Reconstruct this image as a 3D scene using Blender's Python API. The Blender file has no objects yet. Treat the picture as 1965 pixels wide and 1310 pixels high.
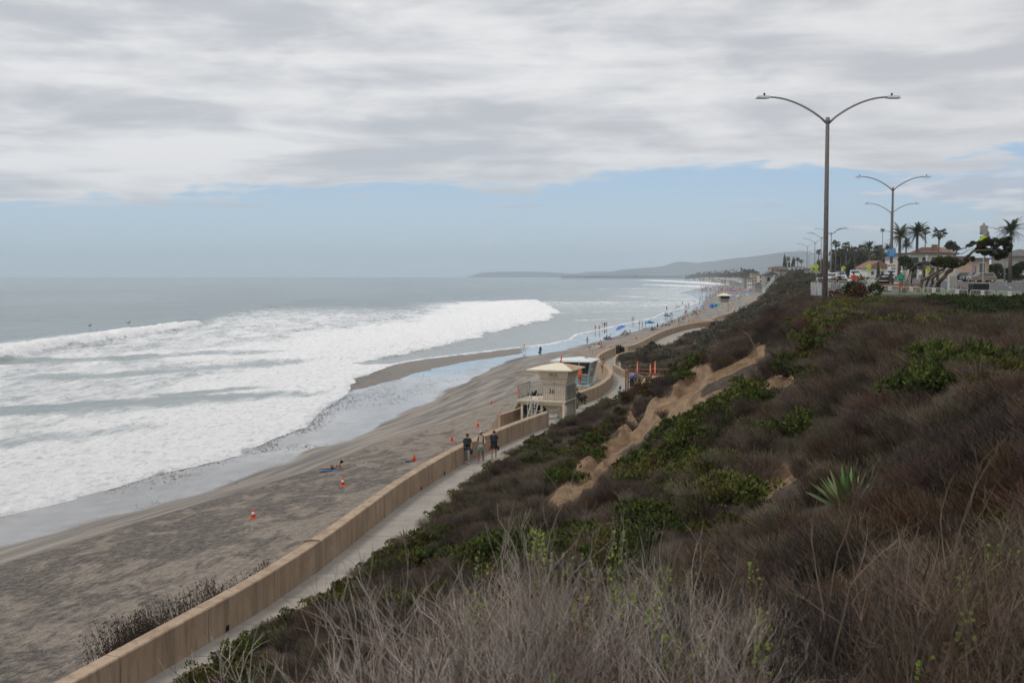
import bpy, bmesh, math, random
import numpy as np
from mathutils import Vector, Matrix, Euler

random.seed(7); RNG = np.random.default_rng(7)
SC = bpy.context.scene
COL = SC.collection
R = math.radians

# ------------------------------------------------------------------ camera, sky, sun, exposure
F, CX, CY, HC = 2183.0, 982.5, 655.0, 11.2       # focal length and centre in photo pixels, eye height above the path
TH = math.atan((CY - 529) / F)
cd = bpy.data.cameras.new('camera'); cam = bpy.data.objects.new('camera', cd); COL.objects.link(cam)
cam.location = (0, 0, HC); cam.rotation_euler = (R(90) - TH, 0, 0)
cd.sensor_width = 36; cd.lens = F / 1965 * 36; cd.clip_start = 0.1; cd.clip_end = 60000
cd.dof.use_dof = True; cd.dof.focus_distance = 80; cd.dof.aperture_fstop = 7
SC.camera = cam

SUN_EL, SUN_AZ = R(56), R(235)                   # azimuth from +Y clockwise: behind and to the left
W = bpy.data.worlds.new('World'); SC.world = W; W.use_nodes = True
def world():
    nt = W.node_tree; N = nt.nodes; L = nt.links; N.clear()
    def n(t, **k):
        o = N.new(t)
        for a, b in k.items(): setattr(o, a, b)
        return o
    def m(op, a, b=None, c=None, clamp=False):
        o = n('ShaderNodeMath', operation=op, use_clamp=clamp)
        for i, v in enumerate((a, b, c)):
            if v is None: continue
            if isinstance(v, (int, float)): o.inputs[i].default_value = v
            else: L.new(v, o.inputs[i])
        return o.outputs[0]
    def ss(v, a, b):
        o = n('ShaderNodeMapRange', interpolation_type='SMOOTHSTEP')
        L.new(v, o.inputs[0]); o.inputs[1].default_value = a; o.inputs[2].default_value = b
        return o.outputs[0]
    def noise(vec, scale, det, rough, dist=0.0):
        o = n('ShaderNodeTexNoise'); L.new(vec, o.inputs['Vector'])
        o.inputs['Scale'].default_value = scale; o.inputs['Detail'].default_value = det
        o.inputs['Roughness'].default_value = rough; o.inputs['Distortion'].default_value = dist
        return o.outputs[0]
    def mix(f, a, b):
        o = n('ShaderNodeMix', data_type='RGBA'); L.new(f, o.inputs[0])
        for i, v in ((6, a), (7, b)):
            if isinstance(v, tuple): o.inputs[i].default_value = v + (1,)
            else: L.new(v, o.inputs[i])
        return o.outputs[2]
    def comb(x, y, z=0.0):
        o = n('ShaderNodeCombineXYZ')
        for i, v in enumerate((x, y, z)):
            if isinstance(v, (int, float)): o.inputs[i].default_value = v
            else: L.new(v, o.inputs[i])
        return o.outputs[0]
    sky = n('ShaderNodeTexSky', sky_type='NISHITA', sun_disc=False, sun_elevation=SUN_EL, sun_rotation=SUN_AZ)
    sky.air_density = 1.0; sky.dust_density = 1.0; sky.ozone_density = 1.5; sky.altitude = 10
    tc = n('ShaderNodeTexCoord'); sp = n('ShaderNodeSeparateXYZ'); L.new(tc.outputs['Generated'], sp.inputs[0])
    x, y, z = sp.outputs
    zc = m('MAXIMUM', z, 0.012)
    u = m('DIVIDE', x, zc); v = m('DIVIDE', y, zc)
    zs_ = m('SQRT', m('MAXIMUM', z, 0.0))
    deck = comb(m('MULTIPLY', x, 6.0), m('MULTIPLY', y, 6.0), m('MULTIPLY', zs_, 21.0))
    deck2 = comb(m('MULTIPLY', x, 2.6), m('MULTIPLY', y, 2.6), m('MULTIPLY', zs_, 17.0))
    big = noise(deck2, 0.8, 3, 0.5, 0.2); fine = noise(deck, 1.3, 8, 0.56, 0.35); streak = noise(deck2, 2.0, 6, 0.55, 0.3)
    # blue gap above the horizon to the north west, closed deck overhead
    vv = m('ADD', v, m('MULTIPLY', u, 0.62))
    edge = m('ADD', vv, m('ADD', m('MULTIPLY', m('SUBTRACT', fine, 0.5), 13.0), m('MULTIPLY', m('SUBTRACT', big, 0.5), 5.0)))
    gap = ss(edge, 11.6, 13.2)
    cov = m('SUBTRACT', 1.0, gap)
    # haze-pale Nishita blue
    el = m('DIVIDE', z, m('SQRT', m('ADD', m('MULTIPLY', x, x), m('MULTIPLY', y, y))))
    az = m('ARCTAN2', x, y)
    blue = mix(ss(el, -0.02, 0.14), (4.25, 5.25, 6.05), (2.4, 3.85, 5.7))
    skyc = mix(m('ADD', 0.82, 0.0), sky.outputs[0], blue)
    # small low cumulus in the gap
    puffv = comb(m('MULTIPLY', az, 9.0), m('MULTIPLY', el, 60.0), 1.7)
    pn = noise(puffv, 0.9, 5, 0.55)
    pthr = m('SUBTRACT', 0.63, m('ADD', m('MULTIPLY', ss(az, 0.12, 0.42), 0.17), m('MULTIPLY', ss(m('ABSOLUTE', m('SUBTRACT', el, 0.006)), 0.008, 0.0), 0.07)))
    puff = m('MULTIPLY', m('MULTIPLY', ss(m('SUBTRACT', pn, pthr), 0.0, 0.07), 0.75), ss(el, 0.10, 0.07))
    puffc = mix(ss(noise(puffv, 2.2, 3, 0.5), 0.4, 0.62), (3.8, 4.0, 4.7), (5.9, 5.75, 5.9))
    skyc = mix(puff, skyc, puffc)
    t = m('ADD', m('ADD', m('MULTIPLY', big, 0.55), m('MULTIPLY', streak, 0.45)), m('MULTIPLY', fine, 0.75))
    cl = mix(ss(t, 0.70, 1.02), (4.0, 4.15, 4.45), (6.3, 6.25, 6.3))
    cl = mix(m('MULTIPLY', ss(az, 0.0, 0.6), 0.35), cl, (4.7, 4.65, 4.75))
    out = mix(cov, skyc, cl)
    bg = n('ShaderNodeBackground'); L.new(out, bg.inputs[0]); bg.inputs[1].default_value = 0.136
    o = n('ShaderNodeOutputWorld'); L.new(bg.outputs[0], o.inputs[0])
world()
sd = bpy.data.lights.new('sun', 'SUN'); sd.energy = 1.3; sd.angle = R(14); sd.color = (1.0, 0.95, 0.88)
sun = bpy.data.objects.new('sun', sd); COL.objects.link(sun)
sdir = Vector((math.sin(SUN_AZ) * math.cos(SUN_EL), math.cos(SUN_AZ) * math.cos(SUN_EL), math.sin(SUN_EL)))
sun.rotation_euler = sdir.to_track_quat('Z', 'Y').to_euler(); sun.location = (0, -20, 60)
vs = SC.view_settings; vs.view_transform = 'Standard'; vs.look = 'None'; vs.exposure = 0; vs.gamma = 1; vs.use_curve_mapping = False
cy = SC.cycles
cy.use_denoising = True; cy.max_bounces = 6; cy.transparent_max_bounces = 6; cy.volume_bounces = 1
cy.use_adaptive_sampling = True; cy.adaptive_threshold = 0.02; cy.volume_step_rate = 10

# ------------------------------------------------------------------ picking: photo pixel -> point in the world
c_, s_ = math.cos(TH), math.sin(TH)
def ray(px, py):
    dx = (px - CX) / F; dz = -(py - CY) / F
    return Vector((dx, c_ + dz * s_, -s_ + dz * c_))
def G(px, py, z=0.0):
    d = ray(px, py); t = (z - HC) / d.z
    return Vector((d.x * t, d.y * t, z))
def at(px, py, Y):
    d = ray(px, py); t = Y / d.y
    return Vector((d.x * t, Y, HC + d.z * t))

# ------------------------------------------------------------------ numpy noise
def _h(ix, iy, s):
    n = (ix.astype(np.int64) * 374761393 + iy.astype(np.int64) * 668265263 + s * 1442695041) & 0xffffffff
    n = ((n ^ (n >> 13)) * 1274126177) & 0xffffffff
    return ((n ^ (n >> 16)) & 0xffffff) / float(0xffffff)
def vn(x, y, s=0):
    x = np.asarray(x, float); y = np.asarray(y, float)
    ix = np.floor(x); iy = np.floor(y); fx = x - ix; fy = y - iy
    fx = fx * fx * (3 - 2 * fx); fy = fy * fy * (3 - 2 * fy)
    a = _h(ix, iy, s); b = _h(ix + 1, iy, s); c = _h(ix, iy + 1, s); d = _h(ix + 1, iy + 1, s)
    return (a + (b - a) * fx) * (1 - fy) + (c + (d - c) * fx) * fy
def fbm(x, y, o=4, s=0):
    t = 0; a = 0.5; n = 0
    for i in range(o):
        t = t + a * vn(x, y, s + i * 17); n += a; a *= 0.5; x = x * 2.03 + 5.1; y = y * 2.03 - 3.7
    return t / n - 0.5
def S(a, b, x):
    t = np.clip((np.asarray(x, float) - a) / (b - a), 0, 1); return t * t * (3 - 2 * t)
def pip(poly, x, y):
    x = np.asarray(x, float); y = np.asarray(y, float); r = np.zeros(x.shape, bool)
    n = len(poly)
    for i in range(n):
        x0, y0 = poly[i][:2]; x1, y1 = poly[(i + 1) % n][:2]
        if y0 == y1: continue
        r ^= ((y0 > y) != (y1 > y)) & (x < (x1 - x0) * (y - y0) / (y1 - y0) + x0)
    return r
def pdist(poly, x, y):
    x = np.asarray(x, float); y = np.asarray(y, float); d = np.full(x.shape, 1e9)
    for i in range(len(poly)):
        x0, y0 = poly[i][:2]; x1, y1 = poly[(i + 1) % len(poly)][:2]
        ex, ey = x1 - x0, y1 - y0; t = np.clip(((x - x0) * ex + (y - y0) * ey) / (ex * ex + ey * ey + 1e-9), 0, 1)
        d = np.minimum(d, np.hypot(x - x0 - t * ex, y - y0 - t * ey))
    return d

# ------------------------------------------------------------------ lie of the land (plan lines, metres; y runs up the coast)
WALL1 = [(-14.0, 16.5), (-11.8, 24.6), (-9.99, 31.5), (-9.06, 35.0), (-8.34, 37.8), (-7.41, 42.4), (-6.81, 46.2), (-6.15, 50.7), (-5.47, 55.2), (-4.56, 60.0), (-3.5, 64.9), (-2.36, 69.4), (-0.67, 74.6), (0.63, 78.6), (2.74, 84.2)]
WALL2 = [(5.1, 96.5), (5.61, 97.9), (6.96, 101.1), (8.33, 105.5), (9.55, 111.4), (10.3, 116.2), (10.88, 121.5), (11.0, 127), (10.7, 133), (10.6, 138.7), (11.2, 145.4), (12.9, 153.6), (14.85, 162.0)]
WALL4 = [(16.7, 163.6), (18.25, 167.4), (22.4, 185.2), (26.9, 205.5), (31.6, 222), (36.0, 236), (41, 248)]
WLINE = WALL1 + [(3.6, 90.0)] + WALL2 + WALL4 + [(44, 262), (52, 292), (60, 315), (75, 382), (112, 520), (162, 720), (205, 930), (300, 1400), (420, 1900), (640, 2800), (1100, 6500), (2000, 14000)]
TOE = [(-16.0, 0), (-12.3, 16), (-9.89, 27.5), (-8.26, 34.0), (-7.1, 38.0), (-5.9, 42.1), (-4.9, 47.0), (-3.75, 51.9), (-2.95, 57.5), (-2.0, 62.5), (-0.88, 68.0), (0.5, 73.2), (3.4, 83.5), (5.5, 90.6), (7.8, 95.8), (9.4, 99.5), (10.9, 108), (12.2, 116), (13.2, 127.1), (13.1, 135.9), (14.2, 148.9), (15.6, 156.6), (18.0, 163), (21.6, 168.2), (24.8, 176.0), (26.6, 186), (30.5, 204.5), (35.4, 222), (39.8, 236), (45.5, 252), (49, 266), (56, 293), (64, 315), (79, 382), (116, 520), (166, 720), (209, 930), (304, 1400), (424, 1900), (644, 2800), (1110, 6500), (2010, 14000)]
TOP = [(-5.5, -30), (0.6, 0), (3.4, 6), (7.2, 12), (9.6, 20), (11.3, 30), (13.2, 48), (21.0, 82), (26.0, 100), (34, 125), (43, 150), (53, 190), (63, 250), (78, 315), (93, 380), (130, 520), (184, 720), (230, 930), (330, 1400), (455, 1900), (690, 2800), (1200, 6500), (2200, 14000)]
def line(L):
    a = np.array(L, float); return lambda y: np.interp(y, a[:, 1], a[:, 0])
wx_, toe_, top_ = line([(-18.0, 0)] + WLINE), line(TOE), line(TOP)
ZS = -4.5                                                    # sea level
def gl(L, z): return [tuple(G(a, b, z)[:2]) for a, b in L]
SHORE = [(-41, 20), (-37, 50)] + gl([(0, 992), (142, 957), (221, 935), (306, 910), (378, 893), (430, 882), (492, 857), (527, 840), (588, 818), (613, 789), (663, 757), (681, 727), (706, 718), (751, 701), (803, 691), (885, 681), (1000, 667), (1060, 660), (1098, 652), (1110, 642), (1166, 630), (1215, 619), (1259, 609), (1275, 601), (1310, 592), (1345, 578), (1325, 567), (1300, 562), (1340, 553), (1380, 548), (1420, 541)], ZS) + [(640, 3700), (815, 5500), (1900, 14000)]
WETL = [(-36, 20), (-31.5, 50)] + gl([(0, 1052), (107, 1024), (178, 1001), (300, 972), (430, 941), (560, 893), (600, 866), (671, 844), (714, 827), (773, 795), (844, 766), (905, 735), (950, 708), (1000, 687), (1090, 672), (1160, 652), (1262, 626), (1300, 610), (1345, 590)], -4.15) + [(130, 760), (178, 1000), (262, 1430), (355, 1850), (600, 2900), (850, 5500), (1920, 14000)]
CHZ = -3.0
CHURN = [(-30.5, 20), (-26.5, 45)] + gl([(0, 1084), (107, 1053), (249, 1007), (392, 964), (499, 932), (605, 900), (641, 884), (742, 846), (803, 827), (865, 807), (946, 778), (1000, 750), (1060, 716)], CHZ) + [(0, 165), (14, 215), (40, 300), (70, 390), (118, 560), (150, 760), (195, 1000), (280, 1430), (380, 1850), (622, 2900), (880, 5500), (1950, 14000)]
shore_, wet_, churn_ = line(SHORE), line(WETL), line(CHURN)
def basez(y): return -2.3 * S(300, 420, y)
def topz(x, y):
    off = x - top_(y)
    z = np.interp(y, [0, 4, 6, 9, 13, 18, 28, 40, 50, 60], [9.4, 9.25, 9.1, 8.8, 8.7, 8.7, 8.9, 9.1, 9.35, 9.45]) - 0.55 * S(8, 24, off) * S(60, 40, np.abs(y - 90))
    z = z + .35 * S(82, 96, y) * S(2, 5, off)
    z = z + 1.0 * S(110, 260, y) * (1 - S(14, 34, off)) + 3.0 * S(600, 1600, y)
    return z + 8.0 * S(60, 500, off) * S(500, 1500, y)

def wpoly(L): return L
BARE_PX = [
 [(1219,779),(1250,771),(1328,755),(1338,778),(1318,796),(1262,812),(1240,820),(1229,842),(1198,857),(1178,868),(1153,886),(1114,901),(1110,893),(1125,878),(1153,855),(1188,830),(1210,797)],
 [(1300,733),(1328,712),(1356,699),(1352,712),(1372,715),(1407,702),(1440,680),(1458,664),(1470,664),(1446,690),(1400,716),(1370,730),(1340,745),(1330,765),(1310,765),(1290,750)],
 [(1110,893),(1153,884),(1180,866),(1172,888),(1150,910),(1112,936),(1080,962),(1070,968),(1064,955),(1090,920)],
 [(1336,793),(1350,770),(1370,752),(1384,747),(1370,762),(1352,778)],
 [(1436,748),(1470,732),(1500,724),(1545,718),(1520,732),(1500,745),(1480,752),(1440,756)],
 [(1495,905),(1520,898),(1530,912),(1505,925)], [(1450,945),(1480,925),(1500,935),(1470,955)],
]
GREEN_PX = [   # (kind, polygon)
 ('ice', [(1102,875),(1112,857),(1142,829),(1163,814),(1178,798),(1219,763),(1277,725),(1288,720),(1280,737),(1229,758),(1214,773),(1201,793),(1183,819),(1163,839),(1132,867),(1120,882)]),
 ('ice', [(1285,715),(1343,676),(1377,651),(1422,615),(1440,606),(1417,631),(1382,661),(1351,687),(1305,720)]),
 ('green', [(1127,913),(1198,865),(1254,844),(1293,816),(1343,793),(1407,765),(1448,753),(1443,773),(1382,798),(1366,829),(1343,844),(1293,852),(1242,857),(1216,875),(1178,905),(1142,930)]),
 ('yellow', [(1209,918),(1242,888),(1285,875),(1331,854),(1366,839),(1361,849),(1318,870),(1275,893),(1239,913),(1229,928)]),
 ('green', [(1293,928),(1305,900),(1331,888),(1364,877),(1369,900),(1343,930)]),
 ('yellow', [(1369,870),(1397,849),(1433,844),(1420,857),(1372,880)]),
 ('bright', [(1068,816),(1085,805),(1110,788),(1125,787),(1152,774),(1176,769),(1189,776),(1180,783),(1143,790),(1107,805),(1077,821)]),
 ('bright', [(960,863),(971,856),(995,858),(987,867),(960,873)]),
 ('bright', [(1022,842),(1037,832),(1062,825),(1059,831),(1033,842)]),
 ('farg', [(1196,693),(1216,682),(1253,677),(1295,689),(1290,710),(1253,710),(1216,700)]),
 ('farg', [(1320,660),(1340,648),(1350,650),(1335,668)]),
 ('yellow', [(685,1082),(738,1066),(770,1053),(763,1069),(716,1085)]),
 ('yellow', [(394,1266),(475,1238),(519,1200),(488,1213),(440,1240)]),
 ('yellow', [(300,1304),(362,1282),(350,1304)]), ('green', [(782,1160),(826,1147),(820,1170),(785,1175)]),
 ('green', [(900,1067),(1008,1040),(1117,1007),(1171,1029),(1063,1078),(981,1110),(900,1132)]),
 ('green', [(1198,1013),(1279,980),(1322,985),(1301,1018),(1225,1040)]),
 ('yellow', [(1290,899),(1371,882),(1360,931),(1322,948),(1295,926)]),
 ('dark', [(1782,578),(1965,572),(1965,622),(1880,618),(1820,610),(1790,596)]),
 ('ice', [(1522,703),(1548,685),(1593,664),(1625,653),(1616,666),(1571,692),(1536,714)]),
 ('yellow', [(1850,760),(1900,715),(1960,690),(1960,740),(1900,770)]),
 ('yellow', [(1602,613),(1618,596),(1634,585),(1630,598),(1612,613)]),
 ('yellow', [(1540,640),(1570,618),(1600,610),(1590,625),(1555,640)]),
 ('yellow', [(1800,900),(1830,868),(1860,870),(1850,910)]), ('yellow', [(1890,905),(1910,875),(1940,880),(1930,905)]),
 ('yellow', [(1330,985),(1420,950),(1520,935),(1540,960),(1500,990),(1400,1010)]),
 ('green', [(1860,1010),(1965,980),(1965,1060),(1900,1060)]),
]
CLIFF = None
def terr(x, y):
    x = np.asarray(x, float); y = np.asarray(y, float)
    wx, tx, tp = wx_(y), toe_(y), top_(y)
    b = basez(y)
    sb = 2.6 * np.exp(-((y - 101) / 9.0) ** 2) + .5 * S(25, 40, y)
    u = np.clip((x - tx - sb) / (tp - tx - sb), 0, 1)
    prof = 0.78 * u ** 1.6 + 0.22 * S(0, 1, u)
    zt = topz(x, y)
    n = fbm(x / 7, y / 7, 4, 3) * 2.0 + fbm(x / 1.7, y / 1.7, 3, 8) * 0.45
    n = n + fbm(x / 11 - y / 30, y / 9, 3, 12) * 1.9 * S(20, 45, y) - (.5 - np.abs(fbm((y - .5 * x) / 7.5, x / 16, 3, 14)) * 3).clip(0, 1) * 1.5
    near = S(0.0, 0.12, u) * (1 - S(0.86, 1.0, u))
    zs = b + (zt - b) * prof + n * near * (0.35 + 0.65 * S(6, 25, y)) + 0.22 * S(0, 1.2, x - tx)
    wm = S(8.8, 6.0, y) * S(-1.6, .5, x + .05 * y); zs = zs + (np.maximum(zs, 9.12 + fbm(x / 1.5, y / 1.5, 2, 9) * .3) - zs) * wm
    zs = np.where(u >= 1, zt + fbm(x / 3, y / 3, 3, 5) * 0.25 * S(60, 20, y), zs)
    # excavation for the stair platform
    zs = np.where((y > 98) & (y < 113) & (x > tx) & (x < 14.6), np.minimum(zs, 0.05 + 0.0 * x), zs)
    if CLIFF is not None:
        for P, dep, w in CLIFF:
            ins = pip(P, x, y); d = pdist(P, x, y)
            zs = zs - np.where(ins, dep * S(0, w, d) * (0.7 + 0.9 * (fbm(x / 1.1, y / 2.6, 3, 40) + 0.2)), 0) - np.where(ins, S(0, .6, d) * np.abs(fbm((y + .3 * x) / 1.5, x / 5, 3, 44)) * 2.2, 0)
    cx, ex, sx = churn_(y), wet_(y), shore_(y)
    cx = np.minimum(cx, wx - 1.5); ex = np.minimum(ex, cx - 1.0); sx2 = np.minimum(sx, ex - 1.0)
    zb = np.where(x > cx, CHZ + (-.8 + .5 * S(62, 45, y) - CHZ + b * 0.3) * np.clip((x - cx) / np.maximum(wx - cx, .1), 0, 1) ** 0.7,
         np.where(x > ex, -4.15 + (CHZ + 4.15) * np.clip((x - ex) / (cx - ex), 0, 1),
         np.where(x > sx2, -4.5 + 0.35 * np.clip((x - sx2) / (ex - sx2), 0, 1), -4.5 - 0.03 * (sx2 - x))))
    zb = np.maximum(zb, -7.0)
    zb = zb + np.where(x > cx, fbm(x / 1.3, y / 1.3, 3, 21) * 0.12 + fbm(x / 6, y / 6, 2, 22) * 0.25, 0) * S(0, 2, x - cx)
    z = np.where(x < wx - 0.02, zb, np.where(x < tx, b - 0.12, zs))
    return z
def tz(x, y): return float(terr(np.array([x]), np.array([y]))[0])
def pick(px, py):
    """first point where the view line through a photo pixel meets the land or the sea"""
    d = ray(px, py); t = np.geomspace(2.5, 9000, 3500)
    X, Y, Z = d.x * t, d.y * t, HC + d.z * t
    g = np.maximum(terr(X, Y), ZS); k = np.argmax(Z < g)
    if not (Z < g).any(): k = len(t) - 1
    k = max(k, 1); a, b = Z[k-1] - g[k-1], g[k] - Z[k]; w = a / max(a + b, 1e-6)
    tt = t[k-1] + (t[k] - t[k-1]) * w
    return Vector((d.x * tt, d.y * tt, HC + d.z * tt))
BARE = [[tuple(pick(*p)[:2]) for p in P] for P in BARE_PX]
GREEN = [(k, [tuple(pick(*p)[:2]) for p in P]) for k, P in GREEN_PX]
CLIFF = [(BARE[0], 0.9, 0.7), (BARE[1], 0.5, 0.8), (BARE[2], 0.5, 0.7), (BARE[4], 0.4, 0.7)]

# ------------------------------------------------------------------ materials
MATS = {}
def mat(name, col=(.5, .5, .5), rough=.8, var=.12, scale=6, bump=.0, bscale=30, metal=0., spec=.4, trans=0., rnd=0., col2=None, stretch=None, coords='Object', alpha=1):
    """noise-varied principled surface"""
    if name in MATS: return MATS[name]
    m = bpy.data.materials.new(name); m.use_nodes = True; nt = m.node_tree; N = nt.nodes; L = nt.links
    b = N['Principled BSDF']; b.inputs['Roughness'].default_value = rough; b.inputs['Metallic'].default_value = metal
    b.inputs['Specular IOR Level'].default_value = spec
    if trans: b.inputs['Transmission Weight'].default_value = trans
    tc = N.new('ShaderNodeTexCoord'); mp = N.new('ShaderNodeMapping'); L.new(tc.outputs[coords], mp.inputs[0])
    if stretch: mp.inputs['Scale'].default_value = stretch
    no = N.new('ShaderNodeTexNoise'); L.new(mp.outputs[0], no.inputs['Vector']); no.inputs['Scale'].default_value = scale
    no.inputs['Detail'].default_value = 6; no.inputs['Roughness'].default_value = .6
    rp = N.new('ShaderNodeValToRGB'); L.new(no.outputs[0], rp.inputs[0])
    c2 = col2 or tuple(min(1, c * (1 + var)) for c in col); c1 = col if col2 else tuple(c * (1 - var) for c in col)
    rp.color_ramp.elements[0].position = .32; rp.color_ramp.elements[1].position = .68
    rp.color_ramp.elements[0].color = c1 + (1,); rp.color_ramp.elements[1].color = c2 + (1,)
    out = rp.outputs[0]
    if rnd:
        oi = N.new('ShaderNodeObjectInfo'); hs = N.new('ShaderNodeHueSaturation'); L.new(out, hs.inputs['Color'])
        mr = N.new('ShaderNodeMapRange'); L.new(oi.outputs['Random'], mr.inputs[0]); mr.inputs[3].default_value = 1 - rnd; mr.inputs[4].default_value = 1 + rnd
        L.new(mr.outputs[0], hs.inputs['Value'])
        mh = N.new('ShaderNodeMath'); mh.operation = 'FRACT'; mm = N.new('ShaderNodeMath'); mm.operation = 'MULTIPLY'; mm.inputs[1].default_value = 7.13
        L.new(oi.outputs['Random'], mm.inputs[0]); L.new(mm.outputs[0], mh.inputs[0])
        m2 = N.new('ShaderNodeMapRange'); L.new(mh.outputs[0], m2.inputs[0]); m2.inputs[3].default_value = .5 - .03 * rnd / .3; m2.inputs[4].default_value = .5 + .025 * rnd / .3
        L.new(m2.outputs[0], hs.inputs['Hue']); out = hs.outputs[0]
    L.new(out, b.inputs['Base Color'])
    if bump:
        bn = N.new('ShaderNodeTexNoise'); L.new(tc.outputs[coords], bn.inputs['Vector']); bn.inputs['Scale'].default_value = bscale; bn.inputs['Detail'].default_value = 5
        bp = N.new('ShaderNodeBump'); bp.inputs['Strength'].default_value = bump; bp.inputs['Distance'].default_value = .05
        L.new(bn.outputs[0], bp.inputs['Height']); L.new(bp.outputs[0], b.inputs['Normal'])
    MATS[name] = m; return m

class NT:
    """small helper to write node materials"""
    def __init__(s, name):
        s.m = bpy.data.materials.new(name); s.m.use_nodes = True; s.N = s.m.node_tree.nodes; s.L = s.m.node_tree.links
        s.b = s.N['Principled BSDF']; MATS[name] = s.m
        s.geo = s.N.new('ShaderNodeNewGeometry'); s.pos = s.geo.outputs['Position']
    def set(s, inp, v):
        if isinstance(v, (int, float)): inp.default_value = v
        elif isinstance(v, tuple): inp.default_value = v + (1,) if len(v) == 3 and inp.type == 'RGBA' else v
        else: s.L.new(v, inp)
    def math(s, op, a, b=0.0, c=None, clamp=False):
        o = s.N.new('ShaderNodeMath'); o.operation = op; o.use_clamp = clamp
        s.set(o.inputs[0], a); s.set(o.inputs[1], b)
        if c is not None: s.set(o.inputs[2], c)
        return o.outputs[0]
    def ss(s, v, a, b, lo=0., hi=1.):
        o = s.N.new('ShaderNodeMapRange'); o.interpolation_type = 'SMOOTHSTEP'; s.set(o.inputs[0], v)
        o.inputs[1].default_value = a; o.inputs[2].default_value = b; o.inputs[3].default_value = lo; o.inputs[4].default_value = hi
        return o.outputs[0]
    def noise(s, scale, det=5, rough=.6, sc=(1, 1, 1), dist=0., vec=None):
        mp = s.N.new('ShaderNodeMapping'); s.set(mp.inputs[0], vec or s.pos); mp.inputs['Scale'].default_value = sc
        o = s.N.new('ShaderNodeTexNoise'); s.L.new(mp.outputs[0], o.inputs['Vector']); o.inputs['Scale'].default_value = scale
        o.inputs['Detail'].default_value = det; o.inputs['Roughness'].default_value = rough; o.inputs['Distortion'].default_value = dist
        return o.outputs[0]
    def vor(s, scale, sc=(1, 1, 1), feat='F1'):
        mp = s.N.new('ShaderNodeMapping'); s.L.new(s.pos, mp.inputs[0]); mp.inputs['Scale'].default_value = sc
        o = s.N.new('ShaderNodeTexVoronoi'); o.feature = feat; s.L.new(mp.outputs[0], o.inputs['Vector']); o.inputs['Scale'].default_value = scale
        return o.outputs[0]
    def mix(s, f, a, b):
        o = s.N.new('ShaderNodeMix'); o.data_type = 'RGBA'; s.set(o.inputs[0], f); s.set(o.inputs[6], a); s.set(o.inputs[7], b)
        return o.outputs[2]
    def attr(s, n):
        o = s.N.new('ShaderNodeAttribute'); o.attribute_name = n; return o.outputs['Fac']
    def bump(s, h, st=1., dist=.05, prev=None):
        o = s.N.new('ShaderNodeBump'); o.inputs['Strength'].default_value = st; o.inputs['Distance'].default_value = dist
        s.set(o.inputs['Height'], h)
        if prev is not None: s.L.new(prev, o.inputs['Normal'])
        return o.outputs[0]
    def fin(s, col, rough=.8, normal=None, spec=.4):
        s.set(s.b.inputs['Base Color'], col); s.set(s.b.inputs['Roughness'], rough); s.set(s.b.inputs['Specular IOR Level'], spec)
        if normal is not None: s.L.new(normal, s.b.inputs['Normal'])
        return s.m

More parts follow.
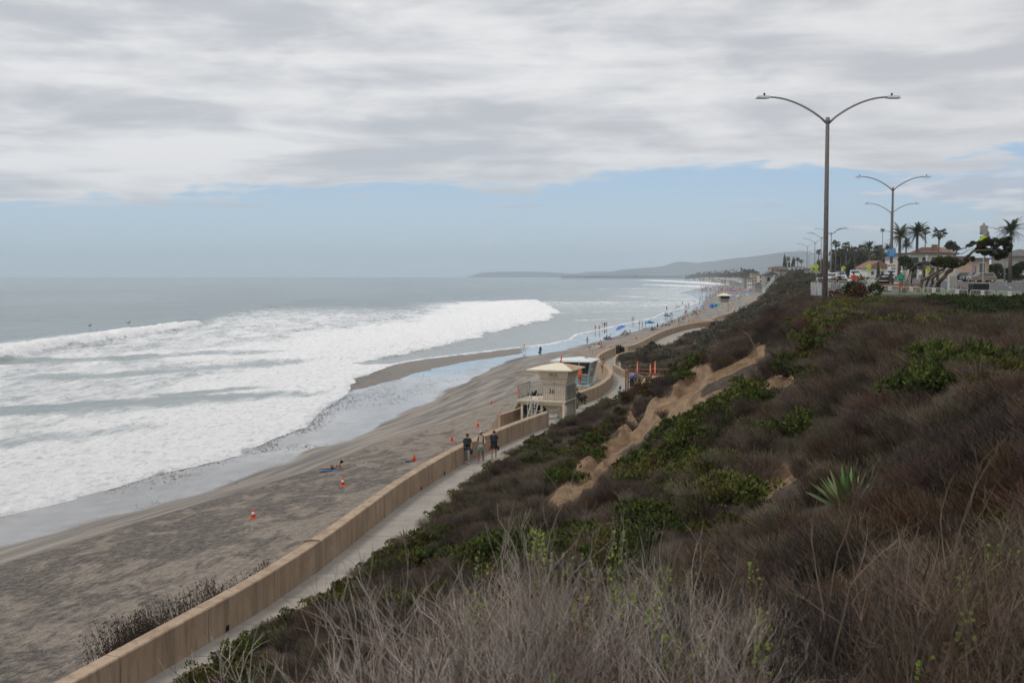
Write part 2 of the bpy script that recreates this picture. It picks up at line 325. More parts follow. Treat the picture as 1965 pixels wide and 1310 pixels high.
def m_sand():
    t = NT('sand'); wet, churn, bar = t.attr('wet'), t.attr('churn'), t.attr('bar')
    w = t.math('ADD', wet, t.math('MULTIPLY', t.math('SUBTRACT', t.noise(.10, 5, .6, (1, .3, 1)), .5), 1.0))
    wetm = t.ss(w, .36, .68)
    fine = t.noise(2.2, 7, .7); blot = t.noise(.35, 5, .65, (1, .6, 1), .6)
    dry = t.mix(t.ss(fine, .35, .65), (.32, .272, .22), (.47, .40, .325))
    mid = t.noise(.55, 6, .68, (1, .55, 1), .5); dsp = t.ss(t.noise(2.6, 6, .75, (1, 1.2, 1), .3), .36, .60, .25, 1.)
    dk = t.math('MULTIPLY', t.ss(t.math('ADD', t.math('ADD', t.math('MULTIPLY', mid, 1.1), t.math('MULTIPLY', blot, .5)), t.math('MULTIPLY', t.attr('dark'), .17)), .83, .97), dsp)
    dry = t.mix(t.math('MULTIPLY', dk, t.math('MULTIPLY', churn, .85)), dry, (.105, .09, .086))
    cb = t.N.new('ShaderNodeCombineXYZ'); t.set(cb.inputs[0], t.attr('cs')); sp_ = t.N.new('ShaderNodeSeparateXYZ'); t.L.new(t.pos, sp_.inputs[0]); t.set(cb.inputs[1], sp_.outputs[1]); CS = cb.outputs[0]
    strk = t.noise(.8, 6, .62, (1, .075, 1), .35, CS)
    damp = t.mix(t.ss(strk, .36, .64), (.13, .12, .112), (.30, .26, .215))
    c = t.mix(churn, damp, dry)
    c = t.mix(wetm, c, t.mix(t.ss(t.noise(.5, 4, .6), .35, .65), (.155, .148, .14), (.235, .222, .208)))
    c = t.mix(t.math('MULTIPLY', bar, .9), c, (.17, .148, .125))
    rough = t.mix(t.math('MULTIPLY', wetm, t.math('SUBTRACT', 1., bar)), (.85, .85, .85), t.mix(t.ss(t.noise(.25, 3, .5, (1, .5, 1)), .35, .6), (.05, .05, .05), (.22, .22, .22)))
    ft = t.math('ADD', t.math('MULTIPLY', t.ss(t.noise(2.4, 3, .6, (1, .8, 1), 1.2), .35, .6), .5), t.math('ADD', t.noise(1.1, 5, .7, (1, .5, 1)), t.math('ADD', t.noise(5, 5, .75), t.math('MULTIPLY', t.ss(t.noise(1.5, 3, .5, (2.0, .03, 1), 0., CS), .42, .58), .45))))
    n = t.bump(t.math('MULTIPLY', ft, churn), 1., .30)
    n = t.bump(t.math('MULTIPLY', t.noise(1.6, 5, .6, (1.2, .12, 1), 0., CS), t.math('SUBTRACT', 1., wetm)), .5, .05, n)
    cw = t.math('MULTIPLY', t.math('MULTIPLY', wetm, t.ss(t.noise(.05, 3, .5, (1, .3, 1)), .3, .6, .6, 1.)), t.math('MULTIPLY', t.attr('gloss'), t.math('SUBTRACT', 1., bar))); t.set(t.b.inputs['Coat Weight'], cw); t.b.inputs['Coat Roughness'].default_value = .03; t.b.inputs['Coat IOR'].default_value = 1.6
    return t.fin(c, rough, n, t.math('ADD', .35, t.math('MULTIPLY', t.math('MULTIPLY', wetm, t.attr('gloss')), .5)))
def m_sea():
    t = NT('sea water'); Fm = t.attr('foam'); sh = t.attr('shallow'); face = t.attr('face')
    a = t.noise(.9, 8, .68, (1, .45, 1), .7); b = t.noise(.10, 5, .6, (1.5, .5, 1), .5); c = t.noise(.30, 6, .6, (.9, .35, 1), 1.0)
    ridge = t.math('ABSOLUTE', t.math('SUBTRACT', c, .5))
    val = t.math('ADD', t.math('MULTIPLY', a, .55), t.math('ADD', t.math('MULTIPLY', b, .75), t.math('MULTIPLY', ridge, -.55)))
    val = t.math('ADD', val, t.math('MULTIPLY', Fm, 1.0))
    fo = t.ss(val, .95, 1.22)
    deep = t.mix(t.ss(t.noise(.008, 4, .6, (1, .3, 1)), .35, .65), (.075, .125, .14), (.125, .185, .20))
    wc = t.mix(sh, deep, (.40, .42, .40)); wc = t.mix(face, wc, (.07, .16, .13))
    lace = t.ss(t.noise(.55, 6, .65, (1, .3, 1), .8), .40, .60, .15, .80)
    wc = t.mix(t.math('MULTIPLY', lace, t.ss(Fm, .1, .5)), wc, (.80, .81, .81))
    foamc = t.mix(t.ss(t.noise(1.3, 8, .78, (1, .5, 1), .5), .34, .52), (.64, .66, .68), (.98, .98, .98))
    col = t.mix(fo, wc, foamc)
    rough = t.math('ADD', .20, t.math('MULTIPLY', fo, .6))
    h = t.math('ADD', t.math('MULTIPLY', t.noise(.35, 6, .62, (1.3, .55, 1), .3), 1.0), t.math('MULTIPLY', t.noise(1.7, 5, .7, (1, .6, 1)), .25))
    n = t.bump(h, .75, 1.1)
    n = t.bump(t.math('MULTIPLY', fo, t.noise(1.6, 7, .78, (1, .7, 1), .4)), 1., .38, n)
    return t.fin(col, rough, n, t.math('SUBTRACT', .5, t.math('MULTIPLY', fo, .4)))
def m_dirt():
    t = NT('bluff earth'); bare = t.attr('bare')
    lay = t.noise(1.1, 6, .65, (.6, .6, 2.2), .4)
    c = t.mix(t.ss(lay, .35, .65), (.27, .172, .10), (.45, .315, .20))
    c = t.mix(t.ss(t.noise(3.5, 6, .7), .45, .7, 0, .6), c, (.22, .14, .085))
    soil = t.mix(t.ss(t.noise(1.5, 5, .7), .35, .65), (.075, .057, .043), (.15, .115, .085))
    c = t.mix(t.ss(t.math('ADD', bare, t.math('MULTIPLY', t.math('SUBTRACT', t.noise(1.1, 5, .7), .5), .9)), .35, .6), soil, c)
    far = t.attr('far'); c = t.mix(far, c, t.mix(t.ss(t.noise(.2, 6, .7), .35, .65), (.06, .06, .04), (.16, .13, .10)))
    n = t.bump(t.noise(2.2, 7, .7, (1.6, .7, .7)), 1., .5)
    return t.fin(c, .95, n, .2)
def m_conc(name, c1, c2, streak=1.0, lines=False):
    t = NT(name); tc = t.N.new('ShaderNodeTexCoord')
    a = t.noise(.8, 7, .65); v = t.noise(1.3, 5, .65, (1.6, 1.6, .12)); v2 = t.noise(5, 4, .6, (1, 1, .15))
    c = t.mix(t.ss(a, .3, .7), c1, c2)
    dk = tuple(q * .58 for q in c1)
    c = t.mix(t.math('MULTIPLY', t.ss(v, .46, .68), .62 * streak), c, dk)
    c = t.mix(t.math('MULTIPLY', t.ss(v2, .54, .66), .5 * streak), c, dk)
    c = t.mix(t.ss(t.noise(9, 5, .7), .5, .75, 0, .22), c, dk)
    n = t.bump(t.noise(14, 5, .7), .25, .05)
    return t.fin(c, .88, n, .3)
m_sand(); m_sea(); m_dirt()
m_conc('wall concrete', (.36, .262, .178), (.455, .345, .245)); m_conc('path concrete', (.30, .27, .235), (.385, .352, .31), .35)
m_conc('curb concrete', (.40, .33, .25), (.50, .42, .33), .5)
m_conc('asphalt', (.065, .065, .07), (.105, .105, .11), .3)

# ------------------------------------------------------------------ mesh building
class MB:
    def __init__(s): s.v = []; s.f = []; s.mi = []; s.m = 0
    def add(s, vs, fs):
        o = len(s.v); s.v += [tuple(v) for v in vs]; s.f += [tuple(i + o for i in f) for f in fs]; s.mi += [s.m] * len(fs); return s
    def box(s, x0, x1, y0, y1, z0, z1, M=None):
        vs = [Vector((x, y, z)) for z in (z0, z1) for x, y in ((x0, y0), (x1, y0), (x1, y1), (x0, y1))]
        if M is not None: vs = [M @ v for v in vs]
        return s.add(vs, [(3, 2, 1, 0), (4, 5, 6, 7), (0, 1, 5, 4), (1, 2, 6, 5), (2, 3, 7, 6), (3, 0, 4, 7)])
    def frus(s, a, za, b, zb):
        """a, b: (x0,x1,y0,y1) rectangles at two heights"""
        vs = [(x, y, z) for (x0, x1, y0, y1), z in ((a, za), (b, zb)) for x, y in ((x0, y0), (x1, y0), (x1, y1), (x0, y1))]
        return s.add(vs, [(3, 2, 1, 0), (4, 5, 6, 7), (0, 1, 5, 4), (1, 2, 6, 5), (2, 3, 7, 6), (3, 0, 4, 7)])
    def tube(s, pts, r, n=6, cap=True):
        pts = [Vector(p) for p in pts]; k = len(pts); rr = r if isinstance(r, (list, tuple)) else [r] * k
        o = len(s.v); fs = []
        t0 = (pts[1] - pts[0]).normalized(); up = Vector((0, 0, 1)) if abs(t0.z) < .9 else Vector((1, 0, 0))
        nrm = t0.cross(up).normalized()
        vs = []
        for i, p in enumerate(pts):
            t = (pts[min(i + 1, k - 1)] - pts[max(i - 1, 0)]).normalized()
            nrm = (nrm - t * nrm.dot(t)); nrm = nrm.normalized() if nrm.length > 1e-6 else t.orthogonal().normalized()
            b = t.cross(nrm)
            for j in range(n):
                a = 2 * math.pi * j / n; vs.append(p + (nrm * math.cos(a) + b * math.sin(a)) * rr[i])
        for i in range(k - 1):
            for j in range(n):
                fs.append((i * n + j, i * n + (j + 1) % n, (i + 1) * n + (j + 1) % n, (i + 1) * n + j))
        if cap: fs += [tuple(range(n - 1, -1, -1)), tuple((k - 1) * n + j for j in range(n))]
        return s.add(vs, fs)
    def bar(s, a, b, w, d=None):
        a, b = Vector(a), Vector(b); d = d or w; t = (b - a); L = t.length
        q = t.to_track_quat('Z', 'X' if abs(t.normalized().x) < .9 else 'Y').to_matrix().to_4x4(); q.translation = a
        return s.box(-w/2, w/2, -d/2, d/2, 0, L, q)
    def lathe(s, prof, n=12, c=(0, 0, 0), sx=1, sy=1):
        vs = []; fs = []
        for r, z in prof:
            for j in range(n):
                a = 2 * math.pi * j / n; vs.append((c[0] + r * sx * math.cos(a), c[1] + r * sy * math.sin(a), c[2] + z))
        for i in range(len(prof) - 1):
            for j in range(n): fs.append((i * n + j, i * n + (j + 1) % n, (i + 1) * n + (j + 1) % n, (i + 1) * n + j))
        fs += [tuple(range(n - 1, -1, -1)), tuple((len(prof) - 1) * n + j for j in range(n))]
        return s.add(vs, fs)
    def prism(s, poly, z0, z1):
        n = len(poly); vs = [(p[0], p[1], z0) for p in poly] + [(p[0], p[1], z1) for p in poly]
        return s.add(vs, [tuple(range(n - 1, -1, -1)), tuple(range(n, 2 * n))] + [(i, (i + 1) % n, n + (i + 1) % n, n + i) for i in range(n)])
    def mesh(s, name, mats, smooth=False):
        me = bpy.data.meshes.new(name); me.from_pydata(s.v, [], s.f)
        for m in (mats if isinstance(mats, (list, tuple)) else [mats]): me.materials.append(MATS[m] if isinstance(m, str) else m)
        if any(s.mi): me.polygons.foreach_set('material_index', s.mi)
        if smooth: me.polygons.foreach_set('use_smooth', [True] * len(s.f))
        me.update(); return me
    def build(s, name, mats, parent=None, smooth=False, loc=None, rot=None):
        return link(name, s.mesh(name, mats, smooth), parent, loc, rot)
def link(name, me, parent=None, loc=None, rot=None):
    o = bpy.data.objects.new(name, me); COL.objects.link(o)
    if parent is not None: o.parent = parent
    if loc is not None: o.location = loc
    if rot is not None: o.rotation_euler = rot
    return o
def tag(o, label=None, cat=None, group=None, kind=None):
    if label: o['label'] = label
    if cat: o['category'] = cat
    if group: o['group'] = group
    if kind: o['kind'] = kind
    return o
def thing(name, loc, label, cat, group=None, rz=0., sc=1.):
    o = link(name, None, None, loc, (0, 0, rz)); o.scale = (sc, sc, sc); o.empty_display_size = .2
    return tag(o, label, cat, group)
KIDS = {}
def dup(o, loc=None, rz=None, label=None, group=None, sc=None, parent=None):
    c = o.copy(); COL.objects.link(c)
    if parent is not None: c.parent = parent
    if loc is not None: c.location = loc
    if rz is not None: c.rotation_euler = (0, 0, rz)
    if sc is not None: c.scale = (sc, sc, sc)
    if label: c['label'] = label
    if group: c['group'] = group
    for ch in list(o.children): dup(ch, parent=c)
    return c
def gridmesh(name, X, Y, Z, matname, attrs={}, kind='structure', smooth=True):
    r, c = X.shape; v = np.stack([X, Y, Z], -1).reshape(-1, 3)
    i = np.arange(r * c).reshape(r, c); q = np.stack([i[:-1, :-1], i[:-1, 1:], i[1:, 1:], i[1:, :-1]], -1).reshape(-1, 4)
    me = bpy.data.meshes.new(name); me.vertices.add(len(v)); me.vertices.foreach_set('co', v.ravel())
    me.loops.add(q.size); me.loops.foreach_set('vertex_index', q.ravel().astype(np.int32))
    me.polygons.add(len(q)); me.polygons.foreach_set('loop_start', np.arange(0, q.size, 4, dtype=np.int32))
    me.polygons.foreach_set('loop_total', np.full(len(q), 4, np.int32))
    me.update(calc_edges=True)
    for k, a in attrs.items():
        at_ = me.attributes.new(k, 'FLOAT', 'POINT'); at_.data.foreach_set('value', np.broadcast_to(a, X.shape).astype(np.float32).ravel())
    me.polygons.foreach_set('use_smooth', [smooth] * len(q)); me.materials.append(MATS[matname])
    o = link(name, me)
    if kind: o['kind'] = kind
    return o

# ------------------------------------------------------------------ the ground
def rows(y0, y1, base, k):
    ys = [y0]
    while ys[-1] < y1: ys.append(ys[-1] + base + k * max(ys[-1], 0))
    return np.array(ys)
def build_bluff():
    ys = rows(-12, 12500, .22, .0042)
    u = np.linspace(0, 1, 110); off = np.concatenate([[.3, .7, 1.2, 1.8, 2.5], np.geomspace(3.4, 5200, 70)])
    tx, tp = toe_(ys), top_(ys)
    X = np.concatenate([tx[:, None] + .0 + (tp - tx)[:, None] * u[None], tp[:, None] + off[None]], 1)
    Y = np.repeat(ys[:, None], X.shape[1], 1)
    Z = terr(X + 1e-4, Y)
    jx, jy = X + fbm(X / 1.2, Y / 1.2, 3, 50) * .9, Y + fbm(X / 1.2, Y / 1.2, 3, 60) * .9
    bare = np.zeros(X.shape)
    for P in BARE: bare = np.maximum(bare, pip(P, jx, jy) | (pdist(P, jx, jy) < .3))
    bare = np.maximum(bare, (fbm(X / 5, Y / 5, 3, 71) > .27) * 1.0 * (Y > 130))
    # park strip: lawn / dirt on the top behind the barriers is handled by their own sheets
    gridmesh('bluff', X, Y, Z, 'bluff earth', {'bare': bare, 'far': S(110, 260, Y)})
build_bluff()
def build_beach():
    ys = rows(8, 12500, .22, .0045)
    wx, sx = wx_(ys) - .25, shore_(ys) - 12
    wx = np.where(ys > 300, wx + 5, wx)
    u = np.linspace(0, 1, 150)
    X = wx[:, None] + (sx - wx)[:, None] * u[None]; Y = np.repeat(ys[:, None], 150, 1)
    Z = terr(np.minimum(X, (wx_(ys) - .03)[:, None]), Y) - .0
    ex, cx = wet_(ys)[:, None], churn_(ys)[:, None]; w_ = fbm(X / 5, Y / 12, 3, 33) * 3.5
    wet = S(-2, 3.0, (ex - X) + w_); churn = S(-.8, .8, (X - cx) + fbm(X / 2, Y / 3, 3, 35) * 2.0) * S(900, 300, Y)
    barp = SHORE_BAR; bar = pip(barp, X + fbm(X / 4, Y / 9, 3, 91) * 3, Y)
    dark = S(14, 2, np.abs(X - (cx + 5.5))) * S(110, 60, Y)
    gridmesh('beach', X, Y, Z, 'sand', {'wet': wet, 'churn': churn, 'bar': bar * 1.0, 'dark': dark, 'cs': X - cx, 'gloss': (.12 + .88 * S(85, 150, Y)) * (.25 + .75 * S(420, 230, Y))})
SHORE_BAR = gl([(640, 765), (681, 727), (706, 718), (751, 701), (803, 691), (885, 681), (1002, 667), (1002, 680), (900, 695), (824, 711), (763, 727), (690, 748)], -4.45)
SHORE_BAR2 = gl([(1105, 641), (1166, 629), (1262, 608), (1262, 612), (1200, 628), (1150, 639), (1117, 644)], -4.45)
build_beach()

# wave lines (plan): where the front of each breaker stands
WA = line([(-92, 90), (-96, 213), (-97.5, 357), (-112, 460), (-121, 770), (-120, 900)])
WB = line([(-30, 190), (-26.7, 215.6), (-15, 268), (-5.9, 311), (3.2, 361), (12.4, 403), (18.6, 520), (17, 620), (13, 779)])
def build_sea():
    ys = rows(40, 13500, .15, .0058)
    off = np.concatenate([np.linspace(0, 6, 16), np.linspace(6.8, 150, 190), np.geomspace(151.5, 14500, 90)])
    sx = shore_(ys)
    X = sx[:, None] - off[None] + (fbm(ys / 3.1, ys * 0, 3, 5) * 1.8)[:, None] * np.exp(-off / 6)[None]; Y = np.repeat(ys[:, None], len(off), 1)
    D = sx[:, None] - X
    a, b = WA(Y) + fbm(Y / 4, X * 0, 3, 6) * 2.5, WB(Y) + fbm(Y / 5, X * 0, 4, 7) * 5 + fbm(Y / 28, X * 0, 2, 8) * 6
    dA, dB = a - X, b - X                        # >0 seaward of the front
    kA = S(372, 340, Y); swell = S(330, 380, Y) * S(820, 650, Y)
    hA = 1.7 * np.where(dA > 0, np.exp(-(dA / 9.0) ** 2 / 2), np.exp(-(dA / 1.1) ** 2 / 2)) * kA * (1.0 + 1.2 * fbm(X / 2.2, Y / 3.4, 4, 77))
    hS = 1.3 * np.where(dA > 0, np.exp(-(dA / 12.0) ** 2 / 2), np.exp(-(dA / 4.) ** 2 / 2)) * swell
    kB = S(200, 222, Y) * S(800, 620, Y)
    hB = .66 * np.where(dB > 0, np.exp(-(dB / 14.0) ** 2 / 2), np.exp(-(dB / .5) ** 2 / 2)) * kB * (1 + 1.0 * S(500, 700, Y)) * (.9 + 1.5 * fbm(X / 1.6, Y / 2.6, 4, 78))
    sw = .16 * np.sin(X / 7.5 + fbm(X / 30, Y / 60, 2, 4) * 9 + Y / 90) * S(15, 90, D) * S(2500, 800, Y)
    ch = fbm(X / 1.8, Y / 2.6, 4, 14) * .34 * S(1, 12, D) * S(1200, 300, Y) + fbm(X / 9, Y / 14, 3, 15) * .5 * S(5, 40, D)
    Z = ZS + hA + hS + hB + sw + ch * (1 - .5 * S(-2, 0, dA) * kA)
    edge = terr(np.minimum(X, sx[:, None] - .3), Y); Z = np.where(D < 4, np.maximum(Z, -4.5 + .05 + .10 * S(0, .5, D)), Z)
    Z[:, 0] = -4.51
    # foam
    surf = S(-6, 4, -dA) if False else S(6, -4, dA)          # shoreward of line A
    f = .47 * surf * S(700, 420, Y)
    f = np.maximum(f, .74 * S(60, 6, D) * S(2600, 500, Y) * S(230, 205, Y))
    f = np.maximum(f, kA * np.where(dA > 0, .95 * S(46 * S(372, 213, Y) + 8, 2, dA), .9 * S(-2.5, -.4, dA)))
    f = np.maximum(f, kB * np.where(dB > 0, .80 * S(90, 6, dB) + .14, .98 * S(-1.2, -.1, dB)))
    # thin clear sheet of water between the bore and the bar
    f = np.where((Y > 200) & (Y < 700) & (dB < -1.0), .16 + .22 * S(400, 700, Y), f)
    f = np.maximum(f, .30 * S(110, 20, D) * (Y > 600) * S(5000, 1500, Y))
    for (x0, y0, x1, y1, w, s) in ((-75, 120, -30, 150, 9, .28), (-70, 175, -40, 205, 8, .18), (-60, 135, -34, 150, 4, .2), (-52, 100, -38, 118, 4, .16), (-95, 205, -50, 235, 9, .22), (-45, 150, -36, 160, 3, .3)):
        t = np.clip(((X - x0) * (x1 - x0) + (Y - y0) * (y1 - y0)) / ((x1 - x0) ** 2 + (y1 - y0) ** 2), 0, 1)
        d = np.hypot(X - x0 - t * (x1 - x0), Y - y0 - t * (y1 - y0)) + fbm(X / 6, Y / 9, 3, 66) * w; f = f - 1.5 * s * S(w, w * .1, d)
    # far lines of surf
    for (px0, py0, px1, py1, w, s) in ((1120, 555, 1300, 553, 10, .7), (1160, 557, 1260, 561, 6, .4), (1250, 546, 1380, 551, 30, .8), (1240, 537, 1420, 546, 60, .9), (1180, 568, 1330, 574, 8, .5), (1200, 587, 1290, 585, 5, .5), (1060, 600, 1260, 596, 5, .4), (1100, 615, 1200, 611, 4, .4)):
        p, q = G(px0, py0, ZS), G(px1, py1, ZS); ex, ey = q.x - p.x, q.y - p.y
        t = np.clip(((X - p.x) * ex + (Y - p.y) * ey) / (ex * ex + ey * ey), 0, 1)
        d = np.hypot(X - p.x - t * ex, Y - p.y - t * ey) + fbm(X / 12, Y / 40, 3, 9) * w; f = np.maximum(f, s * S(w, w * .25, d))
    f = np.maximum(f, .8 * S(1.6, .2, D) * S(0, .15, D) * S(3000, 900, Y))
    sh = S(70, 4, D) * .55 * S(4000, 1500, Y); sh = np.maximum(sh, .35 * S(160, 40, D) * S(8000, 1200, Y))
    face = np.exp(-((dA + 3) / 4.0) ** 2) * swell * .9 + np.exp(-((dB + 2.) / 3.) ** 2) * S(640, 700, Y) * S(850, 790, Y) * .5
    gridmesh('sea', X[:, ::-1], Y[:, ::-1], Z[:, ::-1], 'sea water', {'foam': f[:, ::-1], 'shallow': sh[:, ::-1], 'face': face[:, ::-1]})
build_sea()
# ------------------------------------------------------------------ seawall, path
def offset_line(L, d):
    P = [Vector((a, b)) for a, b in L]; out = []
    for i, p in enumerate(P):
        t = (P[min(i + 1, len(P) - 1)] - P[max(i - 1, 0)]).normalized(); out.append(p + Vector((-t.y, t.x)) * d)
    return out
def resample(L, step):
    P = [Vector(p[:2]) for p in L]; cum = [0]
    for a, b in zip(P, P[1:]): cum.append(cum[-1] + (b - a).length)
    n = max(1, round(cum[-1] / step)); out = []
    for i in range(n + 1):
        d = cum[-1] * i / n; k = max(j for j in range(len(cum)) if cum[j] <= d + 1e-9); k = min(k, len(P) - 2)
        w = (d - cum[k]) / max(cum[k + 1] - cum[k], 1e-9); out.append(P[k].lerp(P[k + 1], w))
    return out
def smooth_line(L, it=2):
    L = [Vector(p[:2]) for p in L]
    for _ in range(it):
        o = [L[0]]
        for a, b in zip(L, L[1:]): o += [a.lerp(b, .25), a.lerp(b, .75)]
        o.append(L[-1]); L = o
    return L
def wall(name, L, label, cat, group, top=1.08, th=.5, panel=4.6, mname='wall concrete', bottom=-1.2, drains=(), part='panel', sub=4, gap=.02, side=1):
    L = smooth_line(L); pts = resample(L, panel / sub); root = thing(name, (pts[0].x, pts[0].y, 0), label, cat, group)
    n = len(pts) - 1; i = 0
    inner = pts; outer = offset_line([tuple(p) for p in pts], th * side)
    while i < n:
        j = min(i + sub, n)
        if n - j < sub / 2: j = n
        mb = MB(); ring = []
        for k in range(i, j + 1):
            a, b = inner[k].copy(), outer[k].copy()
            if k == i: t = (inner[k + 1] - a).normalized() * gap; a += t; b += t
            if k == j: t = (inner[k - 1] - a).normalized() * gap; a += t; b += t
            a -= Vector((root.location.x, root.location.y)); b -= Vector((root.location.x, root.location.y)); u = (b - a).normalized() * .035
            zt = top if not callable(top) else top(k / n)
            ring.append([(a.x, a.y, bottom), (a.x, a.y, zt - .035), (a.x + u.x, a.y + u.y, zt), (b.x - u.x, b.y - u.y, zt), (b.x, b.y, zt - .035), (b.x, b.y, bottom)])
        m = len(ring); vs = [v for r in ring for v in r]; fs = []
        for q in range(m - 1):
            for w in range(5):
                f = (q * 6 + w, q * 6 + w + 1, (q + 1) * 6 + w + 1, (q + 1) * 6 + w); fs.append(f if side > 0 else f[::-1])
        fs += [tuple(range(5, -1, -1)), tuple((m - 1) * 6 + w for w in range(6))]
        mb.add(vs, fs); mb.build(part, mname, root); i = j
    for d in drains:
        p = min(range(n), key=lambda k: (inner[k] - Vector(d)).length); a = inner[p]; t = (inner[p + 1] - a).normalized(); nn = Vector((t.y, -t.x))
        mb = MB(); c = a - Vector((root.location.x, root.location.y)); M = Matrix(((t.x, nn.x, 0, c.x), (t.y, nn.y, 0, c.y), (0, 0, 1, 0), (0, 0, 0, 1)))
        mb.box(-.10, .10, -.04, .012, .02, .20, M); mb.build('drain_hole_shade', 'near black', root)  # no recess cut: a near-black box paints the shade inside the drain
    return root
mat('near black', (.012, .012, .012), .9, .2)
wall('seawall', WALL1, 'long curved tan concrete seawall beside the path, nearest to the camera', 'seawall', 'seawall sections', drains=[(-9.2, 35), (-4.9, 59.1), (-3.9, 63)])
wall('seawall', WALL2, 'curved tan seawall bending round the two lifeguard towers', 'seawall', 'seawall sections', drains=[(8.3, 106)])
wall('seawall', WALL4 + [(46, 256)], 'tan seawall beyond the sandy ramp, in front of the umbrellas', 'seawall', 'seawall sections')
wall('seawall', [(47.5, 268), (51, 283), (58, 304), (63.5, 325), (74, 378)], 'far tan seawall running up to the distant sand-coloured lifeguard tower', 'seawall', 'seawall sections', bottom=-2.5)
wall('wing_wall', [(46, 256), (42.5, 270)], 'short tan wing wall at the far zigzag beach entrance', 'wall', None, bottom=-2.5)
wall('wing_wall', [(-.9, 86.8), (.4, 90.2), (1.6, 94.5)], 'short tan concrete wing wall left of the stairs of tower 36', 'wall', None, top=.55, th=.3, bottom=-2, panel=3)
# sloped concrete apron of the beach steps
w_ = MB(); w_.add([(-.95, 86.9, .5), (-2.6, 87.6, -1.7), (-1.2, 94.8, -1.7), (1.3, 94.4, .5), (-.95, 86.9, -2), (1.3, 94.4, -2)], [(0, 3, 2, 1), (0, 1, 4), (3, 5, 2), (0, 4, 5, 3), (1, 2, 5, 4)])
tag(w_.build('concrete_apron', 'wall concrete'), 'sloping tan concrete apron running down to the sand left of tower 36', 'apron')
wall('retaining_wall', [(11.9, 133.2), (12.3, 138), (13.3, 148), (15.0, 155.5), (17.8, 160.6), (21.0, 163.2), (23.2, 167.4), (24.7, 173.5), (24.9, 182)], 'low curved tan wall holding the shrub bed opposite the seawall bend', 'wall', None, top=.75, th=.28, panel=6, side=-1)
wall('retaining_wall', [(13.6, 118), (12.5, 124), (12.0, 130), (11.9, 133.2)], 'low tan wall emerging behind the wooden stair platform', 'wall', None, top=.75, th=.28, panel=6, side=-1)

def path_slabs():
    root = link('path', None); tag(root, kind='structure')
    ys = list(np.arange(17.5, 262, 3.1)); wl = line(WALL1 + [(3.6, 90)] + WALL2 + [(17.3, 165)] + WALL4[1:] + [(44, 262)])
    for a, b in zip(ys, ys[1:]):
        q = [(wl(y) + (.0 if y < 84.5 or y > 96.5 else -1.6), y) for y in np.linspace(a + .022, b - .022, 4)]
        r = [(toe_(y) + (0.05 if y > 96 and y < 118 else .0), y) for y in np.linspace(b - .022, a + .022, 4)]
        if 84.2 < (a + b) / 2 < 97: q = [(wl(y) - 2.2, y) for y in np.linspace(a + .022, b - .022, 4)]
        MB().prism(q + r, -.25, 0).build('slab', 'path concrete', root)
    mb = MB(); q = [(wl(y) + .05, y) for y in np.arange(17, 262, 2)]; r = [(toe_(y) - .05, y) for y in np.arange(262, 17, -2)]
    mb.prism(q + r, -.4, -.03).build('path_bed', 'near black', root)
    # light edge strip along the planting
    cr = [(toe_(y), y) for y in np.arange(27, 99, 1.5)]
    for i in range(0, len(cr) - 2, 2):
        m = MB(); seg = cr[i:i + 3]; o = [(x + .22, y) for x, y in seg][::-1]; m.prism([(x + .004, y) for x, y in seg] + o, -.2, .10); m.build('edge_strip', 'curb concrete', root)
path_slabs()

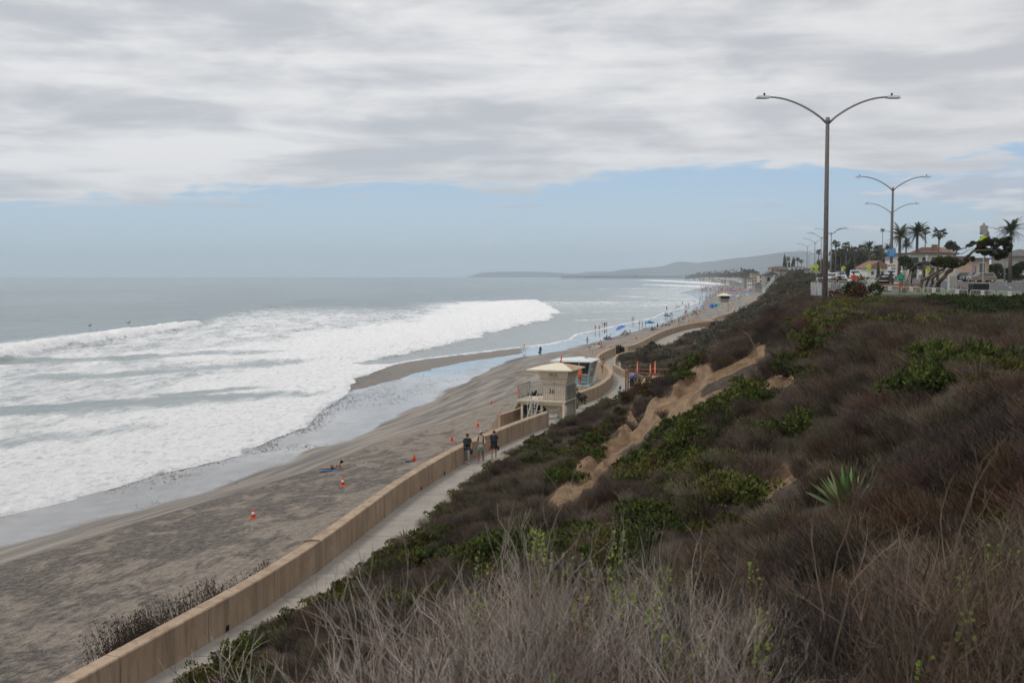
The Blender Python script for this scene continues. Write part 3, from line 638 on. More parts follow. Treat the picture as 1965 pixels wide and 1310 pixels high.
# ------------------------------------------------------------------ painted and plain materials
for n_, c_c, r_, v_ in (('cream paint', (.66, .57, .44), .6, .08), ('cream roof', (.74, .66, .52), .6, .10), ('blue paint', (.36, .48, .50), .55, .1), ('pale roof', (.64, .68, .66), .6, .12),
        ('grey steel', (.30, .29, .27), .5, .15), ('galvanised steel', (.46, .47, .48), .4, .12), ('lamp grey', (.24, .245, .25), .5, .12), ('white paint', (.72, .72, .70), .5, .05), ('black plastic', (.02, .02, .022), .45, .2), ('black paint', (.02, .02, .02), .6, .2),
        ('cone orange', (.80, .10, .03), .5, .08), ('orange plastic', (.82, .14, .05), .5, .08), ('red plastic', (.55, .03, .04), .5, .1), ('cone white', (.75, .75, .72), .5, .05), ('lumber', (.21, .125, .08), .8, .25), ('new lumber', (.38, .28, .185), .8, .2),
        ('tarp', (.10, .13, .13), .7, .2), ('sign yellow', (.50, .58, .02), .5, .04), ('sign blue', (.03, .22, .50), .5, .04), ('sign white', (.70, .70, .68), .5, .04), ('skin', (.45, .26, .17), .6, .06), ('tan skin', (.36, .19, .11), .6, .06), ('dark skin', (.22, .12, .08), .6, .06),
        ('hair brown', (.05, .03, .02), .7, .3), ('hair dark', (.02, .015, .012), .7, .3), ('hair grey', (.3, .28, .26), .7, .2), ('cloth black', (.022, .023, .027), .9, .2), ('cloth navy', (.025, .03, .06), .9, .2), ('cloth teal', (.12, .42, .48), .9, .15), ('cloth grey', (.30, .33, .31), .9, .12), ('cloth beige', (.46, .35, .27), .9, .1),
        ('cloth red', (.42, .05, .045), .9, .12), ('cloth white', (.72, .70, .68), .9, .06), ('cloth green', (.03, .28, .20), .9, .12), ('cloth orange', (.72, .17, .05), .9, .12), ('cloth blue', (.08, .17, .45), .9, .15), ('umbrella blue', (.07, .17, .50), .8, .1), ('umbrella aqua', (.18, .55, .62), .8, .1), ('umbrella green', (.25, .42, .30), .8, .1),
        ('tent teal', (.06, .48, .45), .8, .1), ('towel blue', (.08, .16, .36), .9, .2), ('towel red', (.50, .20, .16), .9, .2), ('board white', (.75, .73, .66), .35, .05), ('dark cloth pile', (.10, .10, .11), .9, .4),
        ('sign glass', (.02, .03, .03), .3, .1), ('tile roof', (.21, .12, .085), .8, .2), ('stucco', (.52, .46, .38), .85, .08), ('stucco grey', (.30, .29, .27), .85, .08), ('stucco white', (.66, .64, .60), .85, .06), ('stucco tan', (.42, .31, .22), .85, .1), ('roof grey', (.13, .125, .12), .9, .2), ('bark', (.13, .10, .08), .9, .3), ('tree bark', (.11, .085, .07), .9, .4)):
    mat(n_, c_c, r_, v_, 5, bump=.15 if 'stucco' in n_ or 'bark' in n_ or 'lumber' in n_ else 0, spec=.3)
mat('rusty roof', (.30, .13, .05), .85, .3, 3, col2=(.62, .50, .36))
mat('glass', (.03, .045, .055), .08, .2, 2, spec=.8)
mat('weathered pole', (.045, .038, .034), .7, .3, 26, col2=(.20, .18, .16), stretch=(1, 1, .6))
mat('wetsuit', (.015, .016, .02), .5, .2)

def text(s, size, parent, M, matname, name='lettering', ext=.004, align='CENTER', space=1.0):
    cu = bpy.data.curves.new(name, 'FONT'); cu.body = s; cu.size = size; cu.align_x = align; cu.align_y = 'CENTER'; cu.extrude = ext; cu.resolution_u = 2; cu.space_line = space
    o = bpy.data.objects.new(name, cu); COL.objects.link(o); bpy.context.view_layer.update()
    me = bpy.data.meshes.new_from_object(o.evaluated_get(bpy.context.evaluated_depsgraph_get())); bpy.data.objects.remove(o)
    me.transform(M); me.materials.clear(); me.materials.append(MATS[matname])
    return link(name, me, parent)
FRONT = Matrix.Rotation(R(90), 4, 'X')          # text plane facing -Y

# ------------------------------------------------------------------ lifeguard tower 36
def tower36():
    t = thing('lifeguard_tower', (.43, 89.1, 0), 'cream lifeguard tower numbered 36 with flared cabin and rust-stained roof', 'lifeguard tower', 'lifeguard towers', R(-18))
    z0 = 1.5
    d = MB(); d.box(-.05, 3.95, -.05, 3.25, z0 - .12, z0); d.frus((.35, 3.8, .15, 3.1), z0 - .42, (-.03, 3.93, -.03, 3.23), z0 - .123); d.build('deck', 'cream paint', t)
    a = (2.03, 3.86, .30, 2.95); b = (1.62, 4.18, -.05, 3.3); zb, ze = 2.73, 3.84
    c = MB(); c.frus(a, z0 + .003, a, zb); c.frus(a, zb, b, ze); cab = c.build('cabin', 'cream paint', t)
    r = MB(); e = (.85, 4.55, -.45, 3.7); r.frus(e, ze, (e[0] + .03, e[1] - .03, e[2] + .03, e[3] - .03), ze + .07)
    cx, cyy = 3.0, 1.7; v = [(e[0], e[2], ze + .073), (e[1], e[2], ze + .073), (e[1], e[3], ze + .073), (e[0], e[3], ze + .073), (cx - .35, cyy, ze + .48), (cx + .2, cyy, ze + .48)]
    r.m = 0; r.add(v, [(0, 1, 5, 4), (2, 3, 4, 5), (3, 0, 4)]); r.m = 1; r.add([v[1], v[2], v[5]], [(0, 1, 2)])
    ro = r.build('roof', ['cream roof', 'rusty roof'], t)
    # seams, shutter line, bracket
    s = MB(); s.box(1.86, 3.98, .085, .125, 3.18, 3.2); s.box(1.98, 3.9, .26, .32, zb - .02, zb + .02); s.box(2.85, 2.97, .2, .30, 2.8, 2.87); s.build('trim', 'grey steel', cab)
    fl = math.atan2(ze - zb, -.35)
    Mt = Matrix.Translation((2.72, .285, 2.18)) @ FRONT
    text('36', .58, cab, Mt, 'black paint', 'number', .003); text('___ ____', .07, cab, Matrix.Translation((2.75, .285, 1.86)) @ FRONT, 'grey steel', 'caption', .002) if False else None
    k = math.atan(.35 / 1.11)
    Mf = Matrix.Translation((2.9, .005, 3.52)) @ Matrix.Rotation(k, 4, 'X') @ FRONT
    text('KEEP OFF', .17, cab, Mf, 'black paint', 'notice', .003)
    text('NO TRESPASSING', .10, cab, Matrix.Translation((2.9, .055, 3.36)) @ Matrix.Rotation(k, 4, 'X') @ FRONT, 'black paint', 'notice', .003)
    # side window slats on the right flank
    for i in range(3):
        m = MB(); m.box(3.862, 3.90, .8 + i * .7, 1.2 + i * .7, 1.9, 2.5); m.build('shutter', 'grey steel', cab)
    # legs and bracing
    for x, y in ((.3, .25), (.3, 2.9), (3.75, .1), (3.85, 3.1), (1.9, .3), (1.9, 2.9)):
        m = MB(); m.box(x - .08, x + .08, y - .08, y + .08, -.6, z0 - (.42 if 0.3 < x < 3.7 else .123) if x < 3.7 else z0 - .123); m.build('leg', 'cream paint', t)
    for a_, b_ in (((2.05, .2, .15), (3.65, .2, 1.05)), ((2.05, .24, 1.05), (3.65, .24, .15)), ((3.85, .3, .1), (3.85, 2.9, 1.1))):
        m = MB(); m.bar(a_, b_, .06); m.build('brace', 'grey steel', t)
    m = MB(); m.box(1.95, 3.7, .12, .2, .03, .10); m.box(1.95, 3.7, .6, 2.7, .0, .08); m.build('sill', 'grey steel', t)
    for i in range(13):
        m = MB(); y = .3 + i * .21; m.box(3.9, 3.93, y, y + .06, .02, z0 - .125); m.build('slat', 'grey steel', t)
    m = MB(); m.box(2.1, 3.55, .9, 1.0, .05, 1.05); m.build('storage_panel', 'cream paint', t)
    m = MB(); m.box(2.3, 3.1, .5, .8, .1, .4); m.build('kit_box', 'white paint', t)
    # railing
    def rail(p, q, skip=()):
        p, q = Vector(p), Vector(q); L = (q - p).length; n = int(L / .17)
        rr = MB(); rr.bar(p + Vector((0, 0, 1.12)), q + Vector((0, 0, 1.12)), .045); ro_ = rr.build('rail', 'grey steel', t); rr = MB(); rr.bar(p + Vector((0, 0, .12)), q + Vector((0, 0, .12)), .035); rr.build('bottom_rail', 'grey steel', ro_)
        for i in range(n + 1):
            x = p.lerp(q, i / n); w = .05 if i in (0, n) or i % 7 == 0 else .024
            m = MB(); m.bar(x + Vector((0, 0, 0)), x + Vector((0, 0, 1.12)), w); m.build('baluster', 'grey steel', ro_)
    rail((0.02, .02, z0), (1.15, .02, z0)); rail((1.75, .02, z0), (3.9, .02, z0)); rail((.02, .05, z0), (.02, 3.2, z0)); rail((.05, 3.2, z0), (2.0, 3.2, z0)); rail((3.9, .05, z0), (3.9, 3.2, z0))
    # stairs toward the camera
    for i in range(5):
        m = MB(); y = -.25 - i * .24; z = z0 - .25 - i * .25; m.box(1.2, 1.72, y - .12, y + .12, z, z + .04); m.build('stair_tread', 'grey steel', t)
    for x in (1.18, 1.74):
        m = MB(); m.bar((x, -.05, z0 - .1), (x, -1.4, .02), .05, .12); m.build('stringer', 'grey steel', t)
        m = MB(); m.tube([(x, .0, z0 + 1.0), (x, -1.15, z0 - .2), (x, -1.15, z0 - .9)], .022, 6); m.build('handrail', 'galvanised steel', t)
    return t
T36 = tower36()
def at36(x, y, z): return Matrix.Rotation(R(-18), 4, 'Z') @ Vector((x, y, z)) + Vector((.43, 89.1, 0))
m = MB(); m.tube([(0, 0, 0), (.04, 0, .22), (.09, 0, .60)], [.06, .065, .055], 10); m.m = 1; m.tube([(.045, 0, .26), (.05, 0, .31)], .07, 10)
tag(m.build('rolled_flag', ['red plastic', 'cone white'], None, True, at36(2.95, 2.0, 4.28)), 'red rolled beach flag standing on the roof of tower 36', 'flag')

def blue_tower():
    t = thing('lifeguard_tower', (6.0, 112.2, 0), 'pale blue glass-fronted lifeguard tower with a white roof behind tower 36', 'lifeguard tower', 'lifeguard towers', R(-16))
    MB().box(-1.3, 1.9, -.2, 2.7, -1, .28).build('plinth', 'wall concrete', t)
    MB().box(-1.1, 1.7, -.1, 2.5, .282, .45).build('floor', 'blue paint', t)
    z0, z1 = .453, 2.72; a = (-.9, 1.35, .5, 2.4); b = (-1.35, 1.85, .05, 2.8)
    e = (-2.2, 2.1, -.55, 3.3); r = MB(); r.frus(e, z1, (e[0] + .05, e[1] - .05, e[2] + .05, e[3] - .05), z1 + .1)
    v = [(e[0] + .02, e[2] + .02, z1 + .103), (e[1] - .02, e[2] + .02, z1 + .103), (e[1] - .02, e[3] - .02, z1 + .103), (e[0] + .02, e[3] - .02, z1 + .103), (.4, 1.35, z1 + .42), (.75, 1.35, z1 + .42)]
    r.add(v, [(0, 1, 5, 4), (1, 2, 5), (2, 3, 4, 5), (3, 0, 4)]); ro = r.build('roof', 'pale roof', t)
    MB().box(1.0, 1.3, .9, 1.1, z1 + .3, z1 + .42).build('roof_vent', 'grey steel', ro)
    ca = [(a[0], a[2]), (a[1], a[2]), (a[1], a[3]), (a[0], a[3])]; cb = [(b[0], b[2]), (b[1], b[2]), (b[1], b[3]), (b[0], b[3])]
    for i in range(4):
        m = MB(); m.bar((*ca[i], z0), (*cb[i], z1), .16); m.build('corner_post', 'blue paint', t)
    # front: lower wall left half, glass above, louvred door to the right
    def on(i, u, z):      # point on side i
        w = (z - z0) / (z1 - z0); p = Vector(ca[i]).lerp(Vector(cb[i]), w); q = Vector(ca[(i + 1) % 4]).lerp(Vector(cb[(i + 1) % 4]), w); r_ = p.lerp(q, u); return (r_.x, r_.y, z)
    def pan(i, u0, u1, za, zb, nm, mt, out=.03):
        P = [Vector(on(i, u0, za)), Vector(on(i, u1, za)), Vector(on(i, u1, zb)), Vector(on(i, u0, zb))]; n = (P[1] - P[0]).cross(P[3] - P[0]).normalized() * out
        m = MB(); m.add([p - n for p in P] + [p + n for p in P], [(3, 2, 1, 0), (4, 5, 6, 7), (0, 1, 5, 4), (1, 2, 6, 5), (2, 3, 7, 6), (3, 0, 4, 7)]); return m.build(nm, mt, t)
    pan(0, .05, .60, z0, 1.35, 'wall_panel', 'blue paint'); pan(0, .05, .60, 1.4, z1 - .05, 'window', 'glass', .015); pan(0, .60, .64, z0, z1, 'mullion', 'blue paint', .05)
    for k in range(6): pan(0, .66, .93, z0 + .1 + k * .36, z0 + .38 + k * .36, 'louvre', 'glass' if k > 2 else 'blue paint', .02)
    for i in (1, 2, 3):
        pan(i, .06, .94, z0, 1.2, 'wall_panel', 'blue paint'); pan(i, .06, .48, 1.25, z1 - .05, 'window', 'glass', .015); pan(i, .52, .94, 1.25, z1 - .05, 'window', 'glass', .015)
    for y in (0, ):
        m = MB(); m.bar((-1.05, -.05, 1.45), (1.65, -.05, 1.45), .04)
        for k in range(10): m.bar((-1.05 + k * .3, -.05, .45), (-1.05 + k * .3, -.05, 1.45), .025)
        m.build('railing', 'galvanised steel', t)
    return t
blue_tower()
def far_tower(loc, label, rz=0):
    t = thing('lifeguard_tower', loc, label, 'lifeguard tower', 'lifeguard towers', rz)
    for x in (-1.5, 1.5):
        for y in (0, 2.6): MB().box(x - .1, x + .1, y - .1, y + .1, -1, 1.3).build('leg', 'cream paint', t)
    MB().box(-2.4, 2.4, -.6, 3, 1.3, 1.5).build('deck', 'cream paint', t)
    MB().frus((-1.1, 1.2, .4, 2.6), 1.503, (-1.5, 1.6, 0, 3), 3.7).build('cabin', 'stucco grey', t)
    MB().frus((-1.35, 1.45, -.03, .3), 2.7, (-1.45, 1.55, -.06, .2), 3.5).build('window', 'glass', t)
    m = MB(); e = (-2.3, 2.4, -.9, 3.9); m.frus(e, 3.703, (-.2, .3, 1.3, 1.7), 4.5); m.build('roof', 'cream roof', t)
    m = MB(); m.bar((-2.3, -.5, 2.5), (2.3, -.5, 2.5), .06)
    for k in range(12): m.bar((-2.3 + k * .42, -.5, 1.5), (-2.3 + k * .42, -.5, 2.5), .04)
    m.build('railing', 'grey steel', t); return t
p_ = at(1391, 586, 372); far_tower((p_.x, 372, 11.2 - 60 / F * 372), 'distant sand-coloured lifeguard tower at the end of the far seawall')

# ------------------------------------------------------------------ timber stair platform behind the fence
def platform():
    t = thing('stair_platform', (12, 104, 0), 'unfinished timber stair platform with open joists beside the path', 'platform')
    X = lambda px, Y: (px - CX) / F * Y - 12
    def L(x0, y0, z0, x1, y1, z1, w, d, nm, mt='lumber'): m = MB(); m.bar((x0, y0, z0), (x1, y1, z1), w, d); return m.build(nm, mt, t)
    for x, y, h in ((-1.4, -.5, 2.5), (.65, -.8, 2.35), (1.35, -.9, 2.3), (-1.35, 2.0, 2.5), (2.5, 2.2, 2.5)): L(x, y, 0, x, y, h, .14, .14, 'post')
    L(-1.6, -.55, 2.46, 1.4, -.95, 2.28, .05, .14, 'rail'); L(-1.6, 2.0, 2.48, 3.5, 2.3, 2.48, .05, .14, 'rail'); L(-1.4, -.5, 2.46, -1.35, 2.0, 2.48, .05, .14, 'rail'); L(1.2, -.96, 2.22, 3.2, -1.0, 2.22, .05, .14, 'rail')
    for i in range(9):
        MB().box(.7 + i * .28, .96 + i * .28, -.6, 2.0, 1.86, 1.9).build('deck_board', 'new lumber', t)
    for i in range(6):
        x = -1.1 + i * .33; L(x, .9, 1.95 - .0, x + .12, .9, 1.2, .10, .05, 'joist', 'new lumber')
        L(x - .05, .8, 1.9, x + .35, .8, 1.9, .07, .12, 'joist', 'new lumber')
    for i in range(4):
        x = -1.2 + i * .62; L(x, -1.7, .75, x + .85, .6, 1.75, .06, .15, 'stringer', 'new lumber' if i else 'lumber')
    for i in range(3):
        MB().box(.65, 3.4, -1.05, -.98, 1.0 + i * .28, 1.26 + i * .28).build('fascia_board', 'lumber', t)
    for i in range(3):
        MB().box(-2.0, 1.2, -2.1, -2.03, .05 + i * .26, .29 + i * .26).build('retaining_board', 'lumber', t)
    L(1.4, -1.1, .4, 1.4, -1.1, 1.8, .07, .07, 'stake', 'cone white'); L(2.6, -1.1, .4, 2.6, -1.1, 1.7, .07, .07, 'stake', 'cone white')
    return t
platform()
def tarp_fence():
    t = thing('screened_fence', (9.3, 97, 0), 'grey-green mesh screen fence with a steel top rail in front of the platform', 'fence')
    P = [(9.75, 101.5), (9.3, 99.6), (9.15, 97.6), (9.35, 96.0), (9.8, 94.9), (10.6, 94.1)]
    H = [1.45, 1.45, 1.4, 1.35, 1.42, 1.5]
    mb = MB(); L = smooth_line(P, 2); n = len(L); vs = []; fs = []
    for i, p in enumerate(L):
        wob = .05 * math.sin(i * 2.3)
        for z in (0, .5, 1.0, 1.38): vs.append((p.x - 9.3 + wob * math.sin(z * 5), p.y - 97 + wob, z))
    for i in range(n - 1):
        for k in range(3): fs.append((i * 4 + k, i * 4 + 4 + k, i * 4 + 5 + k, i * 4 + 1 + k))
    mb.add(vs, fs); o = mb.build('screen', 'tarp', t, True); md = o.modifiers.new('s', 'SOLIDIFY'); md.thickness = .02
    m = MB(); m.tube([(p.x - 9.3, p.y - 97, 1.44) for p in L], .03, 6); m.build('top_rail', 'galvanised steel', t)
    for a, b in P: m = MB(); m.tube([(a - 9.3, b - 97, -.1), (a - 9.3, b - 97, 1.44)], .035, 6); m.build('post', 'galvanised steel', t)
tarp_fence()
def delineator(px, py, Y, label, h=1.1):
    p = at(px, py, Y); t = thing('delineator_post', p, label, 'traffic post', 'orange delineator posts')
    m = MB(); m.lathe([(.19, 0), (.19, .05), (.06, .06), (.055, h - .08), (.03, h - .02), (.03, h)], 10); m.build('post', 'orange plastic', t, True)
    for z in (.62, .86): m = MB(); m.lathe([(.062, z), (.060, z + .05)], 10); m.build('reflector', 'cone white', t, True)
delineator(1223, 719, 105.6, 'slim orange delineator post standing nearest the path on the timber platform', 1.25)
delineator(1248, 721, 104.6, 'shorter middle orange delineator post above the platform boards', 1.1)
delineator(1257, 719, 105.8, 'tall bright orange delineator post furthest right on the platform', 1.3)

# ------------------------------------------------------------------ traffic cones on the sand
def cone(px, py, label, h=.48, white=False):
    p = pick(px, py); p.z = tz(p.x, p.y); t = thing('traffic_cone', p, label, 'cone', 'orange cones on the sand', random.random() * 3, h / .48)
    t.rotation_euler = (random.uniform(-.05, .05), random.uniform(-.05, .05), random.random() * 3)
    MB().frus((-.17, .17, -.17, .17), 0, (-.155, .155, -.155, .155), .04).build('base', 'cone orange', t)
    m = MB(); m.lathe([(.125, .04), (.035, .47), (.026, .48)], 14); m.build('cone_body', 'cone orange', t, True)
    if white: m = MB(); m.lathe([(.094, .20), (.068, .32)], 14); m.build('reflective_collar', 'cone white', t, True)
for a in ((486, 994, 'orange cone with a white collar, nearest the camera on the sand', .5, True), (658, 931, 'orange cone with a white collar just below the sunbather', .5, True),
          (795, 885, 'plain orange cone beside a dark patch near the seawall', .52), (867, 846, 'orange cone on the sand left of the three walkers', .44), (917, 819, 'orange cone on the sand above the walkers\' heads', .44),
          (960, 797, 'orange cone nearest the concrete apron', .42), (943, 775, 'orange cone on smooth sand left of tower 36', .42), (1010, 779, 'orange cone peeking out behind the tower 36 stairs', .44),
          (1186, 664, 'small orange cone near the sandy ramp beyond the towers', .5), (1221, 651, 'faint distant orange cone beside the far seawall', .6), (1153, 668, 'tiny orange cone by the beachgoers beyond the blue tower', .5)): cone(*a)
p_ = pick(994.5, 757); tag(MB().lathe([(.16, 0), (.17, .1), (.17, .75), (.12, .8)], 12, (p_.x, p_.y, p_.z)).build('marker_drum', 'orange plastic', None, True), 'small orange drum marker at the left corner of tower 36', 'drum')
m = MB(); m.frus((-.35, .35, -.15, .15), 0, (-.3, .25, -.12, .1), .06); p_ = pick(787, 886); tag(m.build('flat_mat', 'black plastic', None, False, p_ + Vector((0, 0, .02))), 'flattened dark bag lying beside the plain orange cone', 'bag')
# ------------------------------------------------------------------ vegetation
for n_, a_, b_, r_ in (('dry twig', (.048, .037, .027), (.168, .134, .098), .48), ('dark twig', (.035, .028, .025), (.09, .072, .06), .3), ('russet twig', (.065, .038, .022), (.125, .08, .05), .3), ('pale stem', (.15, .128, .105), (.45, .40, .34), .4),
        ('leaf dark', (.014, .024, .008), (.05, .07, .02), .3), ('leaf green', (.03, .045, .010), (.085, .105, .022), .3), ('leaf yellow', (.05, .058, .012), (.15, .155, .035), .35), ('leaf bright', (.06, .085, .022), (.20, .23, .07), .25),
        ('leaf far', (.05, .052, .034), (.115, .11, .078), .3), ('leaf red', (.05, .028, .014), (.10, .058, .026), .3), ('seed head', (.045, .022, .012), (.09, .045, .02), .3), ('sprout', (.10, .16, .03), (.20, .28, .06), .2)):
    mat(n_, a_, .85, 0, 3.0, rnd=r_, col2=b_, spec=.15)

def hidden_proto(name, mb, mats, smooth=False):
    return bpy.data.objects.new(name, mb.mesh(name, mats, smooth))
def ribbon3(mb, pts, r0, r1):
    """three-sided tapering stem"""
    k = len(pts); vs = []; fs = []
    a0 = random.random() * 6.28
    for i, p in enumerate(pts):
        r = r0 + (r1 - r0) * i / (k - 1)
        for j in range(3):
            a = a0 + j * 2.0944; vs.append((p[0] + r * math.cos(a), p[1] + r * math.sin(a), p[2]))
    for i in range(k - 1):
        for j in range(3): fs.append((i * 3 + j, i * 3 + (j + 1) % 3, i * 3 + 3 + (j + 1) % 3, i * 3 + 3 + j))
    mb.add(vs, fs)
def twig_bush(seed, n, h, rad, w, lean=(-.18, .05), side=2):
    random.seed(seed); mb = MB()
    for _ in range(n):
        a = random.random() * 6.283; q = math.sqrt(random.random()); bx, by = math.cos(a) * q * rad * .5, math.sin(a) * q * rad * .5
        L = h * random.uniform(.55, 1.05) * (1 - .35 * q); o = q * rad * random.uniform(.5, 1.0)
        ex, ey = bx + math.cos(a) * o * .8 + lean[0] * L + random.gauss(0, .06), by + math.sin(a) * o * .8 + lean[1] * L + random.gauss(0, .06)
        mx, my = bx + (ex - bx) * .4 + random.gauss(0, .03), by + (ey - by) * .4 + random.gauss(0, .03)
        pts = [(bx, by, -.1), (mx, my, L * .5), (ex, ey, L)]
        ribbon3(mb, pts, w, w * .35)
        for _s in range(side):
            t = random.uniform(.35, .95); sx, sy, sz = mx + (ex - mx) * t, my + (ey - my) * t, L * (.5 + .5 * t); l = L * random.uniform(.12, .3)
            dx, dy = random.gauss(0, 1) * l * .6, random.gauss(0, 1) * l * .6; ww = w * .5
            mb.add([(sx - ww, sy, sz), (sx + ww, sy, sz), (sx + dx, sy + dy, sz + l)], [(0, 1, 2)])
    return mb
def branchy(seed, n, h, w, spread=.5, lean=(-.1, 0), depth=3):
    random.seed(seed); mb = MB()
    def grow(p, d, L, r, k):
        q = [p]; c = Vector(p)
        for i in range(3):
            d = (d + Vector((random.gauss(0, .13), random.gauss(0, .13), random.gauss(.05, .08)))).normalized(); c = c + d * L / 3; q.append(c.copy())
        ribbon3(mb, q, r, r * .62)
        if k > 0:
            for _ in range(random.choice((2, 2, 3))):
                nd = (d + Vector((random.gauss(0, .42), random.gauss(0, .42), random.gauss(.05, .25)))).normalized(); grow(q[random.choice((2, 3, 3))], nd, L * random.uniform(.5, .8), r * .6, k - 1)
    for _ in range(n):
        a = random.random() * 6.283; q = random.random() * spread
        d = Vector((math.cos(a) * q + lean[0], math.sin(a) * q + lean[1], 1)).normalized()
        grow(Vector((math.cos(a) * q * .4, math.sin(a) * q * .4, -.1)), d, h * random.uniform(.35, .55), w * random.uniform(.7, 1.2), depth)
    return mb
def leaf_bush(seed, n, h, rad, leaf, lumps=7, up=.5, stems=25, elong=1.6):
    random.seed(seed); mb = MB(); L = [(random.gauss(0, rad * .42), random.gauss(0, rad * .42), random.uniform(.25, .8) * h, random.uniform(.28, .5) * rad) for _ in range(lumps)]
    for _ in range(n):
        cx, cy_, cz, r = random.choice(L); v = Vector((random.gauss(0, 1), random.gauss(0, 1), random.gauss(.3, 1))).normalized()
        rr = r * random.uniform(.55, 1.08); p = Vector((cx + v.x * rr, cy_ + v.y * rr, max(.02, cz + v.z * rr * .75)))
        u = (v + Vector((random.gauss(0, .5), random.gauss(0, .5), up + random.gauss(0, .4)))).normalized(); s = u.orthogonal(); s.rotate(Matrix.Rotation(random.random() * 6.28, 3, u)); l = leaf * random.uniform(.6, 1.3)
        mb.m = 0 if random.random() < .9 else 1
        mb.add([p - s * l * .32, p + u * l * .5 * elong - s * l * .3, p + u * l * elong, p + u * l * .5 * elong + s * l * .36, p + s * l * .2], [(0, 4, 3, 1), (1, 3, 2)])
    mb.m = 1
    for _ in range(stems):
        a = random.random() * 6.28; o = random.random() * rad * .7; ribbon3(mb, [(0, 0, -.1), (math.cos(a) * o * .5, math.sin(a) * o * .5, h * .5), (math.cos(a) * o, math.sin(a) * o, h * random.uniform(.7, 1.05))], .012, .004)
    return mb
def proto_coll(name, items):
    c = bpy.data.collections.new(name)
    for o in items: c.objects.link(o)
    return c
C_DRY = proto_coll('scrub kinds', [hidden_proto('scrub_%02d' % i, twig_bush(100 + i, 230, .62, .62, .0062), 'dry twig' if i < 5 else ('russet twig' if i == 5 else 'dark twig')) for i in range(8)])
C_NEAR = proto_coll('near scrub kinds', [hidden_proto('near_scrub_%02d' % i, branchy(200 + i, 26, .85, .0084, .65, (-.1, 0), 4), 'pale stem' if i < 4 else ('dry twig', 'russet twig')[i - 4]) for i in range(6)])
C_LEAF = proto_coll('leafy kinds', [hidden_proto('leafy_%02d' % i, leaf_bush(300 + i, 620, *a)) if False else hidden_proto('leafy_%02d' % i, leaf_bush(300 + i, a[4], a[0], a[1], a[2], up=a[3]), [a[5], a[6]]) for i, a in enumerate((
    (.34, .55, .055, .7, 520, 'leaf green', 'leaf yellow'), (.34, .55, .055, .7, 520, 'leaf green', 'leaf dark'), (.30, .50, .055, .6, 480, 'leaf red', 'leaf green'),
    (.42, .50, .045, 1.0, 520, 'leaf yellow', 'dry twig'), (.50, .55, .06, 1.0, 520, 'leaf bright', 'leaf green'), (.42, .65, .06, .4, 620, 'leaf dark', 'leaf green'), (.42, .65, .06, .4, 620, 'leaf dark', 'dark twig')))])
C_FAR = proto_coll('far scrub kinds', [hidden_proto('far_scrub_%02d' % i, twig_bush(400 + i, 170, .8, 1.5, .020, (-.1, 0), 2), 'dry twig') if i < 3 else hidden_proto('far_scrub_%02d' % i, leaf_bush(400 + i, 420, .9, 1.4, .16, 8), ['leaf far', 'dry twig']) for i in range(5)])

def scatter(name, coll, P, RZ, SCL, PID, tilt=None):
    me = bpy.data.meshes.new(name); n = len(P); me.vertices.add(n); me.vertices.foreach_set('co', np.asarray(P, np.float32).ravel())
    rot = np.zeros((n, 3), np.float32); rot[:, 2] = RZ
    if tilt is not None: rot[:, :2] = tilt
    a = me.attributes.new('rot', 'FLOAT_VECTOR', 'POINT'); a.data.foreach_set('vector', rot.ravel())
    a = me.attributes.new('scl', 'FLOAT', 'POINT'); a.data.foreach_set('value', np.asarray(SCL, np.float32))
    a = me.attributes.new('pid', 'INT', 'POINT'); a.data.foreach_set('value', np.asarray(PID, np.int32))
    o = link(name, me); o['kind'] = 'stuff'
    g = bpy.data.node_groups.new(name, 'GeometryNodeTree')
    g.interface.new_socket('Geometry', in_out='INPUT', socket_type='NodeSocketGeometry'); g.interface.new_socket('Geometry', in_out='OUTPUT', socket_type='NodeSocketGeometry')
    N, L = g.nodes, g.links; gi, go = N.new('NodeGroupInput'), N.new('NodeGroupOutput')
    ci = N.new('GeometryNodeCollectionInfo'); ci.inputs['Collection'].default_value = coll; ci.inputs['Separate Children'].default_value = True; ci.inputs['Reset Children'].default_value = True
    ip = N.new('GeometryNodeInstanceOnPoints'); ip.inputs['Pick Instance'].default_value = True
    def na(k, t):
        q = N.new('GeometryNodeInputNamedAttribute'); q.data_type = t; q.inputs['Name'].default_value = k; return q.outputs['Attribute']
    er = N.new('FunctionNodeEulerToRotation')
    L.new(gi.outputs[0], ip.inputs['Points']); L.new(ci.outputs[0], ip.inputs['Instance']); L.new(na('pid', 'INT'), ip.inputs['Instance Index'])
    L.new(na('rot', 'FLOAT_VECTOR'), er.inputs[0]); L.new(er.outputs[0], ip.inputs['Rotation']); L.new(na('scl', 'FLOAT'), ip.inputs['Scale']); L.new(ip.outputs[0], go.inputs[0])
    md = o.modifiers.new('scatter', 'NODES'); md.node_group = g
    return o
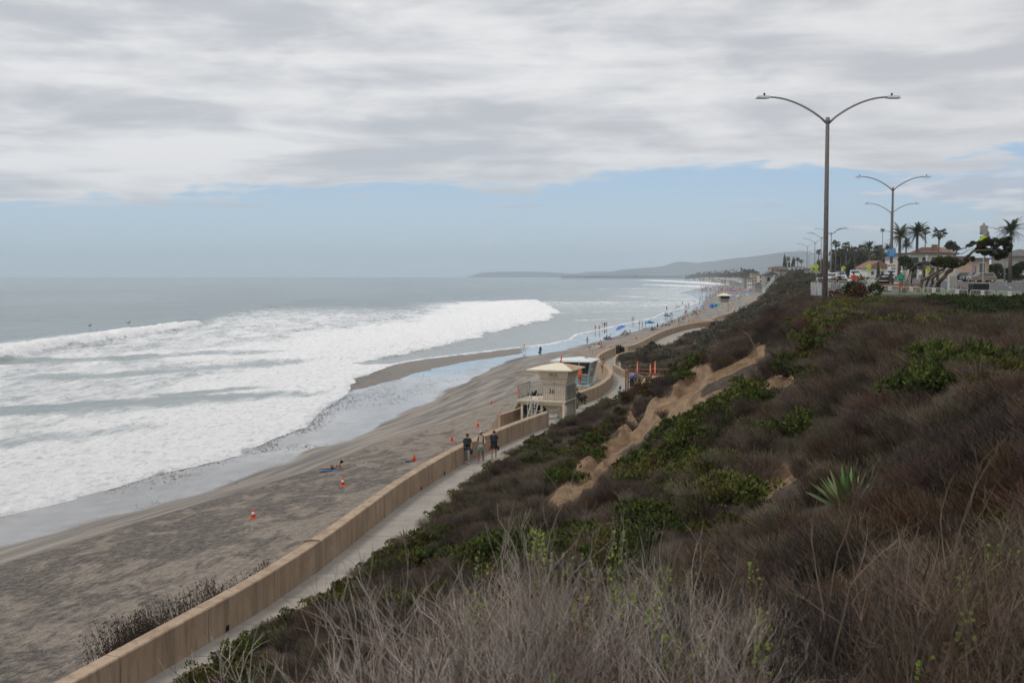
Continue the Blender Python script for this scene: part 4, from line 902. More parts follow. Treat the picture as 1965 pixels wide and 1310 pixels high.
def plant_slope():
    rg = np.random.default_rng(11)
    def cand(y0, y1, dens, x1f, inset=.15):
        y = rg.uniform(y0, y1, int(dens * (y1 - y0) * 90)); x = rg.uniform(-20, 70, len(y)) if y1 < 130 else rg.uniform(-5, 150, len(y))
        if y1 >= 130: y = np.concatenate([y, rg.uniform(y0, y1, int(dens * (y1 - y0) * 65))]); x = np.concatenate([x, rg.uniform(-5, 150, len(y) - len(x))])
        k = (x > toe_(y) + inset) & (x < x1f(y)) & (x > -.47 * y - 2)
        return x[k], y[k]
    def barmask(x, y): return ~((y > 81.0 + (x - 21.8) * .3) & (x > top_(y) + .2))
    dry, leaf, near, far = [], [], [], []
    ag, yu = pick(1632, 1008), pick(1243, 1092); print('agave', ag, 'yucca', yu)
    for (y0, y1, dn) in ((2.6, 7.5, 3.0), (7.5, 22, 4.6), (22, 60, 3.0), (60, 122, 2.1)):
        x, y = cand(y0, y1, dn, lambda y: .47 * y + 3)
        k = barmask(x, y) & ~((x > toe_(y) - .1) & (x < 15.0) & (y > 94.3) & (y < 113.5)) & ~((x > 8.4) & (x < 10.9) & (y > 90.5) & (y < 95)); x, y = x[k], y[k]
        jx, jy = x + rg.normal(0, .22, len(x)), y + rg.normal(0, .35, len(x))
        bare = np.zeros(len(x), bool)
        for P in BARE: bare |= (pdist(P, jx, jy) < .4) | pip(P, jx, jy) | pip(P, jx + .1, jy + 1.2) | pip(P, jx + .15, jy + 2.2) | pip(P, jx + .2, jy + 3.2) | pip(P, jx, jy - .4) | pip(P, jx + .3, jy + 4.2) | pip(P, jx + .3, jy + 5.4)
        kind = np.full(len(x), 'dry ', dtype='<U8')
        for kd, P in GREEN: kind[pip(P, jx, jy) | pip(P, jx, jy + 1.0)] = kd
        patch = fbm(x / 4.5, y / 6, 3, 201); gp = fbm(x / 2.5, y / 3.5, 3, 205)
        z = terr(x, y)
        for i in range(len(x)):
            if any(abs(x[i] - q.x * y[i] / q.y) < r and q.y - b < y[i] < q.y + .5 for q, r, b in ((ag, .9, 3.4), (yu, .5, 2.0))): continue
            if bare[i] and rg.random() > .012: continue
            toe_d = x[i] - toe_(y[i]); s = rg.uniform(.75, 1.25) * (1 - .5 * float(S(58, 72, y[i])) * (x[i] > 17)) * (0.62 + .38 * min(1, toe_d / 2.5)); kd = kind[i].strip()
            if y[i] < 7.5: s *= .7
            if y[i] < 16 and kd == 'dry' and rg.random() < (.85 if y[i] < 7.5 else .4): dry.append((x[i], y[i], z[i], rg.uniform(-.5, .5), s, rg.choice((5, 6, 7)))); continue
            if kd == 'dry' and gp[i] > .17 and rg.random() < .7: kd = 'yellow' if patch[i] > 0 else 'green'
            if kd == 'dry' and toe_d < 1.2 and rg.random() < .35: kd = 'yellow'
            if kd == 'dry':
                pid = rg.integers(0, 5) if patch[i] < .13 else rg.choice((5, 6, 7, 7))
                if rg.random() < .07: pid = 5
                dry.append((x[i], y[i], z[i], rg.uniform(-.5, .5), s, pid))
            else:
                pid = {'ice': (0, 1, 2, 2), 'green': (0, 1, 1, 0), 'yellow': (3, 3, 0), 'bright': (4,), 'dark': (5, 6, 5), 'farg': (4, 1)}[kd]; pid = pid[rg.integers(0, len(pid))]
                s2 = s * (1.2 if y[i] > 25 else .62) * (1.0 if kd != 'bright' else 1.15)
                if kd == 'dark' and y[i] < 70: pid = 6; dry.append((x[i], y[i], z[i], rg.uniform(-.5, .5), s, 7))
                leaf.append((x[i], y[i], z[i], rg.uniform(0, 6.28), s2, pid))
                if rg.random() < .45: leaf.append((x[i] + .3, y[i] + .2, z[i], rg.uniform(0, 6.28), s2 * .8, pid))
    # foreground stems
    for _ in range(230):
        y = rg.uniform(3.1, 5.8); x = rg.uniform(-.20 * y - .25, .5 * y + .3)
        if x < -.02 * y and rg.random() < .2: continue
        q_ = x / y; sf_ = .45 if abs(q_ - .12) < .035 else (.38 if abs(q_ - .30) < .08 else 1)
        near.append((x, y, tz(x, y), rg.uniform(-.6, .6), sf_ * (rg.uniform(.45, .95) if rg.random() < .93 else 1.15) * (1 if x > .02 * y else .85) * (1 if y < 5 else .8), rg.integers(0, 4) if rg.random() < .55 and x < .36 * y else rg.integers(4, 6)))
    for px, d, s in ((560, 4.6, 1.1), (640, 4.4, 1.0), (700, 4.2, 1.15), (800, 4.0, 1.2), (880, 3.9, 1.1), (430, 5.2, .95), (960, 3.8, 1.1), (1040, 4.2, 1.1)):
        x = (px - CX) / F * d; near.append((x, d, tz(x, d), 0, s, 1 + (px % 3)))
    x, y = cand(120, 330, .55, lambda y: top_(y) + 2.5, .4); z = terr(x, y)
    for i in range(len(x)):
        g = fbm(x[i] / 14, y[i] / 20, 3, 301) > .15; bz = fbm(x[i] / 5, y[i] / 5, 3, 71) > .25
        if bz: continue
        s = rg.uniform(.6, 1.15) * (.55 + .45 * min(1, (x[i] - toe_(y[i])) / 4))
        far.append((x[i], y[i], z[i], rg.uniform(0, 6.28), s, rg.integers(3, 5) if g or rg.random() < .12 else rg.integers(0, 3)))
    y = rg.uniform(330, 900, 2200); x = toe_(y) + (top_(y) - toe_(y)) * rg.uniform(0, 1.3, len(y)); z = terr(x, y)
    for i in range(len(y)): far.append((x[i], y[i], z[i], rg.uniform(0, 6.28), rg.uniform(1.1, 2.0), rg.integers(0, 5)))
    for nm, lst, c, lb in (('dry_scrub', dry, C_DRY, 'grey-brown dry coastal scrub covering the bluff'), ('leafy_ground_cover', leaf, C_LEAF, 'green and yellow low leafy ground cover in strips across the bluff'),
                           ('bare_stems', near, C_NEAR, 'pale leafless branching stems filling the foreground'), ('distant_scrub', far, C_FAR, 'hazy low scrub on the far bluff slope')):
        a = np.array([q[:5] for q in lst], float); t = rg.normal(0, .12, (len(lst), 2))
        print(nm, len(lst)); o = scatter(nm, c, a[:, :3], a[:, 3], a[:, 4], [q[5] for q in lst], t); tag(o, lb)
plant_slope()

# leaves of the foreground sprouts and seed heads
def fg_bits():
    rg = random.Random(5)
    for nm, mt, lab, n, kind in (('seed_heads', 'seed head', 'dark brown dried seed heads among the foreground stems', 110, 0), ('green_sprouts', 'sprout', 'bright green leaf sprouts among the foreground stems', 90, 1)):
        mb = MB()
        for _ in range(n):
            y = rg.uniform(4.0, 6.5); x = rg.uniform(-.08 * y, .46 * y); z = tz(x, y)
            if .23 < x / y < .37: continue
            hh = rg.uniform(.2, .6)
            for k in range(26):
                a = rg.random() * 6.28; t = rg.random(); r = .028 * (1 - t * .5); c = Vector((x + math.cos(a) * r, y + math.sin(a) * r, z + hh + t * .17)); l = .014 if kind == 0 else .017
                u = Vector((math.cos(a), math.sin(a), rg.uniform(.2, 1.4))).normalized(); s = u.orthogonal()
                mb.add([c, c + u * l * .6 + s * l * .4, c + u * l * 1.3, c + u * l * .6 - s * l * .4], [(0, 1, 2, 3)])
            ribbon3(mb, [(x, y, z), (x, y, z + hh + .1)], .004, .002)
        tag(mb.build(nm, mt), lab, kind='stuff')
fg_bits()

# spiky rosettes, each leaf a part
def rosette(loc, label, name, cat, n, L, w, mats, spread=(10, 75), droop=.1, sc=1.0, seed=1, az=None, stuff=False):
    rg = random.Random(seed); t = thing(name, loc, label, cat)
    for i in range(n):
        a = (i * 2.39996) % 6.283 if az is None else rg.uniform(*az); el = R(90 - (spread[0] + (spread[1] - spread[0]) * (i / n) ** .8)); l = L * rg.uniform(.8, 1.1)
        mb = MB(); d = Vector((math.cos(a) * math.cos(el), math.sin(a) * math.cos(el), math.sin(el))); s = Vector((-math.sin(a), math.cos(a), 0)); nrm = s.cross(d); p = Vector((math.cos(a), math.sin(a), 0)) * w * .5
        K = 6; vs = []; fs = []
        for k in range(K + 1):
            u = k / K; ww = w * (.55 + 1.2 * u - 1.9 * u * u + .17 * u ** 3) if u < 1 else .0
            ww = max(ww, .002); c = p + d * (l * u) + Vector((0, 0, -droop * l * u * u))
            vs += [c - s * ww, c - nrm * ww * .35, c + s * ww, c - nrm * (ww * .35 + .012 * (1 - u) + .002)]
        for k in range(K):
            for j in range(4): fs.append((k * 4 + j, k * 4 + (j + 1) % 4, k * 4 + 4 + (j + 1) % 4, k * 4 + 4 + j))
        mb.add(vs, fs); mb.build('leaf', mats[0] if rg.random() < .82 else mats[1], t, True)
    return t
mat('agave leaf', (.05, .10, .03), .5, 0, 2.0, col2=(.13, .20, .06), spec=.4, stretch=(1, 1, .4)); mat('agave leaf dry', (.24, .19, .09), .6, .2, 4)
mat('yucca leaf', (.05, .075, .045), .5, 0, 5, col2=(.12, .15, .09)); mat('yucca leaf dark', (.035, .03, .025), .7, .3, 5)
p_ = pick(1632, 1008); rosette(p_ + Vector((0, 0, .22)), 'large broad-leaved green agave half buried in pale dry stems', 'agave', 'agave', 44, .92, .125, ('agave leaf', 'agave leaf dry'), (4, 68), -.02, seed=3)
p_ = pick(1243, 1092); rosette(p_, 'narrow-leaved spiky yucca with a tall dark leaf in the foreground', 'yucca', 'yucca', 17, .95, .02, ('yucca leaf', 'yucca leaf dark'), (2, 82), -.08, seed=5)
p_ = pick(921, 930); rosette(p_, 'spiky grey-green yucca at the edge of the path below the walkers', 'yucca', 'yucca', 46, .95, .028, ('yucca leaf', 'leaf far'), (5, 95), .0, seed=8)
p_ = pick(776, 1034); rosette(p_, 'small dark spiky yucca on the path edge', 'yucca', 'yucca', 26, .55, .02, ('yucca leaf', 'yucca leaf dark'), (5, 90), .0, seed=9)
m = MB(); q_ = [pick(1452, 684), None]; p_ = q_[0]; m.tube([p_, p_ + Vector((-.12, 0, .5)), p_ + Vector((-.35, 0, .95)), p_ + Vector((-.75, 0, 1.25))], [.02, .018, .015, .008], 5)
tag(m.build('dead_stalk', 'pale stem'), 'single bent pale dead stalk curving over the bare slope', 'stalk')

def weeds_by_wall():
    mb = MB(); rg = random.Random(3); wl = line(WALL1)
    for _ in range(1100):
        y = rg.choice((rg.uniform(30.5, 33.0), rg.uniform(31.2, 36.5), rg.uniform(36, 40.5))) ; d = abs(rg.gauss(0, .30)); x = wl(y) - .62 - d; z = tz(x, y)
        h = rg.uniform(.9, 1.9) * (1.1 if y < 36.5 else .85); lean = rg.uniform(-.3, .1)
        ribbon3(mb, [(x, y, z - .1), (x + lean * h * .4, y + rg.gauss(0, .05), z + h * .6), (x + lean * h, y + rg.gauss(0, .12), z + h)], .010, .004)
        for k in range(3):
            t = rg.uniform(.4, 1); c = Vector((x + lean * h * t, y, z + h * t)); a = rg.random() * 6.28; mb.m = 0 if rg.random() < .8 else 1
            mb.add([c, c + Vector((math.cos(a) * .05, math.sin(a) * .05, .02)), c + Vector((math.cos(a) * .1, math.sin(a) * .1, -.06))], [(0, 1, 2)]); mb.m = 0
    tag(mb.build('wall_weeds', ['dry twig', 'leaf green']), 'dry weeds growing on the sand against the near seawall', kind='stuff')
weeds_by_wall()
def leafy_thing(name, loc, label, cat, mats, n, h, rad, leaf, seed, up=.6):
    t = thing(name, loc, label, cat); m = leaf_bush(seed, n, h, rad, leaf, up=up, stems=0); m.build('foliage', mats, t); s = MB(); random.seed(seed)
    for _ in range(5):
        a = random.random() * 6.28; s.tube([(0, 0, -.2), (math.cos(a) * rad * .3, math.sin(a) * rad * .3, h * .6)], [.03, .012], 4)
    s.build('stems', 'tree bark', t); return t
# plants growing behind tower 36 and round the ramp
p_ = at(1022, 765, 92.5); leafy_thing('dune_shrub', (p_.x, 92.5, -.4), 'tall dark leafy shrub behind the railing of tower 36', 'shrub', ['leaf dark', 'leaf far'], 420, 2.6, .9, .22, 41)
leafy_thing('dune_shrub', (p_.x - .9, 92.9, -.5), 'lighter green shrub left behind the railing of tower 36', 'shrub', ['leaf bright', 'leaf green'], 260, 2.1, .7, .20, 42)
p_ = at(1108, 735, 95); leafy_thing('dune_shrub', (p_.x, 95.5, -.2), 'leggy shrub growing between the two lifeguard towers', 'shrub', ['leaf far', 'dark twig'], 260, 2.6, .8, .16, 43)
leafy_thing('ramp_shrub', (15.2, 164.5, -.5), 'grey-green grassy mound at the top of the sandy ramp', 'shrub', ['leaf far', 'dry twig'], 420, 1.3, 1.3, .2, 44)
leafy_thing('ramp_shrub', (16.2, 167.5, -.5), 'grey-green clump leaning on the end of the far seawall', 'shrub', ['leaf far', 'dry twig'], 300, 1.2, 1.0, .2, 45)
leafy_thing('round_shrub', (20.3, 166.0, .3), 'dark round shrub standing above the curved retaining wall', 'shrub', ['leaf dark', 'leaf far'], 380, 1.3, .9, .16, 46)

# ------------------------------------------------------------------ pebbles and kelp on the wet sand
def pebbles():
    rg = np.random.default_rng(3); mb = MB(); ic = [(0, 0, 1), (.9, 0, .3), (.28, .85, .3), (-.72, .53, .3), (-.72, -.53, .3), (.28, -.85, .3), (0, 0, -.6)]
    F_ = [(0, 1, 2), (0, 2, 3), (0, 3, 4), (0, 4, 5), (0, 5, 1), (6, 2, 1), (6, 3, 2), (6, 4, 3), (6, 5, 4), (6, 1, 5)]
    n = 0
    while n < 4200:
        y = rg.uniform(60, 190); s, w = float(shore_(y)), float(wet_(y)); t = rg.random() ** 1.7; x = s + (w - s) * (.02 + .95 * t)
        clump = fbm(x / 3, y / 6, 3, 401) + .35 * (1 - t) * np.exp(-((y - 145) / 40) ** 2)
        if clump < .02 + rg.random() * .25: continue
        r = rg.uniform(.025, .07) * (1.6 if rg.random() < .06 else 1); z = tz(x, y)
        a = rg.random() * 6.28; c, s_2 = math.cos(a), math.sin(a); q = rg.uniform(.6, 1.4)
        mb.add([(x + r * (vx * c * q - vy * s_2), y + r * (vx * s_2 * q + vy * c), z + r * vz * .6) for vx, vy, vz in ic], F_); n += 1
    tag(mb.build('pebbles', mat('pebble', (.06, .055, .05), .5, .5, 3)), 'dark pebbles scattered over the wet sand', kind='stuff')
pebbles()
# ------------------------------------------------------------------ people
def skin_mesh(name, nodes, edges, sub=1):
    names = list(nodes); ix = {k: i for i, k in enumerate(names)}
    me = bpy.data.meshes.new(name); me.from_pydata([tuple(nodes[k][0]) for k in names], [(ix[a], ix[b]) for a, b in edges], []); me.update()
    o = bpy.data.objects.new(name, me); COL.objects.link(o)
    o.modifiers.new('skin', 'SKIN').use_smooth_shade = True
    sv = me.skin_vertices[0].data
    for i, k in enumerate(names):
        r = nodes[k][1]; sv[i].radius = r if isinstance(r, tuple) else (r, r); sv[i].use_root = (i == 0)
    if sub: m = o.modifiers.new('sub', 'SUBSURF'); m.levels = sub; m.render_levels = sub
    bpy.context.view_layer.update()
    out = bpy.data.meshes.new_from_object(o.evaluated_get(bpy.context.evaluated_depsgraph_get())); out.name = name
    bpy.data.objects.remove(o); bpy.data.meshes.remove(me); return out
def skeleton(h=1.75, legs=((12, 5), (-14, 18)), arms=((-18, 12, 8), (16, 20, 8)), lean=3, root=0, head=0, wide=1.0, facing_up=False):
    """joints of a figure that faces -Y; angles in degrees; legs: (swing forward, knee bend); arms: (swing forward, elbow bend, spread)"""
    J = {}; rt = lambda v, a: Vector((v.x, v.y * math.cos(a) - v.z * math.sin(a), v.y * math.sin(a) + v.z * math.cos(a)))
    dirf = lambda a: Vector((0, -math.sin(R(a)), -math.cos(R(a))))
    J['pelvis'] = Vector((0, 0, .96)); up = rt(Vector((0, 0, 1)), R(lean)); fw = rt(Vector((0, -1, 0)), R(lean))
    P = J['pelvis']; J['waist'] = P + up * .14; J['chest'] = P + up * .36; J['neck0'] = P + up * .50; J['neck'] = P + up * .56
    hd = rt(Vector((0, 0, 1)), R(lean + head)); hf = rt(Vector((0, -1, 0)), R(lean + head))
    J['head'] = J['neck'] + hd * .10 + hf * .015; J['crown'] = J['head'] + hd * .095; J['_hd'] = hd; J['_hf'] = hf; J['chin'] = J['head'] + hf * .055 - hd * .045; J['nose'] = J['head'] + hf * .105 + hd * .01
    for i, (s, (sw, kn)) in enumerate(zip((-1, 1), legs)):
        n = 'LR'[i]; J['hip' + n] = P + Vector((s * .095 * wide, 0, -.06)); J['knee' + n] = J['hip' + n] + dirf(sw) * .43 + Vector((s * .01, 0, 0)); J['ank' + n] = J['knee' + n] + dirf(sw - kn) * .42
        fa = dirf(sw - kn + 90 - (0 if kn < 60 else 10)); J['heel' + n] = J['ank' + n] - fa * .03 + dirf(sw - kn) * .03; J['toe' + n] = J['ank' + n] + fa * .17 + dirf(sw - kn) * .035
    for i, (s, (sw, el, ab)) in enumerate(zip((-1, 1), arms)):
        n = 'LR'[i]; sh = P + up * .465 + Vector((s * .185 * wide, 0, 0)); J['sho' + n] = sh
        def d3(a, b): v = Vector((s * math.sin(R(b)), -math.sin(R(a)) * math.cos(R(b)), -math.cos(R(a)) * math.cos(R(b)))); return v.normalized()
        J['elb' + n] = sh + d3(sw + lean * .3, ab) * .28; J['wri' + n] = J['elb' + n] + d3(sw + el, ab * .4) * .25; hd_ = d3(sw + el + 8, ab * .2); J['palm' + n] = J['wri' + n] + hd_ * .075
        J['_hand' + n] = hd_
    if root:
        for k in list(J): J[k] = rt(J[k], R(root))
    zmin = min(J[k].z for k in J if not k.startswith('_')); sc = h / 1.75
    off = Vector((0, 0, -zmin + (.03 if root or abs(legs[0][0]) > 60 else .035)))
    for k in J:
        if k.startswith('_'): continue
        J[k] = (J[k] + off) * sc
    return J, sc
def body_mesh(J, sc, fingers=True, wide=1.0, name='person'):
    N = {}; E = []
    def nd(k, r): N[k] = (J[k], tuple(q * sc for q in r) if isinstance(r, tuple) else r * sc)
    nd('pelvis', (.135 * wide, .10)); nd('waist', (.12 * wide, .088)); nd('chest', (.145 * wide, .10)); nd('neck0', (.075, .065)); nd('neck', .05); nd('head', (.075, .085)); nd('crown', (.06, .07)); nd('nose', .014)
    E += [('pelvis', 'waist'), ('waist', 'chest'), ('chest', 'neck0'), ('neck0', 'neck'), ('neck', 'head'), ('head', 'crown'), ('head', 'nose')]
    for n in 'LR':
        nd('hip' + n, .088); nd('knee' + n, .058); nd('ank' + n, .038); nd('toe' + n, .032); nd('heel' + n, .035)
        N['calf' + n] = (J['knee' + n].lerp(J['ank' + n], .3), .055 * sc); N['thigh' + n] = (J['hip' + n].lerp(J['knee' + n], .4), .08 * sc)
        E += [('pelvis', 'hip' + n), ('hip' + n, 'thigh' + n), ('thigh' + n, 'knee' + n), ('knee' + n, 'calf' + n), ('calf' + n, 'ank' + n), ('ank' + n, 'toe' + n), ('ank' + n, 'heel' + n)]
        nd('sho' + n, .058); nd('elb' + n, .04); nd('wri' + n, .026); nd('palm' + n, (.036, .018)); N['bic' + n] = (J['sho' + n].lerp(J['elb' + n], .45), .048 * sc)
        E += [('chest', 'sho' + n), ('sho' + n, 'bic' + n), ('bic' + n, 'elb' + n), ('elb' + n, 'wri' + n), ('wri' + n, 'palm' + n)]
        if fingers:
            hd = J['_hand' + n]; side = Vector((0, 1, 0)) - hd * hd.y; side = side.normalized() if side.length > .1 else Vector((1, 0, 0)); inn = hd.cross(side).normalized() * (1 if n == 'L' else -1)
            for q, (o, l) in enumerate(((-.027, .062), (-.009, .078), (.009, .074), (.027, .055))):
                a, b = 'f%s%d' % (n, q), 'g%s%d' % (n, q); N[a] = (J['palm' + n] + (hd * l * .55 + side * o) * sc, .0095 * sc); N[b] = (J['palm' + n] + (hd * l + side * o * 1.1 - inn * .02) * sc, .008 * sc); E += [('palm' + n, a), (a, b)]
            N['t' + n] = (J['wri' + n] + (hd * .05 - side * .045 - inn * .01) * sc, .011 * sc); N['u' + n] = (J['wri' + n] + (hd * .085 - side * .055 - inn * .02) * sc, .009 * sc); E += [('wri' + n, 't' + n), ('t' + n, 'u' + n)]
    return skin_mesh(name, N, E)
def garment(J, sc, kind, wide=1.0):
    N = {}; E = []; w = wide
    if kind in ('shirt', 'tee'):
        for k, r in (('pelvis', (.158 * w, .125)), ('waist', (.150 * w, .120)), ('chest', (.168 * w, .125)), ('neck0', (.12, .10))): N[k] = (J[k], tuple(q * sc for q in r))
        N['hem'] = (J['pelvis'] + (J['pelvis'] - J['waist']).normalized() * .11 * sc, (.158 * w * sc, .125 * sc)); E += [('hem', 'pelvis'), ('pelvis', 'waist'), ('waist', 'chest'), ('chest', 'neck0')]
        for n in 'LR':
            N['sho' + n] = (J['sho' + n], .078 * sc); N['m' + n] = (J['sho' + n].lerp(J['elb' + n], .8), .078 * sc if kind == 'tee' else .065 * sc); E += [('chest', 'sho' + n), ('sho' + n, 'm' + n)]
            if kind == 'shirt': N['e' + n] = (J['elb' + n], .058 * sc); N['w' + n] = (J['elb' + n].lerp(J['wri' + n], .85), .045 * sc); E += [('m' + n, 'e' + n), ('e' + n, 'w' + n)]
    else:
        t = {'shorts': .78, 'trousers': 1, 'briefs': .12}[kind]
        N['pelvis'] = (J['pelvis'], (.155 * w * sc, .122 * sc)) if kind != 'briefs' else (J['pelvis'], (.142 * w * sc, .108 * sc))
        if kind != 'briefs': N['waist'] = (J['pelvis'].lerp(J['waist'], .9), (.14 * w * sc, .108 * sc)); E.append(('waist', 'pelvis'))
        for n in 'LR':
            N['hip' + n] = (J['hip' + n], .105 * sc); E.append(('pelvis', 'hip' + n)); N['th' + n] = (J['hip' + n].lerp(J['knee' + n], t if t < 1 else .5), (.098 if t > .5 else .09) * sc); E.append(('hip' + n, 'th' + n))
            if kind == 'trousers': N['kn' + n] = (J['knee' + n], .083 * sc); N['cf' + n] = (J['knee' + n].lerp(J['ank' + n], .92), .085 * sc); E += [('th' + n, 'kn' + n), ('kn' + n, 'cf' + n)]
    return skin_mesh(kind, N, E)
def orient(J):
    hd, hf = J['_hd'].normalized(), J['_hf'].normalized(); hf = (hf - hd * hf.dot(hd)).normalized(); sd = hf.cross(hd)
    M = Matrix((sd, -hf, hd)).transposed().to_4x4(); M.translation = J['head']; return M
def person(loc, rz, label, P, skin='skin', top=None, bottom=None, hair='hair brown', hat=None, shoes=None, group=None, detail=True, hairlen=0, topkind='tee', botkind='shorts', wide=1.0, cat='person'):
    J, sc = skeleton(**P); t = thing('person', loc, label, cat, group, rz)
    b = body_mesh(J, sc, detail, wide); b.materials.clear(); b.materials.append(MATS[skin]); body = link('body', b, t)
    def put(nm, me, mt): me.materials.clear(); me.materials.append(MATS[mt]); return link(nm, me, t)
    if top: put('shirt' if topkind != 'wet' else 'wetsuit', garment(J, sc, 'shirt' if topkind == 'wet' else topkind, wide), top)
    if bottom: put({'shorts': 'shorts', 'trousers': 'trousers', 'briefs': 'swimwear'}[botkind], garment(J, sc, botkind, wide), bottom)
    M = orient(J) @ Matrix.Scale(sc, 4)
    if hair:
        m = MB(); m.lathe([(.083, -.03), (.100, .01), (.103, .055), (.094, .10), (.062, .135), (.02, .15)], 12, (0, .012, 0), .92, 1.02); me = m.mesh('hair', hair, True)
        for v in me.vertices:
            if v.co.y < -.05 and v.co.z < .05: v.co.y = -.05
        if hairlen: 
            for v in me.vertices:
                if v.co.z < 0 and v.co.y > -.02: v.co.z -= hairlen; v.co.y += .02
        me.transform(M); link('hair', me, t)
    if hat:
        m = MB(); m.lathe([(.104, .055), (.108, .08), (.09, .135), (.05, .16), (.01, .168)], 12, (0, .005, 0), .95, 1.05)
        m.add([(-.07, -.09, .062), (.07, -.09, .062), (.055, -.19, .045), (-.055, -.19, .045), (-.07, -.09, .07), (.07, -.09, .07), (.055, -.19, .053), (-.055, -.19, .053)], [(3, 2, 1, 0), (4, 5, 6, 7), (0, 1, 5, 4), (1, 2, 6, 5), (2, 3, 7, 6), (3, 0, 4, 7)])
        me = m.mesh('cap', hat, True); me.transform(M); link('cap', me, t)
    if detail:
        for s in (-1, 1):
            m = MB(); m.lathe([(.003, -.011), (.010, -.006), (.012, 0), (.010, .006), (.003, .011)], 8, (s * .032, -.080, .012)); me = m.mesh('eye', 'hair dark', True); me.transform(M); link('eye', me, t)
            m = MB(); m.lathe([(.006, -.03), (.013, -.01), (.015, .015), (.006, .028)], 6, (s * .082, .012, .005), .6, 1.1); me = m.mesh('ear', skin, True); me.transform(M); link('ear', me, t)
        m = MB(); m.box(-.024, .024, -.090, -.080, -.045, -.038); me = m.mesh('mouth', 'red plastic'); me.transform(M); link('mouth', me, t)
    if shoes:
        for n in 'LR':
            me = skin_mesh('shoe', {'a': (J['heel' + n], .045 * sc), 'b': (J['heel' + n].lerp(J['toe' + n], .5), .048 * sc), 'c': (J['toe' + n] + (J['toe' + n] - J['heel' + n]).normalized() * .02, .042 * sc)}, [('a', 'b'), ('b', 'c')]); me.materials.clear(); me.materials.append(MATS[shoes]); link('shoe', me, t)
    return t, J, sc
def held(t, J, n, mb, nm, mt, label, cat):
    """something carried in a hand: a thing of its own, placed where the hand is"""
    M = t.matrix_basis.copy(); bpy.context.view_layer.update(); p = t.matrix_world @ J['palm' + n]
    tag(mb.build(nm, mt, None, False, p, (0, 0, t.rotation_euler.z)), label, cat)
mat('leather', (.12, .06, .035), .7, .2)
# the three walkers
pw = [G(897, 889), G(923, 884), G(948, 881)]
ta, J, sc = person(pw[0], R(-4), 'dark-haired walker in a black T-shirt and pale grey trousers, nearest the seawall', dict(h=1.75, legs=((-12, 14), (14, 6)), arms=((-12, 10, 10), (12, 14, 12))), 'tan skin', 'cloth black', 'cloth grey', 'hair dark', None, 'cloth white', 'people walking on the path', botkind='trousers', wide=1.2)
m = MB(); m.frus((-.06, .06, -.13, .13), -.30, (-.09, .09, -.15, .15), -.03); m.tube([(0, -.08, -.03), (0, -.04, .03), (0, .04, .03), (0, .08, -.03)], .008, 4); held(ta, J, 'R', m, 'hand_bag', 'cloth black', 'black bag held by the walker in grey trousers', 'bag')
tb, J2, sc2 = person(pw[1], R(-8), 'middle walker in a cap, beige long-sleeved top and teal shorts, carrying a backpack', dict(h=1.78, legs=((10, 4), (-8, 12)), arms=((22, 62, 14), (10, 40, 16)), head=-4), 'dark skin', 'cloth beige', 'cloth teal', 'hair dark', 'cloth beige', 'leather', 'people walking on the path', topkind='shirt', wide=1.12)
m = MB(); c = J2['chest'] + Vector((.16, .20, -.12)); m.frus((c.x - .16, c.x + .12, c.y - .1, c.y + .1), c.z - .24, (c.x - .13, c.x + .1, c.y - .1, c.y + .08), c.z + .2)
tag(m.build('backpack', 'cloth black', None, False, pw[1], (0, 0, R(-8))), 'black backpack slung on the back of the middle walker', 'backpack')
m = MB(); m.tube([J2['shoR'] + Vector((-.03, -.09, .06)), J2['waist'] + Vector((.15, -.13, .02)), J2['waist'] + Vector((.2, .06, .0))], .022, 4); m.build('strap', 'cloth black', tb)
m = MB(); m.tube([J2['shoL'] + Vector((.05, -.09, .06)), J2['waist'] + Vector((-.13, -.13, .05))], .018, 4); m.build('strap', 'cloth black', tb)
tc_, J3, sc3 = person(pw[2], R(176), 'walker in a loose dark T-shirt and navy shorts seen from behind, on the planting side', dict(h=1.72, legs=((14, 8), (-10, 10)), arms=((-10, 8, 12), (12, 10, 12)), head=6), 'skin', 'cloth black', 'cloth navy', 'hair brown', None, None, 'people walking on the path', wide=1.28)
m = MB(); m.lathe([(.045, -.34), (.05, -.30), (.05, -.12), (.02, -.07), (.02, -.02)], 10); held(tc_, J3, 'R', m, 'water_bottle', 'red plastic', 'red bottle held by the walker seen from behind', 'bottle')
m = MB(); m.frus((-.05, .05, -.13, .13), -.28, (-.06, .06, -.14, .14), -.03); held(tc_, J3, 'L', m, 'sandals', 'cloth black', 'pair of black sandals dangling from the rightmost walker\'s hand', 'sandals')
# sunbather
p_ = pick(636, 902); zz = tz(p_.x, p_.y) + .03; an = R(96)
m = MB(); vs = []; fs = []
for i in range(13):
    for j in range(5): x = -.95 + i * .158; y = -.42 + j * .21; vs.append((x, y, .03 + .035 * math.sin(i * 1.9 + j) * math.cos(j * 2.1 + i * .4)))
for i in range(12):
    for j in range(4): a = i * 5 + j; fs.append((a, a + 5, a + 6, a + 1))
m.add(vs, fs); o = m.build('beach_towel', 'towel blue', None, True, (p_.x + .1, p_.y - .1, zz), (0, 0, .1)); md = o.modifiers.new('s', 'SOLIDIFY'); md.thickness = .02; tag(o, 'rumpled blue towel under the sunbather', 'towel')
sb, Js, s_s = person((p_.x + .75 - .85, p_.y - .05, zz + .05), an, 'sunbather in a black cap and dark swimwear lying propped on elbows', dict(h=1.68, legs=((0, 2), (4, 4)), arms=((60, 75, 12), (60, 75, 12)), lean=-22, root=0, head=-30), 'tan skin', None, 'cloth black', 'hair dark', 'cloth black', None, botkind='briefs') if False else (None, None, None)
